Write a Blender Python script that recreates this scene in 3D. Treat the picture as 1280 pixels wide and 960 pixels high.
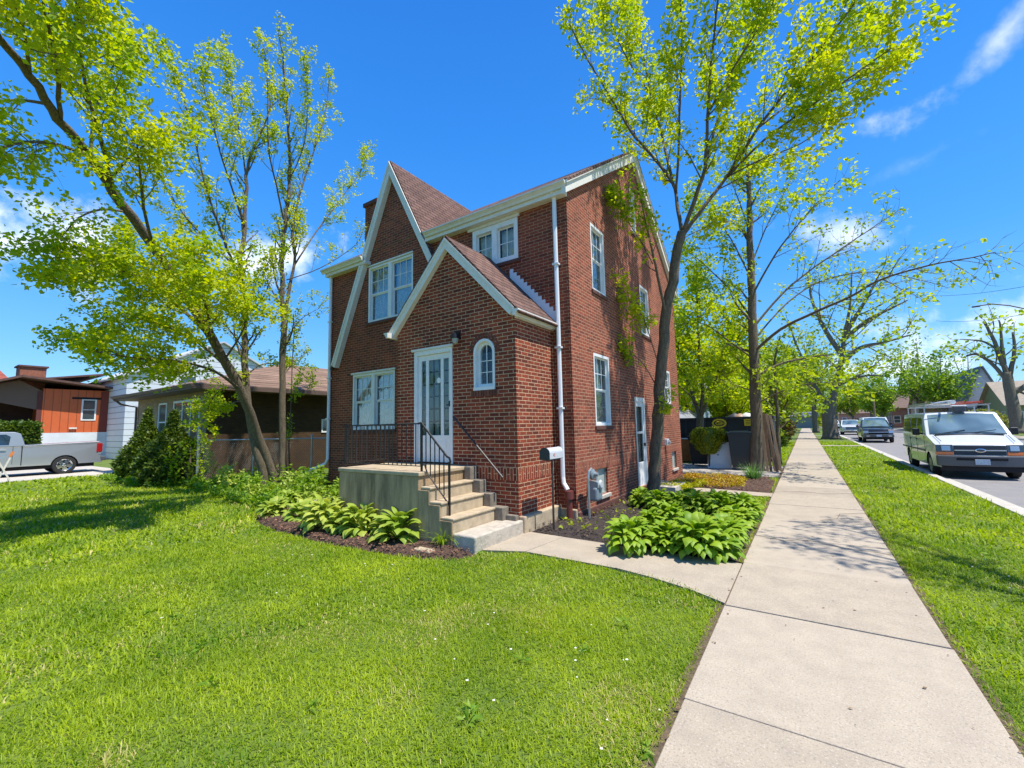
import bpy, math, random
import numpy as np
from mathutils import Vector, Matrix, noise
random.seed(7)
R = math.radians
S = bpy.context.scene
for o in list(bpy.data.objects): bpy.data.objects.remove(o)

# ------------------------------------------------------------------ camera
CAMH = 1.78
YAW, PITCH, ROLL, FPX = R(34.006), R(5.636), R(1.164), 539.08
_f = Vector((-math.sin(YAW)*math.cos(PITCH), math.cos(YAW)*math.cos(PITCH), math.sin(PITCH)))
_r = Vector((math.cos(YAW), math.sin(YAW), 0)); _u = _r.cross(_f)
CR = math.cos(ROLL)*_r - math.sin(ROLL)*_u
CU = math.sin(ROLL)*_r + math.cos(ROLL)*_u
cam = bpy.data.cameras.new('camera'); co = bpy.data.objects.new('camera', cam); S.collection.objects.link(co)
cam.sensor_width = 36; cam.lens = FPX/1280*36; cam.clip_end = 3000; cam.clip_start = .05
M = Matrix((CR, CU, -_f)).transposed().to_4x4(); M.translation = (0, 0, CAMH); co.matrix_world = M
S.camera = co
def inv(px, py, ax, val):
    w = CR*((px-640)/FPX) - CU*((py-480)/FPX) + _f
    t = (val-(0, 0, CAMH)[ax])/w[ax]
    return Vector((0, 0, CAMH)) + w*t
def atx(px, py, v): return inv(px, py, 0, v)
def aty(px, py, v): return inv(px, py, 1, v)
def gnd(px, py, v=0.): return inv(px, py, 2, v)
def pixdir(px, py): return (CR*((px-640)/FPX) - CU*((py-480)/FPX) + _f).normalized()

# ------------------------------------------------------------------ world, sun, exposure
SUN_AZ, SUN_EL = R(2), R(66)          # azimuth measured from +X towards +Y
S.view_settings.view_transform = 'Standard'; S.view_settings.look = 'None'
S.view_settings.exposure = .62; S.view_settings.gamma = 1; S.view_settings.use_curve_mapping = False
W = bpy.data.worlds.new('World'); S.world = W; W.use_nodes = True
nt = W.node_tree; nt.nodes.clear(); N = nt.nodes.new; LK = nt.links.new
wo = N('ShaderNodeOutputWorld'); bg = N('ShaderNodeBackground'); sky = N('ShaderNodeTexSky')
sky.sky_type = 'NISHITA'; sky.sun_disc = False; sky.sun_elevation = SUN_EL; sky.sun_rotation = math.pi/2-SUN_AZ
sky.air_density = 1.0; sky.dust_density = .0; sky.ozone_density = 2.0; sky.altitude = 200
hs = N('ShaderNodeHueSaturation'); hs.inputs['Saturation'].default_value = 1.25; hs.inputs['Value'].default_value = 1.2
LK(sky.outputs[0], hs.inputs['Color'])
tc = N('ShaderNodeTexCoord')
sz = N('ShaderNodeSeparateXYZ'); LK(tc.outputs['Generated'], sz.inputs[0]); cr = N('ShaderNodeValToRGB'); LK(sz.outputs['Z'], cr.inputs[0]); el = cr.color_ramp.elements
el[0].position = 0; el[0].color = (1.3/6, 2.9/6, 4.6/6, 1); el[1].position = .85; el[1].color = (.05/6, .75/6, 3.2/6, 1)
for p_, c_ in ((.12, (.72, 2.4, 4.9)), (.3, (.26, 1.75, 4.7)), (.55, (.12, 1.25, 4.2))):
    e_ = el.new(p_); e_.color = (c_[0]/6, c_[1]/6, c_[2]/6, 1)
sc6 = N('ShaderNodeVectorMath'); sc6.operation = 'SCALE'; sc6.inputs['Scale'].default_value = 6.0; LK(cr.outputs[0], sc6.inputs[0])
blend = N('ShaderNodeMix'); blend.data_type = 'RGBA'; blend.inputs['Factor'].default_value = .8; LK(hs.outputs[0], blend.inputs['A']); LK(sc6.outputs[0], blend.inputs['B'])
nz = N('ShaderNodeTexNoise'); nz.inputs['Scale'].default_value = 9; nz.inputs['Detail'].default_value = 9; nz.inputs['Roughness'].default_value = .62
LK(tc.outputs['Generated'], nz.inputs['Vector'])
def vmath(op, a, b=None):
    n = N('ShaderNodeVectorMath'); n.operation = op
    for i, q in enumerate((a, b)):
        if q is None: continue
        if isinstance(q, (tuple, list, Vector)): n.inputs[i].default_value = q
        else: LK(q, n.inputs[i])
    return n
def fmath(op, a, b=None, c=None):
    n = N('ShaderNodeMath'); n.operation = op
    for i, q in enumerate((a, b, c)):
        if q is None: continue
        if isinstance(q, (int, float)): n.inputs[i].default_value = q
        else: LK(q, n.inputs[i])
    return n.outputs[0]
tot = None
# (pixel centre, half width, half height, tilt, density)
for cx, cy, hw, hh, tilt, dn in ((30, 303, 100, 44, 12, 1.), (345, 322, 100, 34, -5, 1.), (1092, 151, 50, 15, -9, .75), (1266, 30, 34, 13, -48, .62),
                           (1150, 200, 70, 12, -25, .4), (1262, 405, 80, 30, -6, .95), (1235, 375, 70, 10, 0, .4), (1090, 462, 110, 22, -4, .9), (1035, 285, 60, 24, 8, .8)):
    d = pixdir(cx, cy); t = pixdir(cx+10, cy+10*math.tan(R(tilt)))-d; t = (t-d*t.dot(d)).normalized(); b = d.cross(t)
    a = fmath('MULTIPLY', vmath('DOT_PRODUCT', tc.outputs['Generated'], t).outputs['Value'], FPX/hw*.8)
    c = fmath('MULTIPLY', vmath('DOT_PRODUCT', tc.outputs['Generated'], b).outputs['Value'], FPX/hh*.8)
    fr = fmath('GREATER_THAN', vmath('DOT_PRODUCT', tc.outputs['Generated'], d).outputs['Value'], 0.)
    r2 = fmath('ADD', fmath('MULTIPLY', a, a), fmath('MULTIPLY', c, c))
    g = fmath('MULTIPLY', fmath('SUBTRACT', 1., fmath('SQRT', r2)), fr)
    g = fmath('ADD', g, fmath('MULTIPLY', fmath('SUBTRACT', nz.outputs['Fac'], .53), 3.2))
    g = fmath('MULTIPLY', fmath('MULTIPLY', g, fmath('LESS_THAN', r2, 6.)), dn)
    g = fmath('MULTIPLY', g, fr)
    s = N('ShaderNodeMapRange'); s.interpolation_type = 'SMOOTHSTEP'; s.inputs['From Min'].default_value = .15; s.inputs['From Max'].default_value = 1.15
    LK(g, s.inputs['Value']); s.inputs['To Max'].default_value = dn
    edge = N('ShaderNodeMapRange'); edge.interpolation_type = 'SMOOTHSTEP'; edge.inputs['From Min'].default_value = 2.4; edge.inputs['From Max'].default_value = .8
    LK(r2, edge.inputs['Value'])
    q = fmath('MULTIPLY', s.outputs[0], edge.outputs[0])
    tot = q if tot is None else fmath('MAXIMUM', tot, q)
mx = N('ShaderNodeMix'); mx.data_type = 'RGBA'; LK(tot, mx.inputs['Factor']); LK(blend.outputs['Result'], mx.inputs['A']); mx.inputs['B'].default_value = (6.2, 6.5, 6.9, 1)
LK(mx.outputs['Result'], bg.inputs['Color']); bg.inputs['Strength'].default_value = .15; LK(bg.outputs[0], wo.inputs[0])
sl = bpy.data.lights.new('sun', 'SUN'); sl.energy = 4.4; sl.angle = R(.53); sl.color = (1, .955, .88)
so = bpy.data.objects.new('sun', sl); S.collection.objects.link(so)
sd = Vector((math.cos(SUN_EL)*math.cos(SUN_AZ), math.cos(SUN_EL)*math.sin(SUN_AZ), math.sin(SUN_EL)))
so.rotation_euler = (-sd).to_track_quat('-Z', 'Y').to_euler()

# ------------------------------------------------------------------ materials
MATS = {}
OFF = {}
def mat(name, col, rough=.6, metal=0., spec=.5, var=0., vscale=3., bump=0., bscale=60., col2=None, det=5, island=0., streak=None, coat=0.):
    if name in MATS: return MATS[name]
    m = bpy.data.materials.new(name); m.use_nodes = True; t = m.node_tree; b = t.nodes['Principled BSDF']
    b.inputs['Roughness'].default_value = rough; b.inputs['Metallic'].default_value = metal
    b.inputs['Specular IOR Level'].default_value = spec; b.inputs['Coat Weight'].default_value = coat; b.inputs['Coat Roughness'].default_value = .05
    c = (*col, 1); b.inputs['Base Color'].default_value = c
    last = None
    tcn = t.nodes.new('ShaderNodeTexCoord'); geo = t.nodes.new('ShaderNodeNewGeometry')
    if var or col2:
        n = t.nodes.new('ShaderNodeTexNoise'); n.inputs['Scale'].default_value = vscale; n.inputs['Detail'].default_value = det; n.inputs['Roughness'].default_value = .65
        if streak:
            mp = t.nodes.new('ShaderNodeMapping'); mp.inputs['Scale'].default_value = streak; t.links.new(geo.outputs['Position'], mp.inputs[0]); t.links.new(mp.outputs[0], n.inputs['Vector'])
        else: t.links.new(geo.outputs['Position'], n.inputs['Vector'])
        mr = t.nodes.new('ShaderNodeMapRange'); mr.inputs['From Min'].default_value = .32; mr.inputs['From Max'].default_value = .68
        t.links.new(n.outputs['Fac'], mr.inputs['Value'])
        k = t.nodes.new('ShaderNodeMix'); k.data_type = 'RGBA'; t.links.new(mr.outputs[0], k.inputs['Factor'])
        c2 = col2 if col2 else tuple(min(1, q*(1-var)) for q in col); c1 = col if col2 else tuple(min(1, q*(1+var)) for q in col)
        k.inputs['A'].default_value = (*c1, 1); k.inputs['B'].default_value = (*c2, 1); last = k.outputs['Result']
    if island:
        h = t.nodes.new('ShaderNodeHueSaturation'); mr = t.nodes.new('ShaderNodeMapRange'); mr.inputs['To Min'].default_value = 1-island; mr.inputs['To Max'].default_value = 1+island
        t.links.new(geo.outputs['Random Per Island'], mr.inputs['Value']); t.links.new(mr.outputs[0], h.inputs['Value'])
        if last: t.links.new(last, h.inputs['Color'])
        else: h.inputs['Color'].default_value = c
        last = h.outputs[0]
    if last: t.links.new(last, b.inputs['Base Color'])
    if bump:
        n = t.nodes.new('ShaderNodeTexNoise'); n.inputs['Scale'].default_value = bscale; n.inputs['Detail'].default_value = 6; t.links.new(geo.outputs['Position'], n.inputs['Vector'])
        bp = t.nodes.new('ShaderNodeBump'); bp.inputs['Strength'].default_value = min(1, bump); bp.inputs['Distance'].default_value = .02; t.links.new(n.outputs['Fac'], bp.inputs['Height']); t.links.new(bp.outputs[0], b.inputs['Normal'])
    MATS[name] = m; return m
def leafmat(name, c1, c2, trans=.45, vs=1.2, rough=.5):
    m = bpy.data.materials.new(name); m.use_nodes = True; t = m.node_tree; t.nodes.clear(); n = t.nodes.new; l = t.links.new
    out = n('ShaderNodeOutputMaterial'); geo = n('ShaderNodeNewGeometry')
    ns = n('ShaderNodeTexNoise'); ns.inputs['Scale'].default_value = vs; ns.inputs['Detail'].default_value = 3; l(geo.outputs['Position'], ns.inputs['Vector'])
    ad = n('ShaderNodeMath'); ad.operation = 'MULTIPLY_ADD'; ad.inputs[1].default_value = .55; l(geo.outputs['Random Per Island'], ad.inputs[0])
    sb = n('ShaderNodeMath'); sb.operation = 'MULTIPLY_ADD'; sb.inputs[1].default_value = 1.6; sb.inputs[2].default_value = -.55; l(ns.outputs['Fac'], sb.inputs[0]); l(sb.outputs[0], ad.inputs[2])
    mxx = n('ShaderNodeMix'); mxx.data_type = 'RGBA'; mxx.clamp_factor = True; l(ad.outputs[0], mxx.inputs['Factor']); mxx.inputs['A'].default_value = (*c1, 1); mxx.inputs['B'].default_value = (*c2, 1)
    p = n('ShaderNodeBsdfPrincipled'); p.inputs['Roughness'].default_value = rough; p.inputs['Specular IOR Level'].default_value = .35; l(mxx.outputs['Result'], p.inputs['Base Color'])
    tr = n('ShaderNodeBsdfTranslucent'); br = n('ShaderNodeHueSaturation'); br.inputs['Saturation'].default_value = 1.1; br.inputs['Value'].default_value = 1.5; l(mxx.outputs['Result'], br.inputs['Color']); l(br.outputs[0], tr.inputs['Color'])
    ms = n('ShaderNodeMixShader'); ms.inputs[0].default_value = trans; l(p.outputs[0], ms.inputs[1]); l(tr.outputs[0], ms.inputs[2]); l(ms.outputs[0], out.inputs[0])
    MATS[name] = m; return m
def brickmat(name, ca, cb, mort, patch=0., band=None, msize=.0055, bw=.213, rh=.0677, sunpatch_col=(.42, .24, .17), bumpd=.012, edark=.5):
    m = bpy.data.materials.new(name); m.use_nodes = True; t = m.node_tree; n = t.nodes.new; l = t.links.new; b = t.nodes['Principled BSDF']
    geo = n('ShaderNodeNewGeometry'); sx = n('ShaderNodeSeparateXYZ'); l(geo.outputs['Position'], sx.inputs[0]); sn = n('ShaderNodeSeparateXYZ'); l(geo.outputs['True Normal'], sn.inputs[0])
    def mth(op, a, bb=None, c=None):
        q = n('ShaderNodeMath'); q.operation = op
        for i, z in enumerate((a, bb, c)):
            if z is None: continue
            if isinstance(z, (int, float)): q.inputs[i].default_value = z
            else: l(z, q.inputs[i])
        return q.outputs[0]
    isx = mth('GREATER_THAN', mth('ABSOLUTE', sn.outputs['X']), .5)
    u = mth('ADD', mth('MULTIPLY', sx.outputs['Y'], isx), mth('MULTIPLY', sx.outputs['X'], mth('SUBTRACT', 1., isx)))
    v = sx.outputs['Z']
    wn = n('ShaderNodeTexNoise'); wn.inputs['Scale'].default_value = 25; l(geo.outputs['Position'], wn.inputs['Vector'])
    jit = mth('MULTIPLY', mth('SUBTRACT', wn.outputs['Fac'], .5), .006)
    u = mth('ADD', u, jit); v = mth('ADD', v, jit)
    if band:
        inb = mth('MULTIPLY', mth('GREATER_THAN', sx.outputs['Z'], band[0]), mth('LESS_THAN', sx.outputs['Z'], band[1]))
        ninb = mth('SUBTRACT', 1., inb)
        u2 = mth('ADD', mth('MULTIPLY', u, ninb), mth('MULTIPLY', mth('SUBTRACT', v, band[0]-.005), inb)); v2 = mth('ADD', mth('MULTIPLY', v, ninb), mth('MULTIPLY', u, inb)); u, v = u2, v2
    cx = n('ShaderNodeCombineXYZ'); l(u, cx.inputs[0]); l(v, cx.inputs[1])
    bt = n('ShaderNodeTexBrick'); bt.inputs['Scale'].default_value = 1; bt.inputs['Brick Width'].default_value = bw; bt.inputs['Row Height'].default_value = rh
    bt.inputs['Mortar Size'].default_value = msize; bt.inputs['Mortar Smooth'].default_value = .25; bt.inputs['Bias'].default_value = -.1
    bt.inputs['Color1'].default_value = (*ca, 1); bt.inputs['Color2'].default_value = (*cb, 1); bt.inputs['Mortar'].default_value = (*mort, 1); l(cx.outputs[0], bt.inputs['Vector'])
    ns = n('ShaderNodeTexNoise'); ns.inputs['Scale'].default_value = 38; ns.inputs['Detail'].default_value = 6; l(geo.outputs['Position'], ns.inputs['Vector'])
    hv = n('ShaderNodeHueSaturation'); l(bt.outputs['Color'], hv.inputs['Color']); l(mth('MULTIPLY_ADD', ns.outputs['Fac'], 1.0, .5), hv.inputs['Value'])
    n2 = n('ShaderNodeTexNoise'); n2.inputs['Scale'].default_value = .9; n2.inputs['Detail'].default_value = 7; n2.inputs['Roughness'].default_value = .7; l(geo.outputs['Position'], n2.inputs['Vector'])
    h2 = n('ShaderNodeHueSaturation'); l(hv.outputs[0], h2.inputs['Color']); l(mth('MULTIPLY_ADD', n2.outputs['Fac'], 1.3, .36), h2.inputs['Value'])
    last = h2.outputs[0]
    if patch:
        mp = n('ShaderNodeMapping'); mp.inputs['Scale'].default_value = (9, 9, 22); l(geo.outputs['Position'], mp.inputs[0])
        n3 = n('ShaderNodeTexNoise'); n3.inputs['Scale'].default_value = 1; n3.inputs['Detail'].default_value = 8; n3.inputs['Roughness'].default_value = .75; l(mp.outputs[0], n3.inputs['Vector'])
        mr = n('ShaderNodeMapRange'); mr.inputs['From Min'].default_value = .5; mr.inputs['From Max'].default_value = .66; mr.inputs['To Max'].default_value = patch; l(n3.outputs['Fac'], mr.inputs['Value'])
        k = n('ShaderNodeMix'); k.data_type = 'RGBA'; l(mr.outputs[0], k.inputs['Factor']); l(last, k.inputs['A']); k.inputs['B'].default_value = (*sunpatch_col, 1); last = k.outputs['Result']
    l(last, b.inputs['Base Color']); b.inputs['Roughness'].default_value = .85; b.inputs['Specular IOR Level'].default_value = .25
    hh = mth('ADD', mth('MULTIPLY', bt.outputs['Fac'], -1.), mth('MULTIPLY', ns.outputs['Fac'], 1.1))
    bp = n('ShaderNodeBump'); bp.inputs['Distance'].default_value = bumpd; bp.inputs['Strength'].default_value = .9; l(hh, bp.inputs['Height']); l(bp.outputs[0], b.inputs['Normal'])
    MATS[name] = m; return m
def glassmat(name, tint=(.02, .025, .03), base=.12, alpha=.75):
    m = bpy.data.materials.new(name); m.use_nodes = True; t = m.node_tree; t.nodes.clear(); n = t.nodes.new; l = t.links.new
    out = n('ShaderNodeOutputMaterial'); tr = n('ShaderNodeBsdfTransparent'); tr.inputs[0].default_value = (.92, .95, .94, 1); df = n('ShaderNodeBsdfDiffuse'); df.inputs[0].default_value = (*tint, 1)
    m1 = n('ShaderNodeMixShader'); m1.inputs[0].default_value = 1-alpha; l(tr.outputs[0], m1.inputs[1]); l(df.outputs[0], m1.inputs[2])
    gl = n('ShaderNodeBsdfGlossy'); gl.inputs['Roughness'].default_value = .03; lw = n('ShaderNodeLayerWeight'); lw.inputs['Blend'].default_value = .25
    ns = n('ShaderNodeTexNoise'); ns.inputs['Scale'].default_value = 3.5; geo = n('ShaderNodeNewGeometry'); l(geo.outputs['Position'], ns.inputs['Vector']); bp = n('ShaderNodeBump'); bp.inputs['Distance'].default_value = .012; bp.inputs['Strength'].default_value = .35; l(ns.outputs['Fac'], bp.inputs['Height']); l(bp.outputs[0], gl.inputs['Normal'])
    ma = n('ShaderNodeMath'); ma.operation = 'MULTIPLY_ADD'; ma.inputs[1].default_value = .6; ma.inputs[2].default_value = base; l(lw.outputs['Fresnel'], ma.inputs[0])
    m2 = n('ShaderNodeMixShader'); l(ma.outputs[0], m2.inputs[0]); l(m1.outputs[0], m2.inputs[1]); l(gl.outputs[0], m2.inputs[2]); l(m2.outputs[0], out.inputs[0])
    MATS[name] = m; return m

white = mat('white_paint', (.78, .78, .75), .45, var=.06, vscale=8)
cream = mat('weathered_white_trim', (.80, .77, .70), .55, var=.1, vscale=14, col2=(.70, .66, .57), bump=.08)
brickA = brickmat('porch_brick', (.31, .060, .026), (.115, .027, .017), (.56, .36, .22), band=(.86, 1.07), msize=.0075)
brickB = brickmat('side_brick', (.33, .075, .038), (.14, .038, .024), (.50, .30, .19), patch=.5, sunpatch_col=(.48, .22, .13), band=(.86, 1.07), msize=.007)  # patches put grazing-sun highlights and some tone variation into the side brick colour
brickC = brickmat('front_brick', (.27, .060, .030), (.12, .032, .020), (.44, .25, .14), msize=.0065)
brickD = mat('brick_sill', (.12, .045, .03), .85, var=.3, vscale=20, bump=.5, bscale=40)
concrete = mat('concrete_steps', (.54, .42, .27), .85, col2=(.36, .28, .18), vscale=7, bump=.3, bscale=50)
concdark = mat('stained_concrete', (.52, .36, .20), .9, col2=(.17, .115, .06), vscale=3.4, bump=.4, bscale=40, det=10, streak=(1.6, 1.6, .3))
concslab = mat('pale_concrete', (.55, .50, .42), .85, col2=(.42, .38, .31), vscale=6, bump=.3)
def roofmat(name, ca, cb):
    m = brickmat(name, ca, cb, tuple(q*.22 for q in cb), msize=.010, bw=.30, rh=.12, bumpd=.02); return m
roofm = roofmat('brown_asphalt_shingle', (.20, .115, .09), (.135, .075, .06))
glass = glassmat('window_glass', base=.03, alpha=.93); dglass = glassmat('dark_glass', base=.02, alpha=.92)
curtm = mat('lace_curtain', (.82, .84, .74), .9, var=.22, vscale=9, det=4)
black = mat('black_iron', (.02, .018, .018), .45, metal=.3); brown_iron = mat('bronze_iron', (.045, .03, .025), .5)
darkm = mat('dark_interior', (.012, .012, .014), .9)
chrome = mat('chrome', (.75, .75, .75), .18, metal=1.)
rubber = mat('tyre_rubber', (.018, .018, .018), .8)
bark = mat('bark_brown', (.20, .155, .10), .95, col2=(.085, .066, .042), vscale=9, bump=1., bscale=28, streak=(3, 3, .7))
barkg = mat('bark_grey', (.22, .185, .14), .95, col2=(.10, .082, .06), vscale=8, bump=1., bscale=24, streak=(3, 3, .7))
twigm = mat('twig', (.16, .115, .08), .9)
leafY = leafmat('young_leaf', (.20, .34, .010), (.58, .58, .015), trans=.5)
leafL = leafmat('fresh_leaf', (.19, .33, .012), (.50, .54, .02), trans=.5)
leafB = leafmat('far_leaf', (.17, .28, .02), (.40, .46, .04), trans=.4, vs=.6)
leafD = leafmat('mid_green_leaf', (.10, .24, .015), (.32, .42, .03), trans=.35, vs=.5)
leafG = leafmat('lemon_leaf', (.30, .33, .01), (.52, .50, .015), trans=.42)
hostaG = leafmat('hosta_leaf', (.13, .27, .012), (.34, .46, .03), trans=.3, rough=.5)
hostaV = leafmat('pale_hosta_leaf', (.18, .31, .02), (.50, .54, .09), trans=.3, rough=.5)
conif = leafmat('conifer_leaf', (.035, .085, .01), (.16, .21, .015), trans=.2)
hedgem = leafmat('hedge_leaf', (.03, .08, .008), (.13, .19, .012), trans=.25)
grassm = leafmat('grass_blade', (.085, .20, .004), (.44, .52, .016), trans=.42, vs=.9, rough=.55)
burg = leafmat('burgundy_leaf', (.09, .025, .015), (.11, .14, .02), trans=.3)
mulchm = mat('mulch', (.11, .058, .036), .95, col2=(.045, .026, .018), vscale=18, bump=1., bscale=45, det=9)
soilm = mat('dark_mulch_soil', (.06, .043, .034), .95, col2=(.022, .016, .013), vscale=14, bump=1., bscale=40, det=9)

# ------------------------------------------------------------------ mesh builder
class MB:
    def __init__(s): s.v = []; s.f = []; s.m = []; s.mats = []
    def mi(s, m):
        if m not in s.mats: s.mats.append(m)
        return s.mats.index(m)
    def add(s, vs, fs, m):
        k = len(s.v); s.v += [tuple(q) for q in vs]; i = s.mi(m)
        for f in fs: s.f.append(tuple(k+j for j in f)); s.m.append(i)
        return s
    def box(s, x0, x1, y0, y1, z0, z1, m):
        if x0 > x1: x0, x1 = x1, x0
        if y0 > y1: y0, y1 = y1, y0
        v = [(x, y, z) for z in (z0, z1) for y in (y0, y1) for x in (x0, x1)]
        return s.add(v, [(0, 2, 3, 1), (4, 5, 7, 6), (0, 1, 5, 4), (2, 6, 7, 3), (0, 4, 6, 2), (1, 3, 7, 5)], m)
    def beam(s, p, q, w, h, m, up=(0, 0, 1)):
        p, q = Vector(p), Vector(q); d = (q-p).normalized(); a = d.cross(Vector(up))
        if a.length < 1e-4: a = d.cross(Vector((0, 1, 0)))
        a.normalize(); b = a.cross(d); a = a*(w/2); b = b*(h/2)
        v = [c+i*a+j*b for c in (p, q) for i, j in ((-1, -1), (1, -1), (1, 1), (-1, 1))]
        return s.add(v, [(0, 1, 2, 3), (7, 6, 5, 4), (0, 4, 5, 1), (1, 5, 6, 2), (2, 6, 7, 3), (3, 7, 4, 0)], m)
    def tube(s, pts, rad, n, m, cap=True):
        pts = [Vector(p) for p in pts]
        if not hasattr(rad, '__len__'): rad = [rad]*len(pts)
        vs = []; fs = []; a = None
        for i, p in enumerate(pts):
            d = (pts[min(i+1, len(pts)-1)]-pts[max(i-1, 0)]).normalized()
            if a is None:
                a = d.orthogonal().normalized()
            else:
                a = a-d*a.dot(d); a = a.normalized() if a.length > 1e-6 else d.orthogonal().normalized()
            b = d.cross(a)
            for k in range(n):
                t = 2*math.pi*k/n; vs.append(p+(a*math.cos(t)+b*math.sin(t))*rad[i])
        for i in range(len(pts)-1):
            for k in range(n): fs.append((i*n+k, i*n+(k+1) % n, (i+1)*n+(k+1) % n, (i+1)*n+k))
        if cap: fs.append(tuple(range(n))[::-1]); fs.append(tuple((len(pts)-1)*n+k for k in range(n)))
        return s.add(vs, fs, m)
    def prism(s, poly, f0, f1, m):
        a = [f0(*p) for p in poly]; b = [f1(*p) for p in poly]; n = len(poly)
        return s.add(a+b, [tuple(range(n)), tuple(range(2*n-1, n-1, -1))]+[(i, (i+1) % n, n+(i+1) % n, n+i) for i in range(n)], m)
    def lathe(s, prof, c, n, m, axis='z', cap=True):
        vs = []; fs = []
        for r_, z in prof:
            for k in range(n):
                t = 2*math.pi*k/n; x, y = r_*math.cos(t), r_*math.sin(t)
                vs.append({'z': (c[0]+x, c[1]+y, c[2]+z), 'y': (c[0]+x, c[1]+z, c[2]+y), 'x': (c[0]+z, c[1]+x, c[2]+y)}[axis])
        for i in range(len(prof)-1):
            for k in range(n): fs.append((i*n+k, i*n+(k+1) % n, (i+1)*n+(k+1) % n, (i+1)*n+k))
        if cap: fs.append(tuple(range(n))); fs.append(tuple((len(prof)-1)*n+k for k in range(n)))
        return s.add(vs, fs, m)
    def build(s, name, parent=None, smooth=False, bevel=0., seg=2):
        me = bpy.data.meshes.new(name); off = Vector((0, 0, 0))
        if parent is not None: off = OFF.get(parent.name, (0, 0, 0))
        me.from_pydata([(x-off[0], y-off[1], z-off[2]) for x, y, z in s.v], [], s.f)
        for m in s.mats: me.materials.append(m)
        me.polygons.foreach_set('material_index', s.m)
        if smooth: me.polygons.foreach_set('use_smooth', [True]*len(me.polygons))
        me.update()
        o = bpy.data.objects.new(name, me); S.collection.objects.link(o)
        if parent is not None:
            o.parent = parent; OFF[o.name] = tuple(off)
        if bevel:
            b = o.modifiers.new('bevel', 'BEVEL'); b.width = bevel; b.segments = seg; b.limit_method = 'ANGLE'; b.angle_limit = R(28)
        return o
def npmesh(name, V, F, m, parent=None, smooth=False):
    """V (n,3) array, F (m,k) faces of equal size"""
    me = bpy.data.meshes.new(name)
    if parent is not None: V = V-np.array(OFF.get(parent.name, (0, 0, 0)))
    n, k = F.shape
    me.vertices.add(len(V)); me.vertices.foreach_set('co', V.astype(np.float32).ravel())
    me.loops.add(n*k); me.loops.foreach_set('vertex_index', F.astype(np.int32).ravel())
    me.polygons.add(n); me.polygons.foreach_set('loop_start', np.arange(0, n*k, k, dtype=np.int32))
    if smooth: me.polygons.foreach_set('use_smooth', np.ones(n, dtype=bool))
    me.materials.append(m); me.update(calc_edges=True)
    o = bpy.data.objects.new(name, me); S.collection.objects.link(o)
    if parent is not None: o.parent = parent
    return o
def tag(o, label=None, cat=None, group=None, kind=None):
    if label: o['label'] = label
    if cat: o['category'] = cat
    if group: o['group'] = group
    if kind: o['kind'] = kind
    return o
def empty(name, loc, label=None, cat=None, group=None, rz=0.):
    """meshes built in world coordinates are shifted to loc; with rz the parts are local"""
    o = bpy.data.objects.new(name, None); S.collection.objects.link(o); o.location = loc; o.rotation_euler = (0, 0, rz); o.empty_display_size = .2
    OFF[o.name] = tuple(loc)
    return tag(o, label, cat, group)
def local(name, label=None, cat=None, group=None, loc=(0, 0, 0), rz=0.):
    o = bpy.data.objects.new(name, None); S.collection.objects.link(o); o.location = loc; o.rotation_euler = (0, 0, rz); o.empty_display_size = .2
    return tag(o, label, cat, group)
def copy_tree(o, parent=None, loc=None, rz=None, sc=None, label=None):
    c = o.copy(); S.collection.objects.link(c)
    if parent is not None: c.parent = parent
    if loc is not None: c.location = loc
    if rz is not None: c.rotation_euler = (0, 0, rz)
    if sc is not None: c.scale = (sc, sc, sc)
    if label: c['label'] = label
    for ch in list(o.children): copy_tree(ch, c)
    return c

# ================================================================== THE SETTING
def struct(o, kind='structure'): o['kind'] = kind; return o
lawn_base = mat('lawn_base', (.075, .125, .012), .95, col2=(.14, .19, .02), vscale=2.2, bump=.6, bscale=30, det=9)
g = MB(); g.add([(-1500, -1500, -.14), (1500, -1500, -.14), (1500, 1500, -.14), (-1500, 1500, -.14)], [(0, 1, 2, 3)], mat('far_ground', (.07, .12, .02), .95, var=.3, vscale=.3))
struct(g.build('ground'))
g = MB()
g.box(-90, -.84, -14, 140, -.13, -.03, lawn_base); g.box(.84, 3.12, -14, 140, -.13, -.03, lawn_base); g.box(14.5, 60, -14, 200, -.13, -.02, lawn_base)
struct(g.build('lawn'))
asphalt = mat('asphalt', (.27, .25, .235), .9, col2=(.21, .195, .185), vscale=1.3, bump=.5, bscale=90, det=9)
g = MB(); g.box(3.5, 14.2, -14, 200, -.139, -.12, asphalt); struct(g.build('road'))
g = MB()
for k in range(70):
    y0 = -14+k*3.0; g.box(3.12, 3.32, y0+.01, y0+2.99, -.139, .0, concslab); g.box(3.325, 3.62, y0+.01, y0+2.99, -.139, -.112, concslab); g.box(14.2, 14.4, y0+.01, y0+2.99, -.139, .0, concslab)
struct(g.build('kerb', bevel=.02))
walkm = mat('sidewalk_concrete', (.44, .365, .265), .9, col2=(.35, .29, .215), vscale=3.2, bump=.25, bscale=120, det=10)
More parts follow.
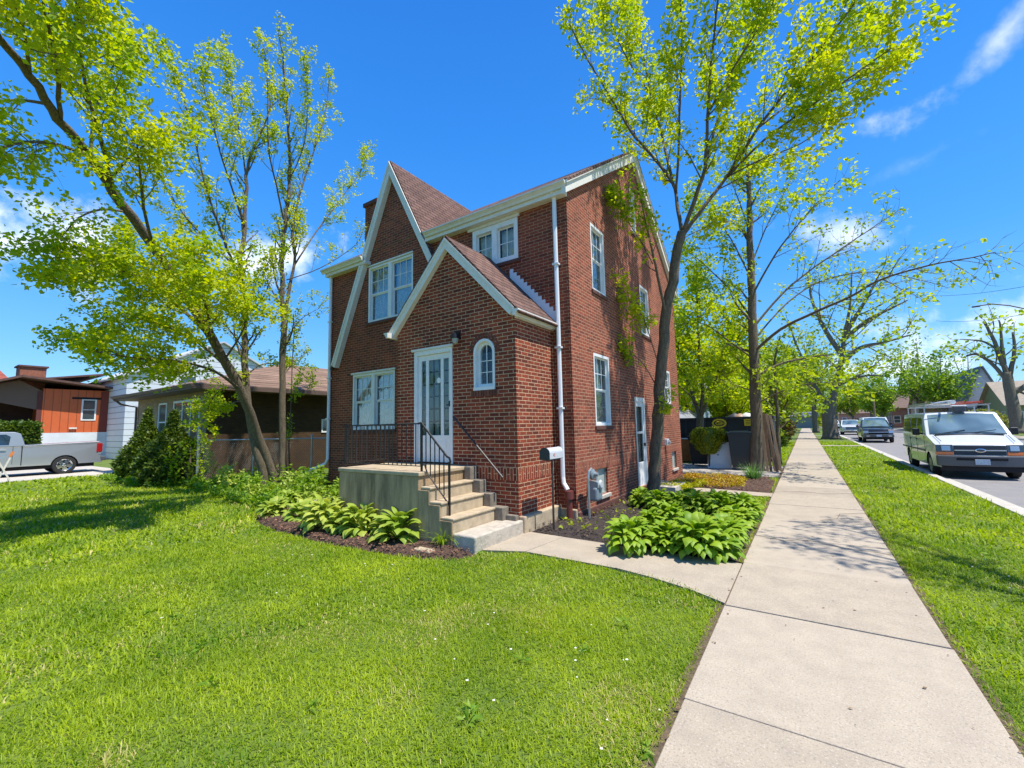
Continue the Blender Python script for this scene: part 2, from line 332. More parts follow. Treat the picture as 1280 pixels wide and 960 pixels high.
def speck(m, sc=230, lo=.62, col=(.25, .20, .15)):
    t = m.node_tree; b = t.nodes['Principled BSDF']; src = b.inputs['Base Color'].links[0].from_socket
    n = t.nodes.new('ShaderNodeTexNoise'); n.inputs['Scale'].default_value = sc; n.inputs['Detail'].default_value = 2; ge = t.nodes.new('ShaderNodeNewGeometry'); t.links.new(ge.outputs['Position'], n.inputs['Vector'])
    r = t.nodes.new('ShaderNodeMapRange'); r.inputs['From Min'].default_value = lo; r.inputs['From Max'].default_value = lo+.07; r.inputs['To Max'].default_value = .55; t.links.new(n.outputs['Fac'], r.inputs['Value'])
    r2 = t.nodes.new('ShaderNodeMapRange'); r2.inputs['From Min'].default_value = .38; r2.inputs['From Max'].default_value = .30; r2.inputs['To Max'].default_value = .5; t.links.new(n.outputs['Fac'], r2.inputs['Value'])
    k = t.nodes.new('ShaderNodeMix'); k.data_type = 'RGBA'; t.links.new(r.outputs[0], k.inputs['Factor']); t.links.new(src, k.inputs['A']); k.inputs['B'].default_value = (*col, 1)
    k2 = t.nodes.new('ShaderNodeMix'); k2.data_type = 'RGBA'; t.links.new(r2.outputs[0], k2.inputs['Factor']); t.links.new(k.outputs['Result'], k2.inputs['A']); k2.inputs['B'].default_value = (.62, .55, .46, 1)
    t.links.new(k2.outputs['Result'], b.inputs['Base Color'])
speck(walkm, 75, .565)
walkv = [walkm, mat('sidewalk_concrete_worn', (.40, .335, .25), .9, col2=(.31, .255, .19), vscale=2.4, bump=.35, bscale=120, det=10), mat('sidewalk_concrete_pale', (.46, .385, .285), .9, col2=(.38, .315, .235), vscale=4, bump=.25, bscale=120, det=10)]
speck(walkv[1], 68, .56); speck(walkv[2], 82, .57); speck(asphalt, 90, .60, (.1, .1, .1))
g = MB(); rnd = random.Random(3)
ys = [-14+.03]
while ys[0] < 0: ys = [ys[0]+1.655]
ys = [3.09-1.72*4+1.72*k for k in range(0, 6)]; ys += [ys[-1]+1.56*(k+1) for k in range(75)]
for a, b in zip(ys[:-1], ys[1:]):
    t = rnd.uniform(-.004, .006); g.box(-.78+rnd.uniform(-.006, .006), .82+rnd.uniform(-.006, .006), a+.007, b-.007, -.1, .0+t, walkv[rnd.choice((0, 0, 1, 2))])
struct(g.build('sidewalk', bevel=.006))
crm = mat('crack_dirt', (.13, .10, .07), .95); g = MB()
for (cxs, cy_) in ((((-.78, 7.9), (-.4, 7.75), (-.1, 7.95), (.3, 7.7), (.82, 7.62)), 0), (((.1, 9.6), (.35, 9.9), (.42, 10.4), (.82, 10.7)), 0), (((-.78, 12.9), (-.2, 13.2), (.3, 13.05), (.82, 13.4)), 0)):
    pp = [Vector((a+rnd.uniform(-.01, .01), b, .0075)) for a, b in cxs]; qq = []
    for a, b in zip(pp[:-1], pp[1:]):
        for k in range(6): qq.append(a.lerp(b, k/6)+Vector((0, rnd.uniform(-.018, .018), 0)))
    qq.append(pp[-1])
    for a, b in zip(qq[:-1], qq[1:]): g.beam(a, b, rnd.uniform(.004, .009), .003, crm)
struct(g.build('sidewalk_crack'))
# soil strip that shows along the edges of the walk
g = MB(); g.box(-.86, .90, -14, 135, -.12, -.022, mat('edge_soil', (.12, .085, .05), .95, var=.4, vscale=30, bump=.8)); struct(g.build('soil_strip'))
# front path, a curve where it meets the sidewalk
def slab(mb, poly, z0, z1, m): mb.prism(poly, lambda x, y: (x, y, z0), lambda x, y: (x, y, z1), m)
g = MB()
slab(g, [(-4.05, 5.1), (-3.45, 5.36), (-3.35, 6.34), (-4.08, 6.36)], -.1, .002, walkm)
slab(g, [(-3.43, 5.37), (-2.1, 5.33), (-2.04, 6.3), (-3.335, 6.34)], -.1, .0, walkm)
slab(g, [(-2.085, 5.33), (-1.6, 5.22), (-1.15, 5.06), (-.86, 4.90), (-.795, 4.86), (-.795, 6.26), (-2.025, 6.3)], -.1, .003, walkm)
struct(g.build('front_path', bevel=.008))
g = MB(); slab(g, [(-2.9, 12.25), (-.8, 12.05), (-.8, 12.62), (-2.9, 12.9)], -.1, .004, walkm); g.box(-3.66, -2.9, 11.75, 13.0, -.1, .13, concslab); struct(g.build('side_path', bevel=.01))
g = MB(); g.box(-7.5, -.85, 16.3, 20.2, -.1, .002, mat('old_paving', (.36, .32, .27), .9, var=.25, vscale=2, bump=.4)); struct(g.build('back_pavement'))
g = MB(); g.box(.82, 3.14, 37.3, 38.4, -.1, .002, walkm); g.box(.82, 3.14, 62, 63.2, -.1, .002, walkm); struct(g.build('verge_path'))
g = MB(); g.box(-60, -26.6, 2.4, 7.3, -.1, .0, concslab); g.box(-26.6, -20.2, 5.6, 6.3, -.1, .0, concslab); g.box(14.6, 16.2, -14, 200, -.1, .01, walkm); g.box(14.7, 30, 40, 46, -.1, .02, walkm); struct(g.build('driveway'))
# planting beds
def bed(name, poly, m, z=.02, h=.05, seed=0):
    n = len(poly); cx = sum(p[0] for p in poly)/n; cy = sum(p[1] for p in poly)/n; vs = []; fs = []; rg = 26
    # refine outline
    out = []
    for i in range(n):
        a, b = poly[i], poly[(i+1) % n]; k = max(1, int(math.dist(a, b)/.12))
        for j in range(k): t = j/k; out.append((a[0]+(b[0]-a[0])*t, a[1]+(b[1]-a[1])*t))
    k = len(out)
    for r_ in range(rg+1):
        s = 1-r_/rg
        for i, (x, y) in enumerate(out):
            X = cx+(x-cx)*s; Y = cy+(y-cy)*s
            hh = noise.noise(Vector((X*3, Y*3, seed)))*.5+noise.noise(Vector((X*11, Y*11, seed)))*.35+noise.noise(Vector((X*31, Y*31, seed)))*.25
            e = min(1, (1-s)*6); jx = noise.noise(Vector((X*6, Y*6, 9)))*.04 if r_ == 0 else 0
            vs.append((X+jx, Y+jx, z*e-.03*(1-e)+h*e*(.5+hh)))
    for r_ in range(rg):
        for i in range(k): fs.append((r_*k+i, r_*k+(i+1) % k, (r_+1)*k+(i+1) % k, (r_+1)*k+i))
    b = MB(); b.add(vs, fs, m); return struct(b.build(name, smooth=True))
BED1 = [(-3.99, 4.93), (-4.1, 4.62), (-4.5, 4.42), (-5.1, 4.3), (-5.9, 4.22), (-6.9, 4.2), (-8.1, 4.25), (-9.0, 4.4), (-9.7, 4.62), (-10.15, 5.0), (-10.4, 5.6), (-10.9, 6.6), (-11.6, 7.6), (-7.2, 7.6), (-7.2, 5.0), (-4.5, 5.0)]
BED2 = [(-4.08, 6.36), (-.84, 6.3), (-.84, 8.2), (-1.1, 10.3), (-2.2, 11.7), (-3.68, 11.74), (-3.68, 7.5), (-4.08, 7.5)]
BED3 = [(-3.68, 13.05), (-.86, 12.68), (-.86, 15.4), (-1.1, 16.2), (-3.68, 16.2)]
bed('mulch_bed', BED1, mulchm, seed=1); bed('mulch_bed', BED2, soilm, seed=2); bed('mulch_bed', BED3, mulchm, seed=3)
def inpoly(x, y, poly):
    x = np.asarray(x); y = np.asarray(y); c = np.zeros(x.shape, bool); n = len(poly)
    for i in range(n):
        x1, y1 = poly[i]; x2, y2 = poly[(i+1) % n]
        k = ((y1 > y) != (y2 > y)) & (x < (x2-x1)*(y-y1)/(y2-y1+1e-12)+x1); c ^= k
    return c
rng = np.random.default_rng(5)
def chips(name, poly, n, m, s=(.012, .05), z=.045, zr=.03):
    xs = [p[0] for p in poly]; yy = [p[1] for p in poly]
    x = rng.uniform(min(xs), max(xs), n*2); y = rng.uniform(min(yy), max(yy), n*2); k = inpoly(x, y, poly); x = x[k][:n]; y = y[k][:n]; n = len(x)
    a = rng.uniform(0, 6.28, n); L = rng.uniform(*s, n); w = L*rng.uniform(.25, .6, n); t = rng.uniform(-.5, .5, n); zz = z+rng.uniform(-zr, zr, n)
    dx = np.cos(a)*L/2; dy = np.sin(a)*L/2; ex = -np.sin(a)*w/2; ey = np.cos(a)*w/2; dz = np.sin(t)*L/2
    P = np.stack([np.stack([x-dx-ex, y-dy-ey, zz-dz], 1), np.stack([x+dx-ex, y+dy-ey, zz+dz], 1), np.stack([x+dx+ex, y+dy+ey, zz+dz+w*.3], 1), np.stack([x-dx+ex, y-dy+ey, zz-dz+w*.3], 1)], 1).reshape(-1, 3)
    return tag(npmesh(name, P, np.arange(len(P)).reshape(-1, 4), m), kind='stuff')
chips('wood_chips', BED1, 9000, mat('chip', (.17, .085, .05), .9, island=.6)); chips('wood_chips', BED2, 6000, mat('dark_chip', (.085, .058, .042), .9, island=.6)); chips('wood_chips', BED3, 3500, MATS['chip'])

# ================================================================== BRICK HOUSE
X0, Y0, X1, Y1, Y2, XL = -4.096, 6.203, -3.689, 7.572, 16.09, -11.643
PXL = -7.12
house = empty('brick_house', (-7.6, 11.8, 0), 'two storey dark red brick house with steep white trimmed gables and a brick entry porch', 'house')
def clip(poly, a, b, c):   # keep a*u+b*v<=c
    out = []
    for i in range(len(poly)):
        p, q = poly[i], poly[(i+1) % len(poly)]; dp = a*p[0]+b*p[1]-c; dq = a*q[0]+b*q[1]-c
        if dp <= 1e-9: out.append(p)
        if (dp < -1e-9 and dq > 1e-9) or (dp > 1e-9 and dq < -1e-9):
            t = dp/(dp-dq); out.append((p[0]+(q[0]-p[0])*t, p[1]+(q[1]-p[1])*t))
    return out
def wall(mb, outline, ops, fn, m, rev=.11):
    """outline: convex polygon counter-clockwise in (u, v); ops: openings (u0, u1, v0, v1)"""
    us = sorted({round(q, 4) for q in [p[0] for p in outline]+[o[0] for o in ops]+[o[1] for o in ops]})
    vs = sorted({round(q, 4) for q in [p[1] for p in outline]+[o[2] for o in ops]+[o[3] for o in ops]})
    for i in range(len(us)-1):
        for j in range(len(vs)-1):
            uc, vc = (us[i]+us[i+1])/2, (vs[j]+vs[j+1])/2
            if any(o[0] < uc < o[1] and o[2] < vc < o[3] for o in ops): continue
            c = [(us[i], vs[j]), (us[i+1], vs[j]), (us[i+1], vs[j+1]), (us[i], vs[j+1])]
            for k in range(len(outline)):
                p, q = outline[k], outline[(k+1) % len(outline)]; a, b = q[1]-p[1], -(q[0]-p[0])
                c = clip(c, a, b, a*p[0]+b*p[1])
                if len(c) < 3: break
            if len(c) >= 3: mb.add([fn(u, v, 0) for u, v in c], [tuple(range(len(c)))], m)
    for u0, u1, v0, v1 in ops:
        for (a, b) in (((u0, v0), (u1, v0)), ((u1, v0), (u1, v1)), ((u1, v1), (u0, v1)), ((u0, v1), (u0, v0))):
            mb.add([fn(*a, 0), fn(*b, 0), fn(*b, -rev), fn(*a, -rev)], [(0, 1, 2, 3)], m)
front = lambda u, v, d: (u, Y1-d, v)
porch = lambda u, v, d: (u, Y0-d, v)
pside = lambda u, v, d: (X0+d, u, v)
side = lambda u, v, d: (X1+d, u, v)
BZ, EZ, YP, PZ = -.1, 6.50, 11.95, 9.72
LOW = (-10.56, -8.80, 1.775, 3.33); UPP = (-9.92, -8.13, 4.74, 6.33); SML = (-6.13, -4.875, 5.40, 6.33)
DOOR = (-6.60, -5.56, 1.10, 3.35); ROUND = (-5.03, -4.545, 2.45, 3.40)
WA = (8.73, 9.51, 4.77, 6.33); WB = (8.64, 9.52, 1.76, 3.34); SD = (11.24, 12.10, .14, 2.5); WC = (11.65, 12.09, 7.22, 8.52); WF = (12.14, 12.95, 4.35, 5.80); WE = (14.25, 15.02, 2.42, 3.27+.25)
BW1 = (8.58, 9.16, .30, .85); BW2 = (14.75, 15.30, .30, .85)
w = MB()
wall(w, [(XL, BZ), (X1, BZ), (X1, EZ), (XL, EZ)], [LOW, UPP, SML], front, brickC)
w.add([front(-10.12, EZ, 0), front(-7.63, EZ, 0), front(-8.92, 8.98, 0)], [(0, 1, 2)], brickC)
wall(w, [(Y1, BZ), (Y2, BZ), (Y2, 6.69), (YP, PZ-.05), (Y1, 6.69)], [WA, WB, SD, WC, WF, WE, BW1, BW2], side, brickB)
w.add([(XL, Y1, BZ), (XL, Y2, BZ), (XL, Y2, EZ-.1), (XL, YP, PZ-.12), (XL, Y1, EZ-.1)], [(0, 1, 2, 3, 4)], brickC)
w.add([(XL, Y2, BZ), (X1, Y2, BZ), (X1, Y2, EZ), (XL, Y2, EZ)], [(0, 1, 2, 3)], brickC)
w.build('wall', house)
w = MB()   # inner floor and ceiling keep the rooms dark
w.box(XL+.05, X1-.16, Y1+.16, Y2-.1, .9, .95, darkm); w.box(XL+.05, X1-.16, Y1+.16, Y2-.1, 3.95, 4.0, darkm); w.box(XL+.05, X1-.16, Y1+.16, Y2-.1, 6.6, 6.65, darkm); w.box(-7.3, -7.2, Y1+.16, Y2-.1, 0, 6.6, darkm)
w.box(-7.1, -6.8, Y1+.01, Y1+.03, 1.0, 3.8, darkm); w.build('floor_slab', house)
# porch (entry) walls
w = MB()
PT, PK, PXM = 3.84, 5.40, -5.65
wall(w, [(PXL, BZ), (X0, BZ), (X0, PT), (PXM, PK), (PXL, PT)], [DOOR, ROUND], porch, brickA)
wall(w, [(Y0, BZ), (Y1+.01, BZ), (Y1+.01, PT), (Y0, PT)], [], pside, brickA)
w.add([(PXL, Y0, BZ), (PXL, Y1, BZ), (PXL, Y1, PT), (PXL, Y0, PT)], [(0, 1, 2, 3)], brickA)
# spandrels of the arched opening
cxr, rr, czr = (ROUND[0]+ROUND[1])/2, (ROUND[1]-ROUND[0])/2, ROUND[3]-(ROUND[1]-ROUND[0])/2
for sgn in (-1, 1):
    pts = [(cxr+sgn*rr*math.sin(t*math.pi/2/8), czr+rr*math.cos(t*math.pi/2/8)) for t in range(9)]
    cor = (cxr+sgn*rr, czr+rr)
    for a, b in zip(pts[:-1], pts[1:]):
        w.add([porch(*cor, .001), porch(*a, .001), porch(*b, .001)], [(0, 1, 2)], brickA); w.add([porch(*a, .001), porch(*b, .001), porch(*b, -.11), porch(*a, -.11)], [(0, 1, 2, 3)], brickA)
w.build('entry_wall', house)
# arch ring and brick sill of the round window
w = MB(); hb = mat('arch_brick', (.16, .05, .03), .85, island=.35, bump=.4); mm = mat('mortar', (.38, .26, .17), .9)
for k in range(17):
    t = math.pi*(k+.5)/17; c, s_ = math.cos(t), math.sin(t); r1, r2 = rr+.012, rr+.115; hw = .021
    q = [(cxr+c*r1+s_*hw*.8, czr+s_*r1-c*hw*.8), (cxr+c*r2+s_*hw*1.15, czr+s_*r2-c*hw*1.15), (cxr+c*r2-s_*hw*1.15, czr+s_*r2+c*hw*1.15), (cxr+c*r1-s_*hw*.8, czr+s_*r1+c*hw*.8)]
    w.prism(q, lambda u, v: porch(u, v, -.02), lambda u, v: porch(u, v, .006), hb)
w.build('window_arch', house); w = MB()
for k in range(10):
    x = ROUND[0]-.06+k*.062; w.box(x+.004, x+.054, Y0-.03, Y0+.05, ROUND[2]-.115, ROUND[2]-.012, hb)
w.build('window_sill_bricks', house)
# foundation
w = MB(); w.box(X0-.3, X0+.10, Y0+.02, Y1-.02, -.1, .27, concrete); w.box(X0-.6, X1+.02, Y1-.06, Y1+.04, -.1, .20, concrete); w.box(X1-.1, X1+.025, Y1+.05, 11.6, -.1, .13, brickD)
w.build('foundation', house, bevel=.02)
# windows -------------------------------------------------------
def window(op, fn, dbl=False, cols=3, rows=2, style='hung', sill=True, curtain=True, frame_d=-.03, bar=.016, lab=None, arch=None, cas=.055):
    u0, u1, v0, v1 = op
    F = MB()
    def bx(mb, a, b, c, d, d0, d1, m):
        p = fn(a, c, d0); q = fn(b, d, d1); mb.box(p[0], q[0], p[1], q[1], p[2], q[2], m)
    if not arch:
        bx(F, u0, u0+cas, v0, v1, -.09, frame_d+.03, white); bx(F, u1-cas, u1, v0, v1, -.09, frame_d+.03, white)
        bx(F, u0+cas, u1-cas, v1-cas*1.2, v1, -.09, frame_d+.03, white); bx(F, u0+cas, u1-cas, v0, v0+cas, -.09, frame_d+.03, white)
    f = F.build('window', house, bevel=.004)
    if lab: f['label'] = lab
    spans = [(u0+cas, u1-cas)]
    if dbl:
        um = (u0+u1)/2; spans = [(u0+cas, um-.07), (um+.07, u1-cas)]
        m_ = MB(); bx(m_, um-.07, um+.07, v0+cas, v1-cas*1.2, -.09, frame_d+.035, white); m_.build('mullion', f, bevel=.004)
    sm = MB(); gm = MB(); cm = MB()
    for a, b in spans:
        lo, hi = v0+cas, v1-cas*1.2; mid = (lo+hi)/2; e = .03
        if arch: lo = v0+.0
        dS = -.06
        if style == 'hung':
            for (c, d, dd) in ((mid, hi, dS), (lo, mid, dS-.02)):
                bx(sm, a, a+e, c, d, dd-.02, dd, white); bx(sm, b-e, b, c, d, dd-.02, dd, white); bx(sm, a+e, b-e, d-e, d, dd-.02, dd, white); bx(sm, a+e, b-e, c, c+e, dd-.02, dd, white)
            ranges = [(mid+e, hi-e, dS-.004, cols, rows), (lo+e, mid-e, dS-.045, cols, rows)]
            bx(gm, a+e, b-e, mid+e, hi-e, dS-.014, dS-.011, glass); bx(gm, a+e, b-e, lo+e, mid-e, dS-.034, dS-.031, glass)
        else:
            bx(sm, a, a+e, lo, hi, dS-.02, dS, white); bx(sm, b-e, b, lo, hi, dS-.02, dS, white); bx(sm, a+e, b-e, hi-e, hi, dS-.02, dS, white); bx(sm, a+e, b-e, lo, lo+e, dS-.02, dS, white)
            ranges = [(lo+e, hi-e, dS-.004, cols, rows)]
            bx(gm, a+e, b-e, lo+e, hi-e, dS-.014, dS-.011, glass)
        for (c, d, dd, nc, nr) in ranges:
            for k in range(1, nc): x = a+e+(b-a-2*e)*k/nc; bx(sm, x-bar/2, x+bar/2, c, d, dd-.012, dd, white)
            for k in range(1, nr): z = c+(d-c)*k/nr; bx(sm, a+e, b-e, z-bar/2, z+bar/2, dd-.0125, dd-.001, white)
        if curtain:
            n = 40; vv = []; ff = []
            for k in range(n+1):
                x = a+(b-a)*k/n; d = -.2+.022*math.sin(k*1.15)+.01*math.sin(k*2.9)
                vv += [fn(x, lo, d), fn(x, hi, d)]
            for k in range(n): ff.append((2*k, 2*k+2, 2*k+3, 2*k+1))
            cm.add(vv, ff, curtm)
    sm.build('sash', f); gm.build('pane', f)
    if curtain: cm.build('curtain', f, smooth=True)
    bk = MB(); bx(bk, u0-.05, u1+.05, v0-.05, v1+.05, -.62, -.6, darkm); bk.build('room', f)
    if sill:
        s_ = MB(); bx(s_, u0-.06, u1+.06, v0-.085, v0-.004, -.1, .035, brickD); s_.build('sill', f, bevel=.006)
    return f
window(LOW, front, True, 3, 2); window(UPP, front, True, 3, 2)
window(SML, front, True, 2, 2, style='case', cas=.10, frame_d=-.015)
w = MB(); w.box(SML[0]-.12, SML[1]+.06, Y1-.05, Y1-.003, SML[3]+.002, SML[3]+.07, cream); w.build('lintel', house, bevel=.005); w = MB(); w.box(LOW[0]-.06, LOW[1]+.04, Y1-.035, Y1-.003, LOW[3]+.002, LOW[3]+.05, cream); w.build('lintel', house, bevel=.005); w = MB(); w.box(UPP[0]-.04, UPP[1]+.02, Y1-.035, Y1-.003, UPP[3]+.002, UPP[3]+.045, cream); w.build('lintel', house, bevel=.005); w = MB()
w.box(DOOR[0]-.06, DOOR[1]+.03, Y0-.045, Y0-.003, DOOR[3]+.002, DOOR[3]+.05, cream); w.build('lintel', house, bevel=.005)
window(WA, side, False, 3, 2); window(WB, side, False, 3, 2); window(WC, side, False, 2, 2); window(WF, side, False, 3, 2); window(WE, side, False, 3, 2)
# basement windows
for op in (BW1, BW2):
    f = MB(); u0, u1, v0, v1 = op; gb = mat('frosted_block', (.42, .47, .42), .3, var=.1); f.box(X1-.09, X1-.07, u0, u1, v0, v1, gb)
    for a, b, c, d in ((u0, u0+.03, v0, v1), (u1-.03, u1, v0, v1), (u0+.03, u1-.03, v0, v0+.03), (u0+.03, u1-.03, v1-.03, v1)): f.box(X1-.069, X1-.05, a, b, c, d, mat('grey_frame', (.3, .32, .28), .5))
    f.build('basement_window', house); 
    f = MB(); f.box(X1-.06, X1+.05, u0-.08, u1+.08, v0-.08, v0-.003, concslab); f.build('basement_sill', house, bevel=.01)
# round-headed window
F = MB(); u0, u1, v0, v1 = ROUND
def arch_ring(mb, r0, r1, ub, vb0, d0, d1, m, n=14):
    """frame following a round-headed opening, outer radius r1 and inner radius r0"""
    o = [(cxr-r1, vb0)]+[(cxr-r1*math.cos(math.pi*k/n), czr+r1*math.sin(math.pi*k/n)) for k in range(n+1)]+[(cxr+r1, vb0)]
    i = [(cxr-r0, vb0)]+[(cxr-r0*math.cos(math.pi*k/n), czr+r0*math.sin(math.pi*k/n)) for k in range(n+1)]+[(cxr+r0, vb0)]
    vs = [porch(*p, d0) for p in o]+[porch(*p, d0) for p in i]+[porch(*p, d1) for p in o]+[porch(*p, d1) for p in i]; k = len(o); fs = []
    for j in range(k-1): fs += [(j, j+1, k+j+1, k+j), (2*k+j, 3*k+j, 3*k+j+1, 2*k+j+1), (j, 2*k+j, 2*k+j+1, j+1), (k+j, k+j+1, 3*k+j+1, 3*k+j)]
    mb.add(vs, fs, m)
arch_ring(F, rr-.045, rr-.001, 0, v0+.06, -.10, .015, white); F.box(u0+.001, u1-.001, Y0-.03, Y0+.10, v0+.001, v0+.06, white)
f = F.build('window', house); f['label'] = 'small round headed white window'
s_ = MB(); arch_ring(s_, rr-.105, rr-.046, 0, v0+.12, -.13, -.06, white); s_.box(u0+.046, u1-.046, Y0+.05, Y0+.12, v0+.061, v0+.12, white)
s_.box(cxr-.008, cxr+.008, Y0+.075, Y0+.088, v0+.121, v1-.105, white)
for z in (v0+.33, v0+.54): s_.box(u0+.1, u1-.1, Y0+.076, Y0+.089, z, z+.014, white)
s_.build('sash', f); gp = MB(); gp.box(u0+.05, u1-.05, Y0+.092, Y0+.096, v0+.1, czr, glass); gp.add([porch(cxr+(rr-.06)*math.cos(math.pi*k/12), czr+(rr-.06)*math.sin(math.pi*k/12), -.094) for k in range(13)], [tuple(range(13))], glass); gp.build('pane', f)
bk = MB(); bk.box(u0-.05, u1+.05, Y0+.45, Y0+.46, v0-.05, v1+.05, darkm); bk.build('room', f)
# front door --------------------------------------------------
u0, u1, v0, v1 = DOOR; WD = u1-u0
D = MB(); D.box(u0, u0+.075, Y0-.02, Y0+.09, v0, v1, white); D.box(u1-.055, u1, Y0-.02, Y0+.09, v0, v1, white); D.box(u0+.075, u1-.055, Y0-.02, Y0+.09, v1-.09, v1, white)
ft = D.build('front_door', house, bevel=.005)
D = MB(); a, b = u0+.08, u1-.06; zb, zt, zg = v0+.02, v1-.095, 1.64
D.box(a, b, Y0+.02, Y0+.055, zb, zg, white)
xs = [a, a+.105, a+.195, a+.27, a+.27+.39-.05, a+.27+.39+.02, b-.085, b]
g1, g2 = (u0+.17*WD, u0+.29*WD), (u0+.363*WD, u0+.68*WD); g3 = (u0+.75*WD, u0+.885*WD)
for p, q in ((a, g1[0]), (g1[1], g2[0]), (g2[1], g3[0]), (g3[1], b)): D.box(p, q, Y0+.02, Y0+.055, zg, zt, white)
for p, q in (g1, g2, g3): D.box(p, q, Y0+.021, Y0+.054, zt-.11, zt, white)
D.box(a+.12, b-.12, Y0+.014, Y0+.0195, zb+.14, zg-.12, white)
D.build('door_leaf', ft, bevel=.004)
D = MB()
for p, q in (g1, g2, g3): D.box(p, q, Y0+.035, Y0+.038, zg, zt-.11, dglass)
D.build('pane', ft)
D = MB(); gr = mat('pale_glass_green', (.40, .48, .43), .4, var=.15, vscale=5); D.box(a, b, Y0+.16, Y0+.2, zb, zt, gr)
for k in range(1, 6): z = zg+(zt-.1-zg)*k/6+.02; D.box(a, b, Y0+.15, Y0+.159, z-.014, z+.014, black)
for x in (g2[0]+.17, g2[0]+.02, g3[0]+.06): D.box(x-.018, x+.018, Y0+.149, Y0+.158, zg, zt-.1, black)
D.build('inner_door', ft)
D = MB(); D.box(g3[1]+.02, g3[1]+.05, Y0-.01, Y0+.02, 2.19, 2.30, black); D.beam((g3[1]+.035, Y0-.03, 2.22), (g3[1]-.02, Y0-.03, 2.22), .02, .02, black); D.build('handle', ft, bevel=.004)
D = MB(); D.lathe([(.001, 0), (.055, 0), (.055, .004), (.001, .004)], (g2[1]-.06, Y0+.028, 2.72), 20, white, 'y'); D.build('door_sign', ft)
# wall lamp
L = MB(); c = (-5.40, Y0-.10, 3.50); L.lathe([(.02, .10), (.075, .06), (.085, -.02), (.08, -.03)], c, 16, black); L.lathe([(.065, -.031), (.055, -.10), (.03, -.13)], c, 16, mat('lamp_glass', (.35, .37, .36), .15)); L.box(c[0]-.05, c[0]+.05, Y0-.03, Y0-.001, 3.46, 3.60, black); L.beam((c[0], Y0-.03, 3.56), (c[0], Y0-.10, 3.58), .025, .025, black)
L.build('wall_lamp', house, smooth=False)
# porch platform and steps -----------------------------------
ST = MB(); yf, yb = 4.93, 6.0
ST.box(-7.24, -5.16, yf, Y0-.003, -.1, 1.02, concdark); 
for (xa, xb, z) in ((-5.16, -4.93, .86), (-4.93, -4.70, .645), (-4.70, -4.46, .43)):
    ST.box(xa, xb, yf+.03, yb, -.1, z-.04, concrete); 
ST.build('porch_base', house, bevel=.012)
ST = MB(); ST.box(-7.26, -5.13, yf-.02, Y0-.004, 1.021, 1.085, concrete)
for (xa, xb, z) in ((-5.16, -4.91, .86), (-4.93, -4.68, .645), (-4.70, -4.44, .43)): ST.box(xa+(.03 if z > .8 else .0), xb, yf+.015, yb+.01, z-.039, z, concrete)
ST.build('step', house, bevel=.012)
ST = MB(); ST.box(-4.46, -4.03, 4.95, 6.24, -.1, .215, mat('slab_white', (.55, .48, .38), .85, col2=(.38, .33, .26), vscale=9, bump=.6, bscale=20)); ST.build('bottom_step', house, bevel=.025, seg=3)
ST = MB()   # low kerb between steps and wall
cg = mat('grey_kerb', (.22, .185, .14), .9, var=.25, vscale=12, bump=.5)
for (xa, xb, z) in ((-5.13, -4.985, 1.084), (-4.985, -4.77, .86), (-4.77, -4.55, .645), (-4.55, -4.30, .43)): ST.box(xa, xb, yb+.012, Y0-.004, .1, z-.003, cg)
ST.box(-4.30, X0+.0, Y0-.10, Y0-.004, .216, .30, cg)
ST.build('step_kerb', house, bevel=.01)
ST = MB()  # stepped cheek on the lawn side
ST.box(-4.70, -4.455, yf, yf+.028, -.1, .385, concdark); ST.box(-4.93, -4.70, yf, yf+.028, -.1, .60, concdark); ST.box(-5.16, -4.93, yf, yf+.028, -.1, .81, concdark)
ST.build('cheek_wall', house, bevel=.006)
# railings
RL = MB(); yr = 5.04; zt = 1.86; zl = 1.17
RL.beam((-7.28, yr, zt), (-5.18, yr, zt), .035, .02, black); RL.beam((-7.28, yr, zl), (-5.18, yr, zl), .025, .012, brown_iron)
for k in range(19): x = -7.24+k*.112; RL.beam((x, yr, zl), (x, yr, zt), .012, .012, brown_iron, up=(0, 1, 0))
RL.beam((-7.2, yr, 1.085), (-7.2, yr, zt), .025, .025, brown_iron, up=(0, 1, 0))
RL.beam((-7.2, yr, zt), (-7.2, Y0, zt), .03, .02, brown_iron); RL.beam((-7.2, yr, zl), (-7.2, Y0, zl), .025, .012, brown_iron)
for k in range(1, 10): y = yr+k*.115; RL.beam((-7.2, y, zl), (-7.2, y, zt), .012, .012, brown_iron, up=(1, 0, 0))
RL.build('railing', house)
RL = MB(); P0, P1 = Vector((-5.2, yr, 1.86)), Vector((-4.80, 5.08, 1.36)); 
P1 = Vector((-4.70, yr+.06, 1.33))
RL.tube([(-5.28, yr, 1.86), (-5.2, yr, 1.87), P0.lerp(P1, .06), P1, P1+Vector((.05, 0, -.02)), P1+Vector((.07, 0, -.07)), P1+Vector((.05, 0, -.12))], .018, 8, black)
Q0, Q1 = Vector((-5.2, yr, 1.19)), Vector((-4.67, yr+.06, .60))
RL.tube([Q0, Q0+Vector((.07, 0, 0)), Q0.lerp(Q1, .22), Q1], .012, 6, black)
for k in range(1, 6):
    t = k/6; RL.beam(Q0.lerp(Q1, t)+Vector((.0, 0, .03)), (Q0.lerp(Q1, t).x, yr+.06*t, P0.lerp(P1, t).z), .013, .013, black, up=(0, 1, 0))
RL.beam((-5.2, yr, 1.07), (-5.2, yr, 1.87), .028, .028, black, up=(0, 1, 0)); RL.beam((-4.655, yr+.06, .43), (-4.655, yr+.06, 1.25), .028, .028, black, up=(0, 1, 0))
RL.build('stair_rail', house)
HR = MB(); a, b = Vector((-5.49, Y0-.07, 1.99)), Vector((-4.37, Y0-.07, .91)); HR.tube([a, b], .02, 8, brown_iron)
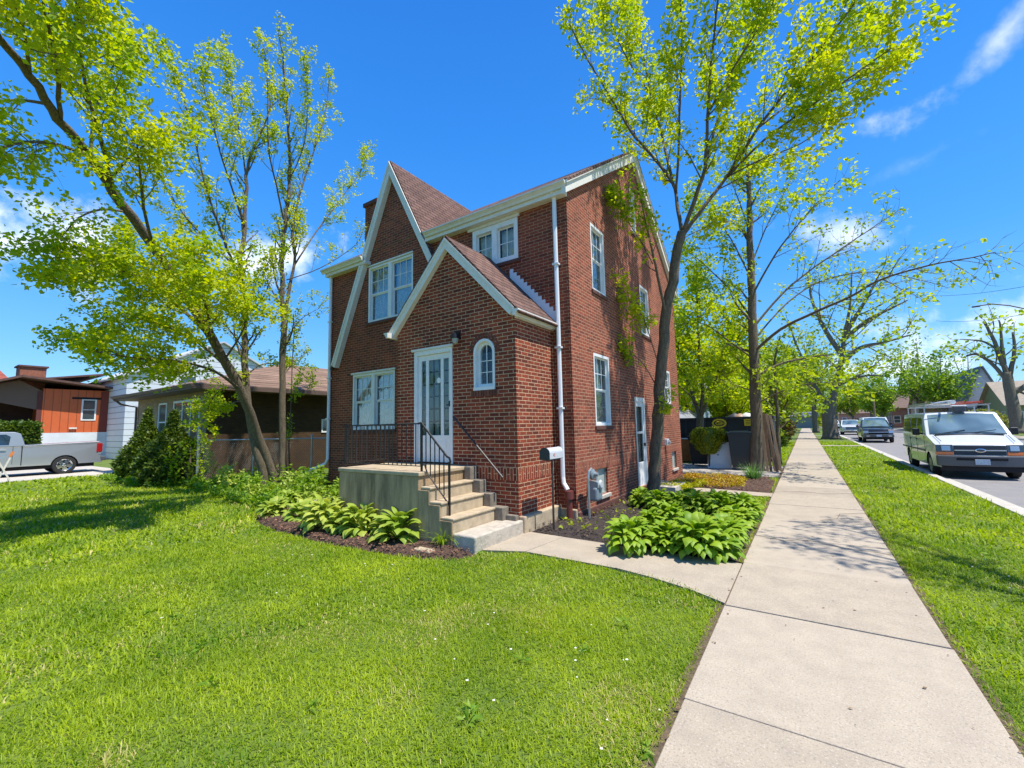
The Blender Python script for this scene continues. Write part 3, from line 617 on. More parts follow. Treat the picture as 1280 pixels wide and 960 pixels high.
for t in (.03, .5, .95): p = a.lerp(b, t); HR.beam(p, (p.x, Y0-.002, p.z-.03), .02, .02, black)
HR.build('handrail', house)
# roofs ------------------------------------------------------
def roof_quad(mb, pts, th, m):
    a, b, c = Vector(pts[0]), Vector(pts[1]), Vector(pts[2]); n = (b-a).cross(c-a).normalized()
    if n.z < 0: n = -n
    k = len(pts); lo = [Vector(p) for p in pts]; hi = [p+n*th for p in lo]
    mb.add(lo+hi, [tuple(range(k))[::-1], tuple(range(k, 2*k))]+[(i, (i+1) % k, k+(i+1) % k, k+i) for i in range(k)], m)
ef, eb = Y1-.2, Y2+.2; sl_ = (PZ-6.62)/(YP-ef)
RF = MB()
zf = lambda y: 6.60+(y-ef)*(PZ-6.60)/(YP-ef)
for xa, xb, ys_ in ((XL-.15, -10.06, ef), (-10.06, -7.62, Y1+.02), (-7.62, X1+.14, ef)): roof_quad(RF, [(xa, ys_, zf(ys_)), (xb, ys_, zf(ys_)), (xb, YP, PZ), (xa, YP, PZ)], .06, roofm)
roof_quad(RF, [(XL-.15, eb, 6.60), (X1+.14, eb, 6.60), (X1+.14, YP+.004, PZ), (XL-.15, YP+.004, PZ)], .06, roofm)
RF.build('roof', house)
CG = MB(); gy = Y1-.14; px_, pz_ = -8.92, 9.06; yv = ef+(pz_-6.6)/sl_
ra = px_+(pz_-6.6)/1.95; la = px_-(pz_-6.6)/2.21
roof_quad(CG, [(px_, gy, pz_), (ra+.35, gy, 6.6-.35*1.95), (ra+.35, ef+.2, 6.6-.35*1.95), (ra, ef+.2, 6.64), (px_, yv+.1, pz_)], .05, roofm)
roof_quad(CG, [(px_, gy, pz_), (-11.42, gy, pz_-2.21*2.5), (-11.42, Y1-.004, pz_-2.21*2.5), (la, Y1-.004, 6.6), (la, ef+.2, 6.64), (px_, yv+.1, pz_)], .05, roofm)
CG.build('cross_gable_roof', house)
def bargeboard(mb, peak, ends, wdt, fy, y0, y1, m):
    """two sloping boards (in the x-z plane) meeting at the peak; the lower edge is parallel"""
    for (ex, ez) in ends:
        p = Vector((peak[0], 0, peak[1])); e = Vector((ex, 0, ez)); d = (e-p).normalized(); n = Vector((-d.z, 0, d.x)); n = n if n.z < 0 else -n
        a = p; b = e; c = e+n*wdt; k = abs(wdt/n.x) if abs(n.x) > 1e-6 else 0
        # inner apex straight below the peak
        drop = wdt/abs(d.x) if abs(d.x) > 1e-6 else wdt
        q = [(a.x, a.z), (b.x, b.z), (c.x, c.z), (a.x, a.z-drop)]
        mb.prism(q, lambda u, v: (u, y0, v), lambda u, v: (u, y1, v), m)
T = MB(); bargeboard(T, (px_, pz_+.01), [(-11.38, 3.66), (-7.28, 5.92)], .17, 0, Y1-.15, Y1-.004, cream)
bargeboard(T, (px_, pz_+.012), [(-11.38, 3.68), (-7.28, 5.93)], .05, 0, Y1-.172, Y1-.151, cream); T.build('bargeboard', house)
T = MB(); bargeboard(T, (PXM, 5.52), [(-7.27, 3.83), (-4.03, 3.83)], .15, 0, Y0-.11, Y0-.004, cream)
bargeboard(T, (PXM, 5.525), [(-7.27, 3.835), (-4.03, 3.835)], .045, 0, Y0-.13, Y0-.111, cream); T.build('bargeboard', house)
RF = MB(); gp_ = Y0-.12
roof_quad(RF, [(PXM, gp_, 5.53), (-3.94, gp_, 3.72), (-3.94, Y1-.003, 3.72), (PXM, Y1-.003, 5.53)], .045, roofm)
roof_quad(RF, [(PXM, gp_, 5.53), (-7.36, gp_, 3.72), (-7.36, Y1-.003, 3.72), (PXM, Y1-.003, 5.53)], .045, roofm); RF.build('porch_roof', house)
# stepped white flashing where the porch roof meets the wall
T = MB(); flm = mat('white_flashing', (.70, .72, .74), .4); n = 13
for k in range(n):
    t0, t1 = .33+.67*k/n, .33+.67*(k+1)/n; xa, xb = PXM+(X0+.12-PXM)*t0, PXM+(X0+.12-PXM)*t1; zr = lambda x: 5.58-(x-PXM)*1.058
    q = [(xa, zr(xa)+.0), (xb, zr(xb)+.0), (xb, zr(xa)+.19), (xa, zr(xa)+.19)]; T.prism(q, lambda u, v: (u, Y1-.016, v), lambda u, v: (u, Y1-.004, v), flm)
T.build('flashing', house)
# fascia, gutters
def gutter(mb, a, b, m, out):
    a, b, out = Vector(a), Vector(b), Vector(out)
    prof = [(0, 0), (.045, -.012), (.06, .03), (.105, .075), (.118, .075), (.118, .105), (.105, .105), (0, .105)]
    k = len(prof); vs = [p+out*u+Vector((0, 0, v)) for p in (a, b) for u, v in prof]
    mb.add(vs, [tuple(range(k)), tuple(range(2*k-1, k-1, -1))]+[(i, (i+1) % k, k+(i+1) % k, k+i) for i in range(k)], m)
gut = mat('cream_gutter', (.78, .75, .67), .4, col2=(.66, .63, .54), vscale=5)
G = MB(); gutter(G, (-7.50, ef+.02, 6.50), (X1+.10, ef+.02, 6.50), gut, (0, -1, 0)); G.build('gutter', house); G = MB(); gutter(G, (XL-.2, ef+.02, 6.50), (la+.1, ef+.02, 6.50), gut, (0, -1, 0)); G.build('gutter', house); G = MB(); gutter(G, (XL-.15, eb-.02, 6.5), (X1+.14, eb-.02, 6.5), gut, (0, 1, 0)); G.build('gutter', house)
G = MB(); G.box(-7.52, X1+.02, ef+.02, Y1-.003, 6.40, 6.50, cream); G.build('fascia', house); G = MB(); G.box(XL-.1, la+.2, ef+.02, Y1-.003, 6.40, 6.50, cream); G.build('fascia', house)
G = MB(); gutter(G, (X0+.04, Y0-.14, 3.70), (X0+.04, Y1-.03, 3.70), gut, (1, 0, 0)); G.box(X0+.001, X0+.04, Y0-.004, Y1-.004, 3.68, 3.80, cream); G.build('porch_gutter', house); G = MB(); gutter(G, (PXL-.04, Y0-.25, 3.70), (PXL-.04, Y1-.03, 3.70), gut, (-1, 0, 0)); G.build('porch_gutter', house)
# rakes of the side gable
G = MB()
for sgn, ye in ((1, ef-.02), (-1, eb+.02)):
    d = Vector((0, YP-ye, PZ-6.62)).normalized(); q = [(ye, 6.60-.02), (YP, PZ), (YP, PZ-.30), (ye, 6.60-.30+.06)]
    G.prism(q, lambda u, v: (X1+.003, u, v), lambda u, v: (X1+.10, u, v), cream)
    q = [(ye, 6.66), (YP, PZ+.07), (YP, PZ-.03), (ye, 6.56)]; G.prism(q, lambda u, v: (X1+.101, u, v), lambda u, v: (X1+.137, u, v), cream)
G.build('rake_board', house)
# downspouts
dsm = mat('white_downspout', (.78, .79, .80), .35)
def ds(name, pts, r=.042):
    d = MB(); d.tube(pts, r, 8, dsm)
    for z in (2.1, 3.3, 5.0):
        if pts[0][2] > z > pts[-2][2]: d.box(pts[1][0]-.065, pts[1][0]+.065, pts[1][1]-.045, pts[1][1]+.05, z, z+.035, dsm)
    return d.build(name, house)
ds('downspout', [(-3.93, Y1-.16, 6.52), (-3.93, Y1-.075, 6.38), (-3.93, Y1-.06, 3.7), (-3.93, Y1-.06, .80), (-3.91, Y1-.07, .68), (-3.82, Y1-.09, .56)], .045)
ds('downspout', [(XL+.02, Y1-.16, 6.52), (XL+.03, Y1-.07, 6.40), (XL+.03, Y1-.055, 1.4), (XL+.03, Y1-.055, .95), (XL-.02, Y1-.08, .82), (XL-.35, Y1-.2, .68), (XL-.85, Y1-.35, .55)], .045)
d = MB(); rp = mat('red_clay_pipe', (.16, .04, .03), .5); d.tube([(-3.79, Y1-.1, -.05), (-3.79, Y1-.1, .42)], .058, 14, rp); d.tube([(-3.79, Y1-.1, .40), (-3.79, Y1-.1, .55)], .085, 14, rp); d.build('drain_pipe', house)
# chimney
c = MB(); c.box(-13.0+.0, -12.2, 10.6, 11.5, 5.0, 10.75, brickC); c.box(-13.06, -12.14, 10.54, 11.56, 10.75, 10.9, brickD); 
c = MB(); c.box(-12.28, -11.655, 9.2, 10.1, -.1, 9.55, brickC); c.box(-12.34, -11.6, 9.14, 10.16, 9.55, 9.68, brickD); c.box(-12.1, -11.85, 9.45, 9.85, 9.68, 9.85, mat('clay_pot', (.3, .12, .07), .8)); c.build('chimney', house)
# side door -----------------------------------------------------
u0, u1, v0, v1 = SD
D = MB(); D.box(X1-.08, X1-.005, u0, u0+.09, v0, v1, white); D.box(X1-.08, X1-.005, u1-.09, u1, v0, v1, white); D.box(X1-.08, X1-.005, u0+.09, u1-.09, v1-.12, v1, white); sd_ = D.build('side_door', house, bevel=.005)
D = MB(); a, b = u0+.09, u1-.09
D.box(X1-.065, X1-.03, a, b, v0, v0+.62, white); D.box(X1-.065, X1-.03, a, a+.10, v0+.62, v1-.12, white); D.box(X1-.065, X1-.03, b-.10, b, v0+.62, v1-.12, white); D.box(X1-.065, X1-.03, a+.10, b-.10, v1-.25, v1-.12, white); D.box(X1-.065, X1-.03, a+.10, b-.10, v0+1.38, v0+1.44, white); D.build('door_leaf', sd_, bevel=.004)
D = MB(); D.box(X1-.05, X1-.046, a+.1, b-.1, v0+.62, v1-.25, glass); D.build('pane', sd_); D = MB(); D.box(X1-.12, X1-.115, a, b, v0, v1, mat('blind', (.5, .52, .5), .8)); D.build('blind', sd_)
D = MB(); D.box(X1-.03, X1+.02, b-.08, b-.04, 1.18, 1.26, black); D.build('handle', sd_, bevel=.005)
# conduit, side light
D = MB(); D.tube([(X1+.03, 10.05, .4), (X1+.03, 10.05, 3.1)], .012, 6, mat('grey_conduit', (.2, .12, .1), .6)); D.build('conduit', house)
D = MB(); D.box(X1, X1+.10, 13.9, 14.1, 1.1, 1.3, white); D.lathe([(.06, 0), (.075, .05), (.05, .12)], (X1+.10, 14.0, 1.14), 12, MATS['lamp_glass']); D.build('outdoor_outlet', house, bevel=.01)

# ================================================================== LEAF AND TREE TOOLS
def leaf_cloud(P, N, size, r, elong=1.5, droop=.3, pref=None):
    """P (n,3) leaf positions -> folded leaf quads (6 vertices, two halves share the midrib)"""
    n = len(P)
    d = r.normal(size=(n, 3)); d[:, 2] = d[:, 2]*.6-droop; d /= np.linalg.norm(d, axis=1, keepdims=True)
    u = r.normal(size=(n, 3)); u[:, 2] += .9
    s = np.cross(d, u); s /= np.linalg.norm(s, axis=1, keepdims=True)+1e-9; nn = np.cross(s, d)
    L = size*r.uniform(.6, 1.25, (n, 1)); w = L/elong/2
    a = P; b = P+d*L*.45+s*w+nn*w*.35; c = P+d*L; e = P+d*L*.45-s*w+nn*w*.35
    V = np.stack([a, b, c, e], 1).reshape(-1, 3)
    F = np.arange(n*4).reshape(-1, 4)
    return V, np.concatenate([F[:, [0, 1, 2]], F[:, [0, 2, 3]]])
def smooth_path(pts, k=3):
    pts = [Vector(p) for p in pts]; out = []
    for i in range(len(pts)-1):
        p0, p1, p2, p3 = pts[max(i-1, 0)], pts[i], pts[i+1], pts[min(i+2, len(pts)-1)]
        for j in range(k):
            t = j/k; out.append(.5*((2*p1)+(-p0+p2)*t+(2*p0-5*p1+4*p2-p3)*t*t+(-p0+3*p1-3*p2+p3)*t**3))
    out.append(pts[-1]); return out
def grow(mb, path, r0, depth, rd, P, o, m):
    """spawn side branches from a limb path"""
    L = sum((path[i+1]-path[i]).length for i in range(len(path)-1))
    n = max(2, int(L*o['dens'][depth]))
    for k in range(n):
        t = o['start'][depth]+(1-o['start'][depth])*(k+rd.random())/n; f = t*(len(path)-1); i = min(int(f), len(path)-2); p = path[i].lerp(path[i+1], f-i)
        tan = (path[i+1]-path[i]).normalized(); ax = tan.orthogonal().normalized(); ax.rotate(Matrix.Rotation(rd.uniform(0, 6.283), 3, tan)) if False else None
        ang = rd.uniform(*o['ang']); az = rd.uniform(0, 2*math.pi); a = tan.orthogonal().normalized(); b = tan.cross(a)
        d = (tan*math.cos(ang)+(a*math.cos(az)+b*math.sin(az))*math.sin(ang)).normalized()
        ln = o['len'][depth]*rd.uniform(.5, 1.15)*(1-.55*t)*o.get('scale', 1)
        rad = max(o['rmin'], r0*(1-.75*t)*.45); q = p.copy(); pts = [q.copy()]; segs = 4 if depth == 0 else 3
        for s_ in range(segs):
            d = (d+Vector((rd.gauss(0, .16), rd.gauss(0, .16), rd.gauss(0, .12)+o['up']))).normalized(); q = q+d*ln/segs; pts.append(q.copy())
        mb.tube(pts, [rad*(1-.75*j/segs) for j in range(segs+1)], 4 if depth == 0 else 3, m, cap=False)
        if depth+1 < o['depth']: grow(mb, pts, rad, depth+1, rd, P, o, m)
        dp = o['leafp'][depth]
        for s_ in range(len(pts)-1):
            for _ in range(int(dp*rd.uniform(.4, 1.5)+rd.random())):
                P.append(pts[s_].lerp(pts[s_+1], rd.random()))
        for _ in range(int(dp*2)): P.append(pts[-1])
DEF = dict(dens=[2.2, 3.2], start=[.25, .2], ang=(R(28), R(60)), len=[1.6, .7], rmin=.005, up=.07, depth=2, leafp=[1, 2.2])
def tree(name, label, cat, limbs, leafm, lsize=.09, spread=.08, seed=1, opt=None, group=None, bk=None, mult=1., lobe=None, skipfn=None):
    """limbs: (points, r_start, r_end, spawn?)"""
    rd = random.Random(seed); r = np.random.default_rng(seed); o = dict(DEF); o.update(opt or {}); bk = bk or bark
    base = limbs[0][0][0]; root = empty(name, (base[0], base[1], 0), label, cat, group)
    tr = MB(); P = []
    for limb in limbs:
        pts, ra, rb = limb[:3]; sp = limb[3] if len(limb) > 3 else 1.
        path = smooth_path(pts, 4); n = len(path)
        for i in range(1, n-1): path[i] = path[i]+Vector((rd.gauss(0, 1), rd.gauss(0, 1), 0))*min(ra, .12)*.12
        tr.tube(path, [ra+(rb-ra)*(i/(n-1)) + (ra*.35*math.exp(-i*1.2) if pts[0][2] < .3 else 0) for i in range(n)], 10 if ra > .08 else 6, bk)
        if sp > 0:
            oo = dict(o); oo['dens'] = [q*sp for q in o['dens']]
            if len(limb) > 4: oo.update(limb[4])
            k = len(P); grow(tr, path, ra, 0, rd, P, oo, bk if ra > .03 else twigm)
            if len(limb) > 5: P[k:] = [p for p in P[k:] if rd.random() < limb[5]]
    tr.build('trunk', root, smooth=True)
    if P and mult > 0:
        A = np.array([tuple(p) for p in P]); n = int(len(A)*mult/5)*5; A = np.repeat(A[r.integers(0, len(A), n//5+1)], 5, 0)[:n] if lsize < .25 else A[r.integers(0, len(A), n)]
        A = A+np.repeat(r.normal(size=(len(A)//5+1, 3)), 5, 0)[:len(A)]*spread*.35+r.normal(size=A.shape)*min(spread, .075*(lsize/.12)) if lsize < .25 else A+r.normal(size=A.shape)*spread
        V, F = leaf_cloud(A, None, lsize, r)
        npmesh('crown', V, F, leafm, root)
    return root
def xs(pts, X): return [atx(a, b, X+(c if c else 0)) for a, b, c in [(p+(0,))[:3] for p in pts]]
def yp(pts, Y): return [aty(a, b, Y+(c if c else 0)) for a, b, c in [(p+(0,))[:3] for p in pts]]

# ---- young tree in the hosta bed, beside the house
B = yp([(817, 617), (819, 575), (822, 520), (827, 455), (833, 395), (842, 340), (848, 305), (852, 290)], 11.3)
def L1(p, z0=0): return yp(p, 11.3)
T1 = [(B, .155, .11, 0),
 (L1([(852, 290), (846, 255, .1), (841, 229, .2), (815, 195, .0), (789, 165, -.6), (765, 125, -1.2), (735, 75, -1.8), (712, 30, -2.4)]), 0.054, 0.014, 1),
 (L1([(842, 232, .2), (832, 190, .5), (822, 150, .9), (807, 86, 1.4), (797, 20, 2.0), (790, -60, 2.5)]), 0.043, 0.014, 1),
 (L1([(845, 240, .1), (848, 190, -.2), (850, 130, -.6), (852, 60, -1.1), (850, -20, -1.6), (850, -90, -2)]), 0.036, 0.014, 1),
 (L1([(853, 292), (868, 250, -.2), (881, 210, -.4), (884, 150, -.7), (889, 80, -1.), (897, 0, -1.5), (900, -80, -2)]), 0.061, 0.014, 1),
 (L1([(881, 208, -.4), (900, 140, .2), (922, 80, .7), (945, 10, 1.2), (960, -60, 1.6)]), 0.036, 0.014, 1),
 (L1([(854, 293), (880, 258, .2), (908, 222, .5), (950, 157, .2), (998, 95, -.3), (1040, 42, -.8), (1085, -20, -1.2)]), 0.054, 0.014, 1),
 (L1([(910, 220, .5), (955, 175, 0), (1010, 135, -.7), (1065, 95, -1.2), (1115, 60, -1.6)]), 0.032, 0.009, 1.2),
 (L1([(950, 158, -.4), (1000, 118, 1.), (1050, 70, 1.8), (1090, 30, 2.6)]), 0.025, 0.009, 1.1),
 (L1([(833, 397), (822, 345, -.6), (812, 300, -1.1), (802, 255, -1.6), (790, 205, -2.0)]), 0.040, 0.010, .9, dict(len=[.9, .45]), .45),
 (L1([(819, 480), (800, 450, -.5), (775, 437, -.9), (752, 432, -1.2)]), 0.016, 0.006, 1.1, dict(len=[.55, .3])),
 (L1([(824, 460), (812, 420, -.4), (800, 390, -.8), (770, 360, -1.1), (758, 348, -1.3)]), 0.016, 0.006, 1.2, dict(len=[.6, .35])),
 (L1([(816, 330, -.6), (800, 300, -1.), (780, 270, -1.3), (765, 245, -1.6)]), 0.014, 0.006, 1.2, dict(len=[.6, .35])),
 (L1([(822, 545), (832, 515, -.3), (840, 490, -.5)]), 0.009, 0.004, 1., dict(len=[.3, .2]), .35),

 (L1([(886, 140, -.8), (920, 80, -.9), (960, 15, -1.2), (990, -50, -1.5)]), 0.029, 0.009, 1.2),
 (L1([(815, 120, 1.), (785, 75, .6), (765, 30, .2), (750, -30, 0)]), 0.025, 0.009, 1.2),
 (L1([(908, 222, .5), (950, 200, .2), (1000, 180, -.2), (1040, 150, -.6)]), 0.022, 0.007, 1.2),
 (L1([(850, 300), (880, 285, .6), (915, 275, 1.1)]), 0.014, 0.006, 1.2, dict(len=[.6, .35]))]
tree('young_maple_tree', 'tall young tree with yellow green leaves rising from the hostas beside the brick house', 'tree', T1, leafY, .108, .22, 11,
     dict(dens=[3.4, 3.8], len=[1.7, .6], leafp=[1.1, 1.7], rmin=.004, ang=(R(20), R(50)), up=.1), mult=3.6)
# ---- street tree at the brown boards, wide and half bare
def L2(p): return yp(p, 18.3)
TR2 = [(L2([(947, 592), (946, 545), (944, 480), (941, 410), (938, 330), (937, 260), (935, 215), (932, 190)]), 0.242, 0.034, .6),
 (L2([(944, 470), (975, 455, .4), (1010, 447, .8), (1060, 440, 1.4), (1100, 430, 1.8)]), 0.048, 0.010, 1., {}, .25),
 (L2([(942, 440), (975, 412, -.5), (1015, 392, -1.), (1060, 372, -1.5), (1100, 350, -2.), (1160, 332, -2.6), (1215, 322, -3.), (1245, 315, -3.2)]), 0.058, 0.008, 1.2, {}, .12),
 (L2([(941, 410), (975, 370, .5), (1010, 340, 1.), (1050, 312, 1.5), (1090, 285, 1.9), (1125, 262, 2.3)]), 0.048, 0.008, 1.2, {}, .12),
 (L2([(940, 370), (965, 325, -.4), (990, 290, -.8), (1020, 255, -1.2), (1050, 225, -1.5)]), 0.041, 0.008, 1.1, {}, .3),
 (L2([(942, 425), (985, 378, 1.2), (1030, 350, 2.), (1090, 340, 3), (1150, 350, 3.6), (1185, 360, 4)]), 0.034, 0.008, 1.2, {}, .15),
 (L2([(938, 335), (955, 290, .5), (975, 250, 1.), (995, 215, 1.4)]), 0.034, 0.008, 1.1, {}, .5),
 (L2([(943, 450), (910, 425, -.5), (880, 405, -.9), (850, 405, -1.3)]), 0.041, 0.008, 1.2),
 (L2([(941, 400), (915, 365, .3), (885, 335, .8), (858, 312, 1.2)]), 0.041, 0.008, 1.2),
 (L2([(939, 350), (920, 310, -.3), (900, 275, -.5), (885, 245, -.8)]), 0.034, 0.008, 1.2),
 (L2([(937, 290), (925, 255, .3), (912, 220, .6), (905, 200, .8)]), 0.027, 0.008, 1.1),
 (L2([(944, 490), (915, 480, 1.), (885, 470, 1.6)]), 0.027, 0.007, 1.2),
 (L2([(945, 505), (975, 490, -.6), (1010, 480, -1.2), (1050, 478, -2)]), 0.027, 0.007, 1.2, {}, .5)]
tree('street_tree', 'straight trunked street tree at the leaning boards with long half bare branches over the sidewalk', 'tree', TR2, leafL, .14, .2, 5,
     dict(dens=[2.8, 3.2], len=[2.0, .85], leafp=[1.2, 1.8], rmin=.006, up=.05), mult=3.0)
# ---- small tree at the black container
L3 = lambda p: yp(p, 21.0)
tree('small_garden_tree', 'slim forked tree with lime leaves in front of the black container', 'tree',
 [(L3([(876, 572), (876, 545), (875, 520)]), .20, .15, 0), (L3([(875, 522), (866, 495), (858, 470), (848, 440), (845, 400)]), .09, .02, 1.2), (L3([(876, 522), (878, 480), (874, 440), (872, 395), (870, 350)]), .09, .02, 1.2),
  (L3([(877, 520), (888, 490), (898, 465), (915, 435), (930, 410)]), .08, .02, 1.2), (L3([(876, 500), (895, 470, 1), (905, 430, 1.4), (908, 390, 1.6)]), .05, .015, 1.2), (L3([(872, 505), (856, 488, -1), (842, 478, -1.5)]), .05, .015, 1.1)],
 leafY, .18, .25, 8, dict(dens=[2.8, 3.2], len=[1.9, .8], leafp=[1.5, 2.2], rmin=.008), mult=2.4)
# ---- left group: leaning tree and two upright ones behind the hosta bed
XT = -13.4
def LX(p): return xs(p, XT)
tree('leaning_tree', 'tall tree leaning far to the left over the lawn, dense with yellow green leaves', 'tree',
 [(LX([(345, 610, 0.0), (339, 589, 0.0), (322, 544, 0.1), (300, 487, 0.5), (250, 400, 1.0), (191, 307, 1.6), (142, 240, 2.1), (112, 195, 2.5), (75, 150, 3.0), (37, 94, 3.6), (0, 50, 4.1), (-50, -10, 4.7)]), 0.144, 0.041, 0),
  (LX([(300, 487, 0.5), (270, 465, 1.1), (225, 452, 1.7), (175, 448, 2.3), (120, 440, 2.9)]), 0.045, 0.009, 1.7, dict(len=[1.2, .55])), 
  (LX([(285, 460, 0.6), (250, 430, 0.4), (200, 405, 0.4), (150, 400, 0.2), (90, 425, 0.2)]), 0.045, 0.009, 1.8, dict(len=[1.2, .55])),
  (LX([(262, 420, 0.9), (225, 385, 1.7), (180, 350, 2.4), (130, 335, 2.9), (95, 340, 3.2)]), 0.045, 0.009, 1.8, dict(len=[1.2, .55])),
  (LX([(270, 435, 0.8), (262, 400, 2.2), (250, 365, 3.3), (230, 340, 3.8)]), 0.038, 0.009, 1.8),
  (LX([(280, 450, 0.7), (300, 420, 1.5), (310, 390, 2.1), (300, 360, 2.7)]), 0.030, 0.009, 1.4),
  (LX([(230, 368, 1.2), (190, 330, 1.0), (150, 320, 0.5), (110, 345, 0.4)]), 0.038, 0.009, 1.6),
  (LX([(191, 307, 1.6), (180, 260, 2.5), (175, 215, 3.2), (170, 170, 3.9)]), 0.038, 0.009, 1.3),
  (LX([(160, 265, 1.9), (125, 262, 2.3), (95, 275, 2.6), (75, 300, 2.7)]), 0.026, 0.007, 1.3, {}, .6),
  (LX([(142, 240, 2.1), (128, 180, 2.9), (110, 120, 3.5), (100, 60, 4.3), (95, 0, 4.9)]), 0.045, 0.011, 1.3), (LX([(112, 195, 2.5), (120, 140, 2.5), (135, 95, 2.4), (160, 50, 2.3)]), 0.034, 0.009, 1.2),
  (LX([(110, 195, 2.6), (70, 180, 3.4), (35, 178, 3.9), (0, 185, 4.2)]), 0.034, 0.009, 1.4), (LX([(75, 150, 3.0), (72, 90, 3.8), (60, 30, 4.7), (50, -30, 5.3)]), 0.038, 0.011, 1.4), (LX([(60, 130, 3.2), (20, 125, 3.0), (-20, 130, 2.9)]), 0.030, 0.009, 1.4),
  (LX([(37, 94, 3.6), (30, 40, 4.5), (10, -10, 5.2)]), 0.030, 0.009, 1.4), (LX([(135, 230, 2.2), (158, 200, 2.8), (190, 175, 3.3), (215, 160, 3.6)]), 0.030, 0.009, 1.1)],
 leafY, .092, .26, 21, dict(dens=[3.2, 3.4], len=[1.7, .7], leafp=[1.3, 2.1], rmin=.004, ang=(R(18), R(52))), mult=4.0)
tree('sapling_tree', 'upright tree with thin twigs between the leaning tree and the brick house', 'tree',
 [(LX([(330, 612), (328, 592), (315, 540), (307, 480), (306, 424), (305, 375), (300, 330), (306, 285), (308, 220), (315, 190), (326, 165), (345, 120)]), 0.126, 0.015, .8, {}, .8),
  (LX([(303, 350), (290, 325, .3), (277, 292, .5), (255, 225, .8), (240, 161, 1.), (222, 100, 1.2)]), 0.045, 0.009, 1.2, {}, .8),
  (LX([(296, 335), (270, 310, -.4), (235, 275, -.6), (205, 230, -.9), (190, 190, -1)]), 0.030, 0.007, 1.2, {}, .7),
  (LX([(306, 285), (290, 235, .5), (275, 190, .8), (262, 140, 1), (250, 90, 1.2)]), 0.030, 0.007, 1.2, {}, .8),
  (LX([(308, 225), (300, 170, -.4), (290, 120, -.7), (285, 70, -1)]), 0.026, 0.007, 1.2, {}, .8), (LX([(306, 400), (330, 370, .4), (345, 330, .7)]), 0.022, 0.007, 1.2),
  (LX([(307, 440), (285, 410, .8), (265, 395, 1.2)]), 0.022, 0.007, 1.4), (LX([(307, 470), (330, 455, -.6), (365, 458, -.9), (385, 475, -1)]), 0.022, 0.007, 1.3, dict(len=[.8, .4])), (LX([(309, 490), (280, 485, -.8), (262, 505, -1.2), (250, 540, -1.4)]), 0.022, 0.007, 1.3, dict(len=[.9, .45])), (LX([(310, 500), (285, 505, -1.2), (255, 520, -1.8)]), 0.022, 0.007, 1.6, dict(len=[.9, .45]))],
 leafY, .085, .15, 31, dict(dens=[3.2, 3.2], len=[1.5, .55], leafp=[.8, 1.5], rmin=.004, ang=(R(15), R(42)), up=.12), mult=5.0)
tree('twin_stem_tree', 'upright tree with two close stems nearest the left downspout of the brick house', 'tree',
 [(LX([(352, 608), (354, 560), (353, 480), (354, 400), (352, 345), (356, 281), (362, 225), (361, 165), (356, 105), (349, 37)]), 0.116, 0.013, .9, {}, .7),
  (LX([(355, 400), (362, 360), (369, 320), (365, 290), (375, 243), (390, 195), (405, 150), (412, 100)]), 0.056, 0.009, 1.2, {}, .75),
  (LX([(356, 281), (345, 230, .4), (335, 180, .7), (335, 110, 1), (330, 60, 1.2)]), 0.030, 0.007, 1.2, {}, .7), (LX([(369, 330), (395, 290, -.3), (425, 250, -.6), (450, 215, -.9), (462, 190, -1)]), 0.030, 0.007, 1.2, {}, .7),
  (LX([(358, 350), (400, 335, .5), (440, 310, 1), (452, 295, 1.2)]), 0.019, 0.006, 1.1, {}, .5), (LX([(362, 225), (380, 180, .5), (385, 120, .9), (378, 70, 1.2)]), 0.022, 0.007, 1.2, {}, .7),
  (LX([(354, 430), (375, 400, .4), (400, 385, .7)]), 0.015, 0.006, 1.2, {}, .6), (LX([(354, 470), (370, 450, -.5), (385, 440, -.9)]), 0.015, 0.006, 1.2, {}, .6),
  (LX([(364, 600), (361, 560), (364, 500), (366, 440), (369, 400)]), 0.026, 0.011, .5, dict(len=[.5, .3]))],
 leafY, .08, .14, 41, dict(dens=[3.2, 3.2], len=[1.4, .5], leafp=[.8, 1.4], rmin=.004, ang=(R(15), R(42)), up=.12), mult=5.0)
tree('verge_tree', 'sparse street tree on the verge just outside the right edge, shading the sidewalk', 'tree',
 [([(3.0, 4.6, -.05), (3.25, 4.7, 1.2), (4.1, 5.0, 3.2), (5.0, 5.6, 5.2)], .15, .1, 0), ([(5.0, 5.6, 5.2), (5.1, 6.8, 6.8), (4.7, 8.3, 7.9), (4.1, 9.1, 8.2), (3.7, 9.3, 8.1)], .05, .012, 1.4), ([(5.0, 5.9, 5.6), (4.5, 7.0, 6.9), (3.7, 7.8, 7.5), (3.25, 8.3, 7.7)], .045, .012, 1.4),
  ([(4.9, 8.0, 7.6), (4.9, 9.2, 8.6), (4.7, 10.0, 8.9)], .035, .01, 1.4), ([(5.0, 5.6, 5.2), (5.6, 6.6, 7.6), (5.9, 8.0, 9.8)], .07, .02, 1.), ([(5.2, 6.5, 6.8), (4.6, 7.2, 8.6), (4.1, 7.6, 9.4)], .035, .01, 1.3)],
 leafY, .10, .15, 77, dict(dens=[2.8, 3.2], len=[1.15, .55], leafp=[.6, 1.1], rmin=.006), mult=1.2)
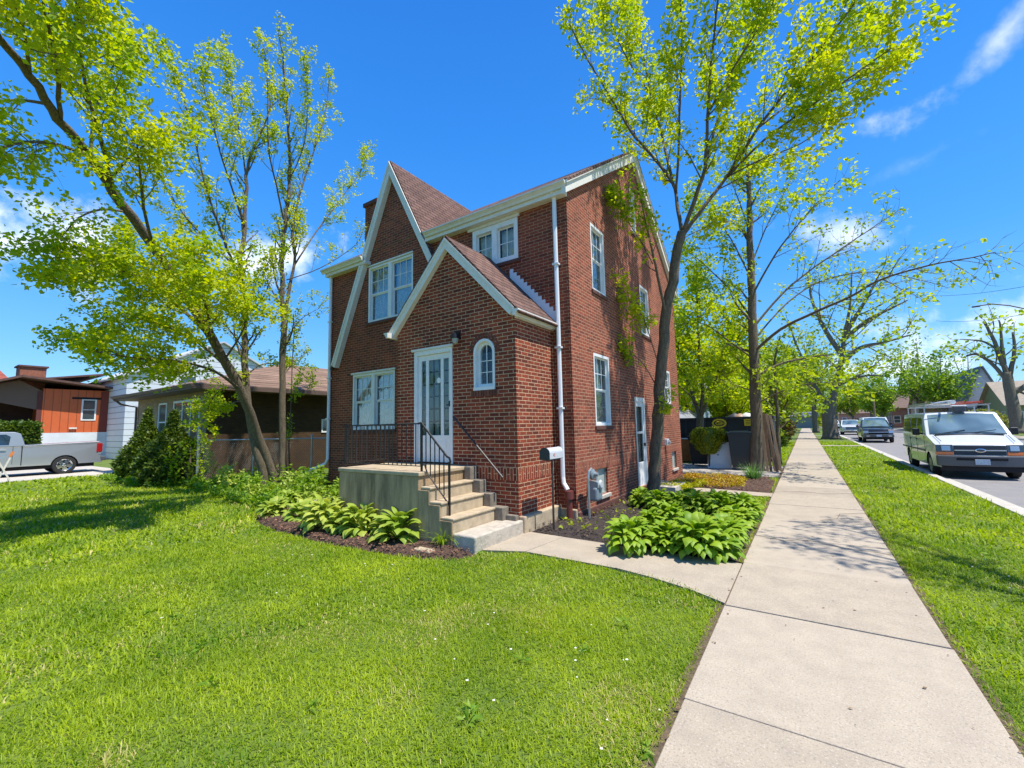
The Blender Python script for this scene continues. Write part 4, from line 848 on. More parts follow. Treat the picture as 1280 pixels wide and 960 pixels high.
# ---- generic background trees
def auto_tree(name, label, x, y, h, crown_w, leafm, seed, fork=.3, r0=None, mult=1., lsize=.3, group=None, bare=1., nl=7, bk=None, lean=0.):
    rd = random.Random(seed); r0 = r0 or h*.028; base = Vector((x, y, -.05)); f = Vector((x+lean*fork*h*.3, y, h*fork)); limbs = [([base, base.lerp(f, .5)+Vector((rd.uniform(-.1, .1), 0, 0)), f], r0, r0*.75, 0)]
    for k in range(nl):
        a = 2*math.pi*k/nl+rd.uniform(-.3, .3); w = crown_w/2*rd.uniform(.55, 1.); top = h*rd.uniform(.72, 1.) if k % 2 else h*rd.uniform(.5, .85)
        if k == 0: w *= .15; top = h
        p = f+Vector((math.cos(a)*w, math.sin(a)*w, top-f.z)); m = f.lerp(p, .45)+Vector((rd.uniform(-.1, .1)*w, rd.uniform(-.1, .1)*w, -(top-f.z)*.08))
        limbs.append(([f-Vector((0, 0, r0)), m, p], r0*.5, r0*.08, 1.))
    k = h/8
    return tree(name, label, 'tree', limbs, leafm, lsize, .22*k, seed, dict(dens=[1.9/k, 2.2/k], len=[2.3*k, 1.1*k], leafp=[2.2*bare, 3.2*bare], rmin=.012, start=[.15, .1]), group, bk, mult=mult)
gB = 'trees along the far street'
# big old street tree beyond the verge path
LB = lambda p: yp(p, 52.)
tree('old_street_tree', 'thick trunked old tree on the grass verge beside the parked cars', 'tree',
 [(LB([(1039, 549), (1037, 530), (1036, 512), (1040, 500)]), 0.66, .52, 0), (LB([(1036, 515), (1028, 498), (1018, 482), (1008, 460), (995, 430), (985, 400)]), 0.28, .05, 1.), (LB([(1040, 503), (1045, 480), (1052, 450), (1055, 420), (1062, 385), (1065, 340)]), 0.33, .05, 1.),
  (LB([(1050, 455), (1075, 435), (1105, 428), (1140, 418)]), .25, .05, 1.3, {}, 1.), (LB([(1054, 425), (1085, 400), (1115, 385), (1135, 375)]), .22, .04, 1, {}, .5), (LB([(1045, 480), (1080, 470), (1105, 470)]), .15, .04, 1., {}, .3),
  (LB([(1050, 440), (1030, 410), (1015, 375), (1010, 345)]), .25, .05, 1), (LB([(1018, 482), (990, 470), (965, 465)]), .2, .05, 1), (LB([(1055, 420), (1085, 370), (1100, 340)]), .2, .05, 1, {}, .4)],
 leafL, .34, .4, 51, dict(dens=[.75, .8], len=[5.0, 2.3], leafp=[2.2, 3.4], rmin=.025, start=[.15, .15]), bk=barkg, mult=1.2)
auto_tree('street_tree', 'grey trunked tree beyond the old street tree on the verge', 1.2, 78, 14, 11, leafB, 61, .3, mult=1., lsize=.5, bk=barkg)
# bright trees behind the container and along the walk
for i, (x, y, h, w, lf, lab) in enumerate([(-7.5, 31, 9.5, 8, leafY, 'lime green tree behind the left end of the black container'), (-4.2, 33, 7.0, 6.5, leafY, 'round lime tree behind the middle of the black container'),
        (-1.9, 38, 7.6, 5.5, leafB, 'green tree between the container and the walk'), (-12.5, 36, 8.5, 7, leafB, 'green tree behind the back corner of the brick house'),
        (-3.5, 52, 9.5, 8, leafB, 'green tree in the gardens further up the walk'), (-3.0, 68, 10, 8, leafY, 'lime tree far up the walk, left side'), (-6.0, 44, 9.5, 9, leafY, 'broad lime tree in the garden behind the container')]):
    auto_tree('garden_tree', lab, x, y, h, w, lf, 70+i, .2, mult=2.2, lsize=.26, group='bright spring trees behind the brick house')
# sapling by the boards (thin trunk right of them)
tree('thin_tree', 'thin grey stem right behind the leaning boards', 'tree', [(yp([(974, 580), (973, 540), (971, 500), (968, 460), (975, 420)], 21), .09, .03, .7), (yp([(971, 505), (962, 480), (955, 460)], 21), .04, .01, 1.)], leafB, .2, .15, 90, dict(len=[1.5, .7], leafp=[.8, 1.5]), mult=1.1)
for i, (px, Y, h, w, lf, lab, br) in enumerate([(1106, 84, 8.0, 7.5, leafD, 'small round green tree behind the dark car', .9), (1068, 100, 9, 8, leafB, 'tree above the farthest parked car', 1.), (1155, 90, 13.5, 6.5, leafD, 'tall tree with a bare top left of the van roof', .7),
        (1181, 82, 10.5, 7, leafD, 'full green tree right above the van roof rack', 1.1), (1215, 105, 13, 11, leafB, 'pale half bare tree over the far roofs', .12), (1130, 120, 15, 12, leafB, 'hazy tree far down the street', .35), (1048, 130, 14, 12, leafB, 'tree at the far end of the street', 1.), (1092, 110, 12, 10, leafB, 'yellow green tree behind the small round one', 1.), (1204, 96, 7, 5, leafB, 'low green tree left of the grey gabled house', 1.)]):
    p = aty(px, 540, Y); auto_tree('street_tree', lab, p.x, p.y, h, w, lf, 100+i, .28, mult=1.0 if br > .5 else .8, lsize=.42, group=gB, bare=br, bk=barkg)
LR = lambda p: yp(p, 58.)
tree('pollard_tree', 'large half bare tree with upright broken limbs in front of the grey gabled house', 'tree',
 [(LR([(1272, 541), (1269, 520), (1263, 490), (1258, 465)]), .5, .34, 0), (LR([(1260, 470), (1250, 445), (1240, 420), (1230, 402)]), .22, .09, 1, {}, .6), (LR([(1262, 480), (1240, 455), (1222, 443), (1208, 445)]), .18, .08, 1.2), (LR([(1262, 470), (1268, 440), (1266, 415)]), .2, .08, .8, {}, .5), (LR([(1266, 490), (1285, 480), (1300, 450)]), .3, .1, 1.),
  (LR([(1255, 455), (1252, 425), (1249, 400)]), .18, .05, .7, {}, .3), (LR([(1250, 440), (1232, 428), (1215, 425), (1200, 424)]), .12, .03, 1., {}, .2)],
 leafL, .45, .5, 55, dict(dens=[.6, .7], len=[4.5, 2.2], leafp=[1.8, 3.], rmin=.03, start=[.15, .15]), bk=barkg, mult=1.)
# tree tops beyond the ranch roof and beyond the street end
auto_tree('distant_tree', 'rounded bush like tree crown showing over the brown ranch roof', -27, 30, 7.6, 7, leafL, 130, .3, lsize=.35)
# far wood that closes the view
def wood(name, pts, n, h, lf, size, seed):
    r = np.random.default_rng(seed); A = []
    for (x, y, w, d, hh) in pts:
        k = int(n*w*hh/60); q = r.normal(size=(k, 3)); q /= np.linalg.norm(q, axis=1, keepdims=True); q *= r.uniform(.5, 1., (k, 1))**.5
        q[:, 0] = q[:, 0]*w/2+x; q[:, 1] = q[:, 1]*d/2+y; q[:, 2] = np.abs(q[:, 2])*hh+.2; q += r.normal(size=q.shape)*.7; A.append(q)
    A = np.concatenate(A); V, F = leaf_cloud(A, None, size, r, 1.3, 0); return tag(npmesh(name, V, F, lf), kind='stuff')
rw = random.Random(9)
wood('far_wood', [(rw.uniform(-70, 95), rw.uniform(150, 190), rw.uniform(9, 17), 8, rw.uniform(6, 11)) for _ in range(34)]+[(rw.uniform(-75, -8), rw.uniform(60, 80), rw.uniform(8, 12), 7, rw.uniform(5, 8)) for _ in range(12)]+[(-150-rw.uniform(0, 20), rw.uniform(-20, 60), 8, 14, rw.uniform(5, 8)) for _ in range(10)], 320, 8, leafB, 1.2, 4)

# ================================================================== LOW PLANTS
def hosta_mesh(seed, m, n=34, L=.30, wd=.10, h=.34, name='hosta'):
    r = random.Random(seed); vs = []; fs = []
    for k in range(n):
        ring = k/n; a = r.uniform(0, 6.283); el = R(80-62*ring+r.uniform(-8, 8)); ln = L*r.uniform(.75, 1.15); w = wd*r.uniform(.8, 1.15); stem = h*r.uniform(.45, .75)*(1-.25*ring)
        d = Vector((math.cos(a)*math.cos(el), math.sin(a)*math.cos(el), math.sin(el))); s = Vector((-math.sin(a), math.cos(a), 0)); p = d*stem*.2; q = p+d*stem
        b = len(vs); vs += [tuple(p-s*.004), tuple(p+s*.004), tuple(q+s*.006), tuple(q-s*.006)]; fs.append((b, b+1, b+2, b+3))
        c = q.copy(); e = el; W = [0.12, .75, 1., .85, .45, 0.02]; rows = []
        tw = r.uniform(-.35, .35)
        for j in range(6):
            dd = Vector((math.cos(a)*math.cos(e), math.sin(a)*math.cos(e), math.sin(e))); up = s.cross(dd); ww = w/2*W[j]
            so_ = (s*math.cos(tw)+up*math.sin(tw)); rows.append([c-so_*ww+up*ww*.35, c.copy(), c+so_*ww+up*ww*.35]); c = c+dd*ln/5; e -= R(r.uniform(16, 30))
        for row in rows: vs += [tuple(v) for v in row]
        b2 = b+4
        for j in range(5):
            i = b2+j*3; fs += [(i, i+1, i+4, i+3), (i+1, i+2, i+5, i+4)]
    me = bpy.data.meshes.new(name); me.from_pydata(vs, [], fs); me.materials.append(m); me.polygons.foreach_set('use_smooth', [True]*len(fs)); me.update(); return me
HV = [hosta_mesh(200+i, hostaV, 105, .18, .095, .29) for i in range(3)]; HG = [hosta_mesh(300+i, hostaG, 120, .16, .09, .26) for i in range(4)]
def put(name, me, x, y, z, rz, sc, label, cat, group=None):
    o = bpy.data.objects.new(name, me); S.collection.objects.link(o); o.location = (x, y, z); q_ = random.Random(x*31+y*17); t_ = .14 if name == 'hosta' else 0; o.rotation_euler = (q_.uniform(-t_, t_), q_.uniform(-t_, t_), rz); o.scale = (sc*(1+q_.uniform(-t_, t_)), sc*(1+q_.uniform(-t_, t_)), sc*(1+q_.uniform(-t_, t_)*1.3)); return tag(o, label, cat, group)
left_h = [((500, 676), 1.3, 'broad pale hosta at the foot of the porch wall, nearest the steps'), ((455, 668), 1.3, 'pale hosta second from the porch steps'), ((409, 662), 1.2, 'pale hosta in the middle of the curved mulch bed'), ((478, 655), 1.1, 'hosta pressed against the concrete porch wall'),
          ((520, 660), 1.1, 'upright pale hosta behind the one nearest the steps'), ((380, 650), .95, 'small hosta by the splash block'), ((345, 645), .95, 'small hosta at the left tip of the mulch bed'), ((432, 652), 1.0, 'hosta beside the porch corner'), ((362, 634), 1.0, 'hosta behind the splash block'), ((430, 666), 1.0, 'hosta between the middle one and the second from the steps'), ((488, 668), 1.05, 'hosta wedged between the two largest ones')]
for i, ((px, py), s_, lab) in enumerate(left_h):
    p = gnd(px, py); put('hosta', HV[i % 3], p.x, p.y-.02, .02, i*1.3, s_*1.32, lab, 'plant', 'hostas in the curved front bed')
rh = [((785, 690), 1.35, 'large hosta at the front left corner of the right bed'), ((830, 690), 1.25, 'hosta second along the front of the right bed'), ((872, 697), 1.3, 'hosta third along the front of the right bed'), ((912, 700), 1.3, 'hosta at the front right corner beside the sidewalk'), ((905, 680), 1.15, 'hosta one in from the sidewalk corner'), ((862, 672), 1.1, 'hosta in the middle of the right bed front'), ((930, 676), 1.1, 'hosta on the sidewalk edge behind the corner one'),
      ((925, 660), 1.1, 'hosta halfway along the sidewalk edge'), ((935, 650), 1.1, 'hosta near the back along the sidewalk edge'), ((905, 650), 1.1, 'bright hosta near the back right of the bed'), ((835, 660), 1.0, 'isolated hosta in the dark soil in the middle of the bed'), ((812, 662), 1.0, 'left of the two hostas alone in the dark soil'),
      ((800, 636), 1.05, 'dark green hosta left of the young tree trunk'), ((822, 640), 1.05, 'dark green hosta right in front of the young tree trunk'), ((845, 640), 1.05, 'green hosta right of the young tree trunk'), ((870, 643), 1.05, 'green hosta third right of the young tree'), ((893, 638), 1.0, 'green hosta at the strip of grass'), ((858, 630), 1.0, 'small hosta behind the young tree row')]
for i, ((px, py), s_, lab) in enumerate(rh):
    p = gnd(px, py); x = min(p.x, -1.12); put('hosta', HG[i % 4], x, p.y+.12, .02, i*1.7, s_*1.2, lab, 'plant', 'hostas in the right bed by the sidewalk')
def tuft_mesh(seed, m, n=60, L=.28, w=.014, sp=.10, name='tuft', droop=(18, 34)):
    r = random.Random(seed); vs = []; fs = []
    for k in range(n):
        a = r.uniform(0, 6.283); el = R(r.uniform(50, 88)); c = Vector((math.cos(a)*r.uniform(0, sp), math.sin(a)*r.uniform(0, sp), 0)); s = Vector((-math.sin(a), math.cos(a), 0)); ln = L*r.uniform(.6, 1.1); b = len(vs)
        for j in range(5):
            ww = w/2*(1-j/4.3); vs += [tuple(c-s*ww), tuple(c+s*ww)]; d = Vector((math.cos(a)*math.cos(el), math.sin(a)*math.cos(el), math.sin(el))); c = c+d*ln/4; el -= R(r.uniform(*droop))
        for j in range(4): i = b+2*j; fs.append((i, i+1, i+3, i+2))
    me = bpy.data.meshes.new(name); me.from_pydata(vs, [], fs); me.materials.append(m); me.update(); return me
p = gnd(553, 683); put('daylily_clump', tuft_mesh(1, hostaG, 90, .42, .022, .10), p.x, p.y, .02, 0, 1., 'grassy clump of narrow leaves in the mulch by the bottom step', 'plant')
bg_ = leafmat('bluish_strap_leaf', (.06, .17, .03), (.22, .38, .09), trans=.25)
put('daffodil_clump', tuft_mesh(2, bg_, 140, .55, .028, .2, droop=(3, 12)), -1.45, 15.35, .02, 0, 1., 'clump of upright blue green leaves at the mulch edge by the tree', 'plant')
# leafy border plants at the left of the house
def leafy_mesh(seed, m, h=.5, n=9, lv=16, ls=.12, sp=.25, name='leafy'):
    r = np.random.default_rng(seed); P = []; mb = MB()
    for k in range(n):
        a = r.uniform(0, 6.28); b0 = Vector((math.cos(a)*sp*.3, math.sin(a)*sp*.3, 0)); t = Vector((math.cos(a)*sp, math.sin(a)*sp, h*r.uniform(.6, 1.1)))
        for j in range(lv): P.append(b0.lerp(t, .2+.8*j/lv))
    A = np.array([tuple(p) for p in P])+r.normal(size=(len(P), 3))*.03; V, F = leaf_cloud(A, None, ls, r, 2., .1)
    me = bpy.data.meshes.new(name); me.from_pydata(V.tolist(), [], F.tolist()); me.materials.append(m); me.update(); return me
LM = [leafy_mesh(400+i, (hostaG, hostaV, leafD)[i % 3], .55+.1*(i % 2)) for i in range(5)]
spots = [(-10.9, 5.5), (-11.4, 6.1), (-10.8, 6.5), (-11.5, 6.9), (-12.0, 5.8), (-12.6, 6.2), (-12.3, 6.9), (-13.2, 6.1), (-13.0, 7.2), (-11.9, 7.6), (-13.9, 6.5), (-14.5, 6.2), (-15.1, 6.6), (-15.0, 7.4), (-14.1, 7.5), (-15.9, 6.4), (-16.6, 6.9), (-10.2, 6.0), (-9.6, 6.3), (-9.2, 5.7)]
ppos = ['in front of the two tree trunks', 'at the foot of the left downspout', 'against the corner of the brick house', 'behind the splash block', 'in the shade along the wire fence', 'next to the leaning trunk', 'below the brown wall', 'beside the fence post']
blab = ['lime green, low, left of the splash block', 'medium sized, in front of the downspout outlet', 'just below the end of the white downspout', 'tall and bright under the left downspout', 'low, at the lawn edge before the twin stem tree', 'in front of the twin stem tree trunk', 'tight behind the twin stem trunk', 'at the lawn edge before the leaning trunk', 'behind the leaning trunk foot', 'tall, against the left corner of the brick house',
 'dark, at the lawn edge left of the leaning trunk', 'second left of the leaning trunk at the lawn edge', 'third left of the leaning trunk at the lawn edge', 'in the shade at the brown wall, middle', 'in the shade at the brown wall, nearer the trunks', 'at the lawn edge right of the fence post', 'closest to the fence post', 'between the splash block and the lawn', 'right of the splash block under the porch corner', 'at the left corner of the concrete porch']
for i, (x, y) in enumerate(spots):
    put('border_plant', LM[i % 5], x, y, 0., i*2.1, (1.25 if i in (3, 9, 2) else .95)+.25*(i % 3)*.5, 'leafy border plant, %s' % blab[i], 'plant', 'leafy border plants left of the house')
# shrubs: conifers, topiary, hedge
def shrub(name, label, cat, c, prof, n, lf, ls, seed, group=None, flat=(1, 1), trunk=None, core=True, gap=.0):
    """prof: list of (height, radius)"""
    r = np.random.default_rng(seed); root = empty(name, (c[0], c[1], 0), label, cat, group); zs = np.array([p[0] for p in prof]); rs = np.array([p[1] for p in prof])
    w = np.interp(np.linspace(zs[0], zs[-1], 200), zs, rs); z = r.choice(np.linspace(zs[0], zs[-1], 200), n, p=(w+.05)/(w+.05).sum())+r.uniform(-.02, .02, n); a = r.uniform(0, 6.283, n)
    lump = 1+.16*np.sin(a*5+z*4+seed)*np.sin(z*7+a*2)+.10*np.sin(a*9-z*11); rad = np.interp(z, zs, rs)*lump*(1-np.abs(r.normal(size=n))*.13)
    P = np.stack([c[0]+np.cos(a)*rad*flat[0], c[1]+np.sin(a)*rad*flat[1], z], 1)
    if gap:
        g_ = np.array([noise.noise(Vector(q)*2.3) for q in P]); P = P[g_ > -gap]
    V, F = leaf_cloud(P, None, ls, r, 1.8, -.2)
    tb = MB(); 
    if trunk: tb.tube([(c[0], c[1], -.05), (c[0]+.03, c[1], prof[0][0]+.3)], [trunk, trunk*.7], 7, bark)
    else: tb.tube([(c[0], c[1], -.05), (c[0], c[1], zs[-1]*.8)], [.07, .02], 6, bark)
    for k in range(7):
        t = 2*math.pi*k/7; zz = prof[0][0]+.05; q = prof[len(prof)//2]; tb.tube([(c[0], c[1], max(.1, zz-.1)), (c[0]+math.cos(t)*q[1]*.4*flat[0], c[1]+math.sin(t)*q[1]*.4*flat[1], (zz+q[0])/2+.1), (c[0]+math.cos(t)*q[1]*.8*flat[0], c[1]+math.sin(t)*q[1]*.8*flat[1], q[0])], [.03, .02, .008], 5, bark)
    tb.build('trunk', root)
    if core:
        cm_ = MB(); cm_.lathe([(max(.01, rr*.74*flat[0]), zz) for zz, rr in prof], (c[0], c[1], 0), 14, hedgem if lf is hedgem else conif); cm_.build('inner_foliage', root)
    npmesh('foliage', V, F, lf, root); return root
shrub('conifer_shrub', 'dark pointed conifer shrub nearer the blue bin', 'shrub', gnd(180, 601), [(.05, .6), (.5, .82), (1.1, .7), (1.6, .42), (2.1, .18), (2.75, .04)], 9000, conif, .12, 1, 'conifers before the brown ranch house')
shrub('conifer_shrub', 'dark broad conifer shrub with a thin tip in front of the ranch window', 'shrub', gnd(213, 605), [(.05, .8), (.6, .98), (1.2, .85), (1.6, .45), (2.0, .2), (2.6, .04)], 11000, conif, .12, 2, 'conifers before the brown ranch house')
shrub('leafy_shrub', 'loose light green shrub between the conifers and the fence post', 'shrub', gnd(236, 606), [(.1, .4), (.5, .75), (1.1, .65), (1.6, .25)], 700, leafL, .13, 3, core=False)
shrub('topiary_shrub', 'clipped yellow green shrub like a mushroom on a dark stem', 'shrub', (-3.25, 18.6), [(.55, .22), (.8, .42), (1.05, .58), (1.35, .62), (1.5, .55), (1.58, .3)], 8000, leafmat('gold_yew_leaf', (.12, .17, .008), (.42, .40, .012), trans=.2), .07, 4, trunk=.05, flat=(1, .8))
shrub('burgundy_shrub', 'wide shrub turning burgundy at the left edge of the far walk', 'shrub', (-2.6, 41), [(.1, 1.2), (.8, 1.9), (1.7, 1.7), (2.6, .8)], 6000, burg, .22, 5)
shrub('green_shrub', 'low dark green shrub next to the burgundy one', 'shrub', (-2.1, 36.0), [(.1, .7), (.5, 1.0), (1.0, .8), (1.3, .3)], 3500, hedgem, .16, 6)
shrub('yellow_shrub', 'pale yellow green bush across the street behind the van', 'shrub', (15.5, 66), [(.1, 1.4), (.8, 2.), (1.8, 1.6), (2.5, .6)], 3500, leafmat('olive_leaf', (.2, .22, .04), (.36, .34, .08), trans=.3), .3, 7)
# box hedge at the far left, clipped flat
hd = empty('hedge', (-36, 3, 0), 'clipped flat topped green hedge behind the silver pickup', 'hedge')
r = np.random.default_rng(77); n = 22000; f_ = r.integers(0, 3, n); x = r.uniform(-37.2, -35.6, n); y = r.uniform(-2.2, 5.2, n); z = r.uniform(.1, 2.45, n)
x[f_ == 0] = -35.6+np.abs(r.normal(size=(f_ == 0).sum()))*.05; z[f_ == 1] = 2.45+r.normal(size=(f_ == 1).sum())*.05; y[f_ == 2] = 5.2+r.normal(size=(f_ == 2).sum())*.05
P = np.stack([x, y, z], 1)+r.normal(size=(n, 3))*.05; V, F = leaf_cloud(P, None, .16, r, 1.6, -.2); npmesh('foliage', V, F, hedgem, hd)
b = MB(); b.box(-37.1, -35.7, -2.1, 5.1, .1, 2.36, hedgem); b.build('inner_foliage', hd)
# low orange and yellow ground cover in the middle bed
def mat_plants(name, poly, n, lf, ls, hmax, seed, m2=None):
    r = np.random.default_rng(seed); xs_ = [p[0] for p in poly]; ys_ = [p[1] for p in poly]; x = r.uniform(min(xs_), max(xs_), n*3); y = r.uniform(min(ys_), max(ys_), n*3); k = inpoly(x, y, poly)
    x = x[k][:n]; y = y[k][:n]; nn = np.array([noise.noise(Vector((a*2.2, b*2.2, seed))) for a, b in zip(x, y)]); k = nn > -.12; x, y, nn = x[k], y[k], nn[k]
    P = np.stack([x, y, .03+r.uniform(0, 1, len(x))*hmax*(.5+nn)], 1); V, F = leaf_cloud(P, None, ls, r, 1.8, -.3); return tag(npmesh(name, V, F, lf), kind='stuff')
orangem = leafmat('orange_cover', (.42, .17, .02), (.50, .46, .02), trans=.3, vs=1.6)
mat_plants('ground_cover', [(-3.3, 13.1), (-1.5, 12.9), (-1.6, 15.2), (-2.2, 16.0), (-3.4, 15.3)], 5200, orangem, .065, .14, 3)
mat_plants('ground_cover', [(-3.55, 12.0), (-3.0, 12.0), (-2.3, 13.2), (-3.5, 13.4)], 2500, leafG, .07, .14, 4)
mat_plants('ground_cover', [(-17.3, 6.0), (-12, 5.3), (-9.8, 5.2), (-9.5, 6.9), (-11.5, 8), (-17.3, 8.2)], 16000, leafD, .12, .30, 5)
mat_plants('ground_cover', [(-24, 5.4), (-19, 5.1), (-17.5, 5.5), (-17.5, 6.2), (-24, 6.4)], 5000, leafD, .12, .22, 6)
mat_plants('ground_cover', [(-3.95, 6.5), (-3.0, 6.5), (-2.6, 9.8), (-3.6, 10.6), (-3.6, 7.6), (-3.95, 7.4)], 160, leafL, .08, .1, 7)

# ================================================================== GRASS
WALKX = (-.80, .84)
def allowed(x, y):
    left = x < -.815; right = (x > .845) & (x < 3.1)
    ok = left | right
    pth = (x < -.78) & (x > -4.12) & (y > np.where(x < -2.1, 5.34, 5.34-(x+2.1)**2*.26)) & (y < 6.36)
    ok &= ~pth
    for B_ in (BED1, BED2, BED3): ok &= ~inpoly(x, y, B_)
    ok &= ~((x > -7.3) & (x < -4.0) & (y > 4.95)); ok &= ~((x > -11.8) & (x < -3.6) & (y > 7.)); ok &= ~((x < -.8) & (x > -3.7) & (y > 12.05-.02*(x)) & (y < 12.95)); ok &= ~((x < -.8) & (x > -7.6) & (y > 16.2) & (y < 20.3))
    ok &= ~((x < -26.5) & (y > 2.4) & (y < 7.4)); ok &= ~((x < -9.5) & (y > 6.3)); ok &= ~((x > .8) & (y > 37.2) & (y < 38.5)); ok &= ~((x > .8) & (y > 61.9) & (y < 63.3))
    ok &= ~((x < -3.6) & (y > 7))
    return ok
def grass_zone(name, n, box, dmin, dmax, L, w, seed, m_=None, patch=None):
    m_ = m_ or grassm
    r = np.random.default_rng(seed); x = r.uniform(box[0], box[1], n); y = r.uniform(box[2], box[3], n); d = np.hypot(x, y)
    k = (d >= dmin) & (d < dmax)
    # view wedge plus a margin
    a = np.degrees(np.arctan2(-x, y)); k &= (a > -27) & (a < 98)
    x, y = x[k], y[k]; k = allowed(x, y); x, y = x[k], y[k]
    if patch is not None:
        q = np.array([noise.noise(Vector((a_*.9, b_*.9, 21.)))+.5*noise.noise(Vector((a_*3.1, b_*3.1, 5.))) for a_, b_ in zip(x, y)]); k = r.uniform(0, 1, len(x)) < np.clip((q-patch)*2.4, .03, 1); x, y = x[k], y[k]
    n = len(x)
    cl = np.array([noise.noise(Vector((a_*1.1, b_*1.1, 3.))) for a_, b_ in zip(x[::1], y[::1])]) if n < 60000 else np.sin(x*2.1+np.sin(y*1.7)*1.3)*np.sin(y*2.4+np.sin(x*1.3)*1.9)*.5
    a = r.uniform(0, 6.283, n); ln = L*r.uniform(.45, 1.45, n)*(1+.6*cl); el = r.uniform(.35, 1.45, n); el2 = el-r.uniform(.3, 1.1, n)
    ww = w*r.uniform(.7, 1.3, n)/2; sx, sy = -np.sin(a)*ww, np.cos(a)*ww; cx, cy = np.cos(a), np.sin(a); z0 = np.full(n, -.032)
    p1x = x+cx*np.cos(el)*ln*.55; p1y = y+cy*np.cos(el)*ln*.55; p1z = z0+np.sin(el)*ln*.55; p2x = p1x+cx*np.cos(el2)*ln*.5; p2y = p1y+cy*np.cos(el2)*ln*.5; p2z = np.maximum(p1z+np.sin(el2)*ln*.5, -.02)
    V = np.stack([np.stack([x-sx, y-sy, z0], 1), np.stack([x+sx, y+sy, z0], 1), np.stack([p1x+sx*.8, p1y+sy*.8, p1z], 1), np.stack([p2x, p2y, p2z], 1), np.stack([p1x-sx*.8, p1y-sy*.8, p1z], 1)], 1).reshape(-1, 3)
    b = np.arange(n)[:, None]*5
    F = np.concatenate([b+np.array([[0, 1, 2]]), b+np.array([[0, 2, 4]]), b+np.array([[4, 2, 3]])])
    return tag(npmesh(name, V, F, m_), kind='stuff')
straw = leafmat('dry_grass_blade', (.42, .38, .10), (.62, .52, .22), trans=.3, vs=3.)
grass_zone('grass', 230000, (-4.5, 3.1, -.2, 4.6), 0, 4.6, .048, .006, 1)
grass_zone('grass', 330000, (-9, 3.1, -.8, 9), 4.6, 9, .055, .010, 2)
grass_zone('grass', 330000, (-20, 3.1, -2.5, 20), 9, 20, .085, .022, 3)
grass_zone('grass', 130000, (-30, 3.1, -3.5, 45), 20, 45, .10, .06, 4)

grass_zone('dry_grass', 110000, (-4.5, 3.1, -.2, 4.6), 0, 4.6, .04, .005, 11, straw, .05)
grass_zone('dry_grass', 70000, (-9, 3.1, -.8, 9), 4.6, 9, .045, .009, 12, straw, .05)
grass_zone('dry_grass', 60000, (-20, 3.1, -2.5, 20), 9, 20, .08, .022, 13, straw, .08)
# weeds: flat rosettes of broad leaves among the grass
r = np.random.default_rng(31); n = 80; x = r.uniform(-9, 3, n); y = r.uniform(1.2, 9, n); k = allowed(x, y); x, y = x[k], y[k]; P = []
for a_, b_ in zip(x, y):
    for j in range(9): t = r.uniform(0, 6.28); P.append((a_+math.cos(t)*.02, b_+math.sin(t)*.02, .0+r.uniform(0, .025)))
V, F = leaf_cloud(np.array(P), None, .075, r, 3.2, -.1); tag(npmesh('lawn_weeds', V, F, leafD), kind='stuff')

# ================================================================== NEIGHBOUR BUILDINGS
def bwin(parent, fn, u0, u1, v0, v1, m=None, fr=.07, mun=(1, 1), frm=None, gl=None):
    """window on a wall: frame, pane; fn(u, v, d)"""
    f = MB(); frm = frm or white
    def bx(mb, a, b, c, d, d0, d1, m): p = fn(a, c, d0); q = fn(b, d, d1); mb.box(p[0], q[0], p[1], q[1], p[2], q[2], m)
    bx(f, u0-fr, u0, v0-fr, v1+fr, -.05, .035, frm); bx(f, u1, u1+fr, v0-fr, v1+fr, -.05, .035, frm); bx(f, u0, u1, v1, v1+fr, -.05, .035, frm); bx(f, u0, u1, v0-fr, v0, -.05, .035, frm)
    nc, nr = mun
    for k in range(1, nc): x = u0+(u1-u0)*k/nc; bx(f, x-.035, x+.035, v0, v1, -.03, .02, frm)
    for k in range(1, nr): z = v0+(v1-v0)*k/nr; bx(f, u0, u1, z-.025, z+.025, -.03, .018, frm)
    o = f.build('window', parent); p = MB(); bx(p, u0, u1, v0, v1, -.01, .004, gl or farglass); p.build('pane', o); return o
farglass = mat('far_window_glass', (.05, .07, .08), .08, spec=1.)
tanb = brickmat('tan_brick', (.36, .25, .15), (.27, .18, .105), (.42, .33, .22), msize=.006); brnb = brickmat('shaded_brown_brick', (.085, .048, .022), (.06, .034, .016), (.08, .05, .028), msize=.006)  # ranch side brick: brown, with tree shade put into its colour
rbr = mat('brown_soffit', (.13, .085, .065), .6, var=.15, vscale=4)
# ---- brown ranch house
RX, RY = -19.0, 7.18
rh_ = empty('ranch_house', (-23, 12, 0), 'low brown ranch house with a shallow roof behind the trees left of the brick house', 'house')
m = MB(); fr_ = lambda u, v, d: (u, RY-d, v); rs_ = lambda u, v, d: (RX+d, u, v)
wall(m, [(-26.8, -.1), (RX, -.1), (RX, 3.45), (-26.8, 3.45)], [], fr_, tanb); wall(m, [(RY, -.1), (26, -.1), (26, 3.45), (RY, 3.45)], [], rs_, brnb)
m.add([(-26.8, RY, -.1), (-26.8, 26, -.1), (-26.8, 26, 3.45), (-26.8, RY, 3.45)], [(0, 1, 2, 3)], tanb); m.add([(-26.8, 26, -.1), (RX, 26, -.1), (RX, 26, 3.45), (-26.8, 26, 3.45)], [(0, 1, 2, 3)], brnb); m.build('wall', rh_)
m = MB(); ex, ey, ez = (-27.6, RX+.75), (RY-.75, 26.7), 3.42; rz_ = 5.35; a1, a2 = (-22.9, 12.0), (-22.9, 22)
c = [(ex[0], ey[0]), (ex[1], ey[0]), (ex[1], ey[1]), (ex[0], ey[1])]
roofm2 = roofmat('ranch_shingle', (.30, .19, .125), (.22, .135, .09))
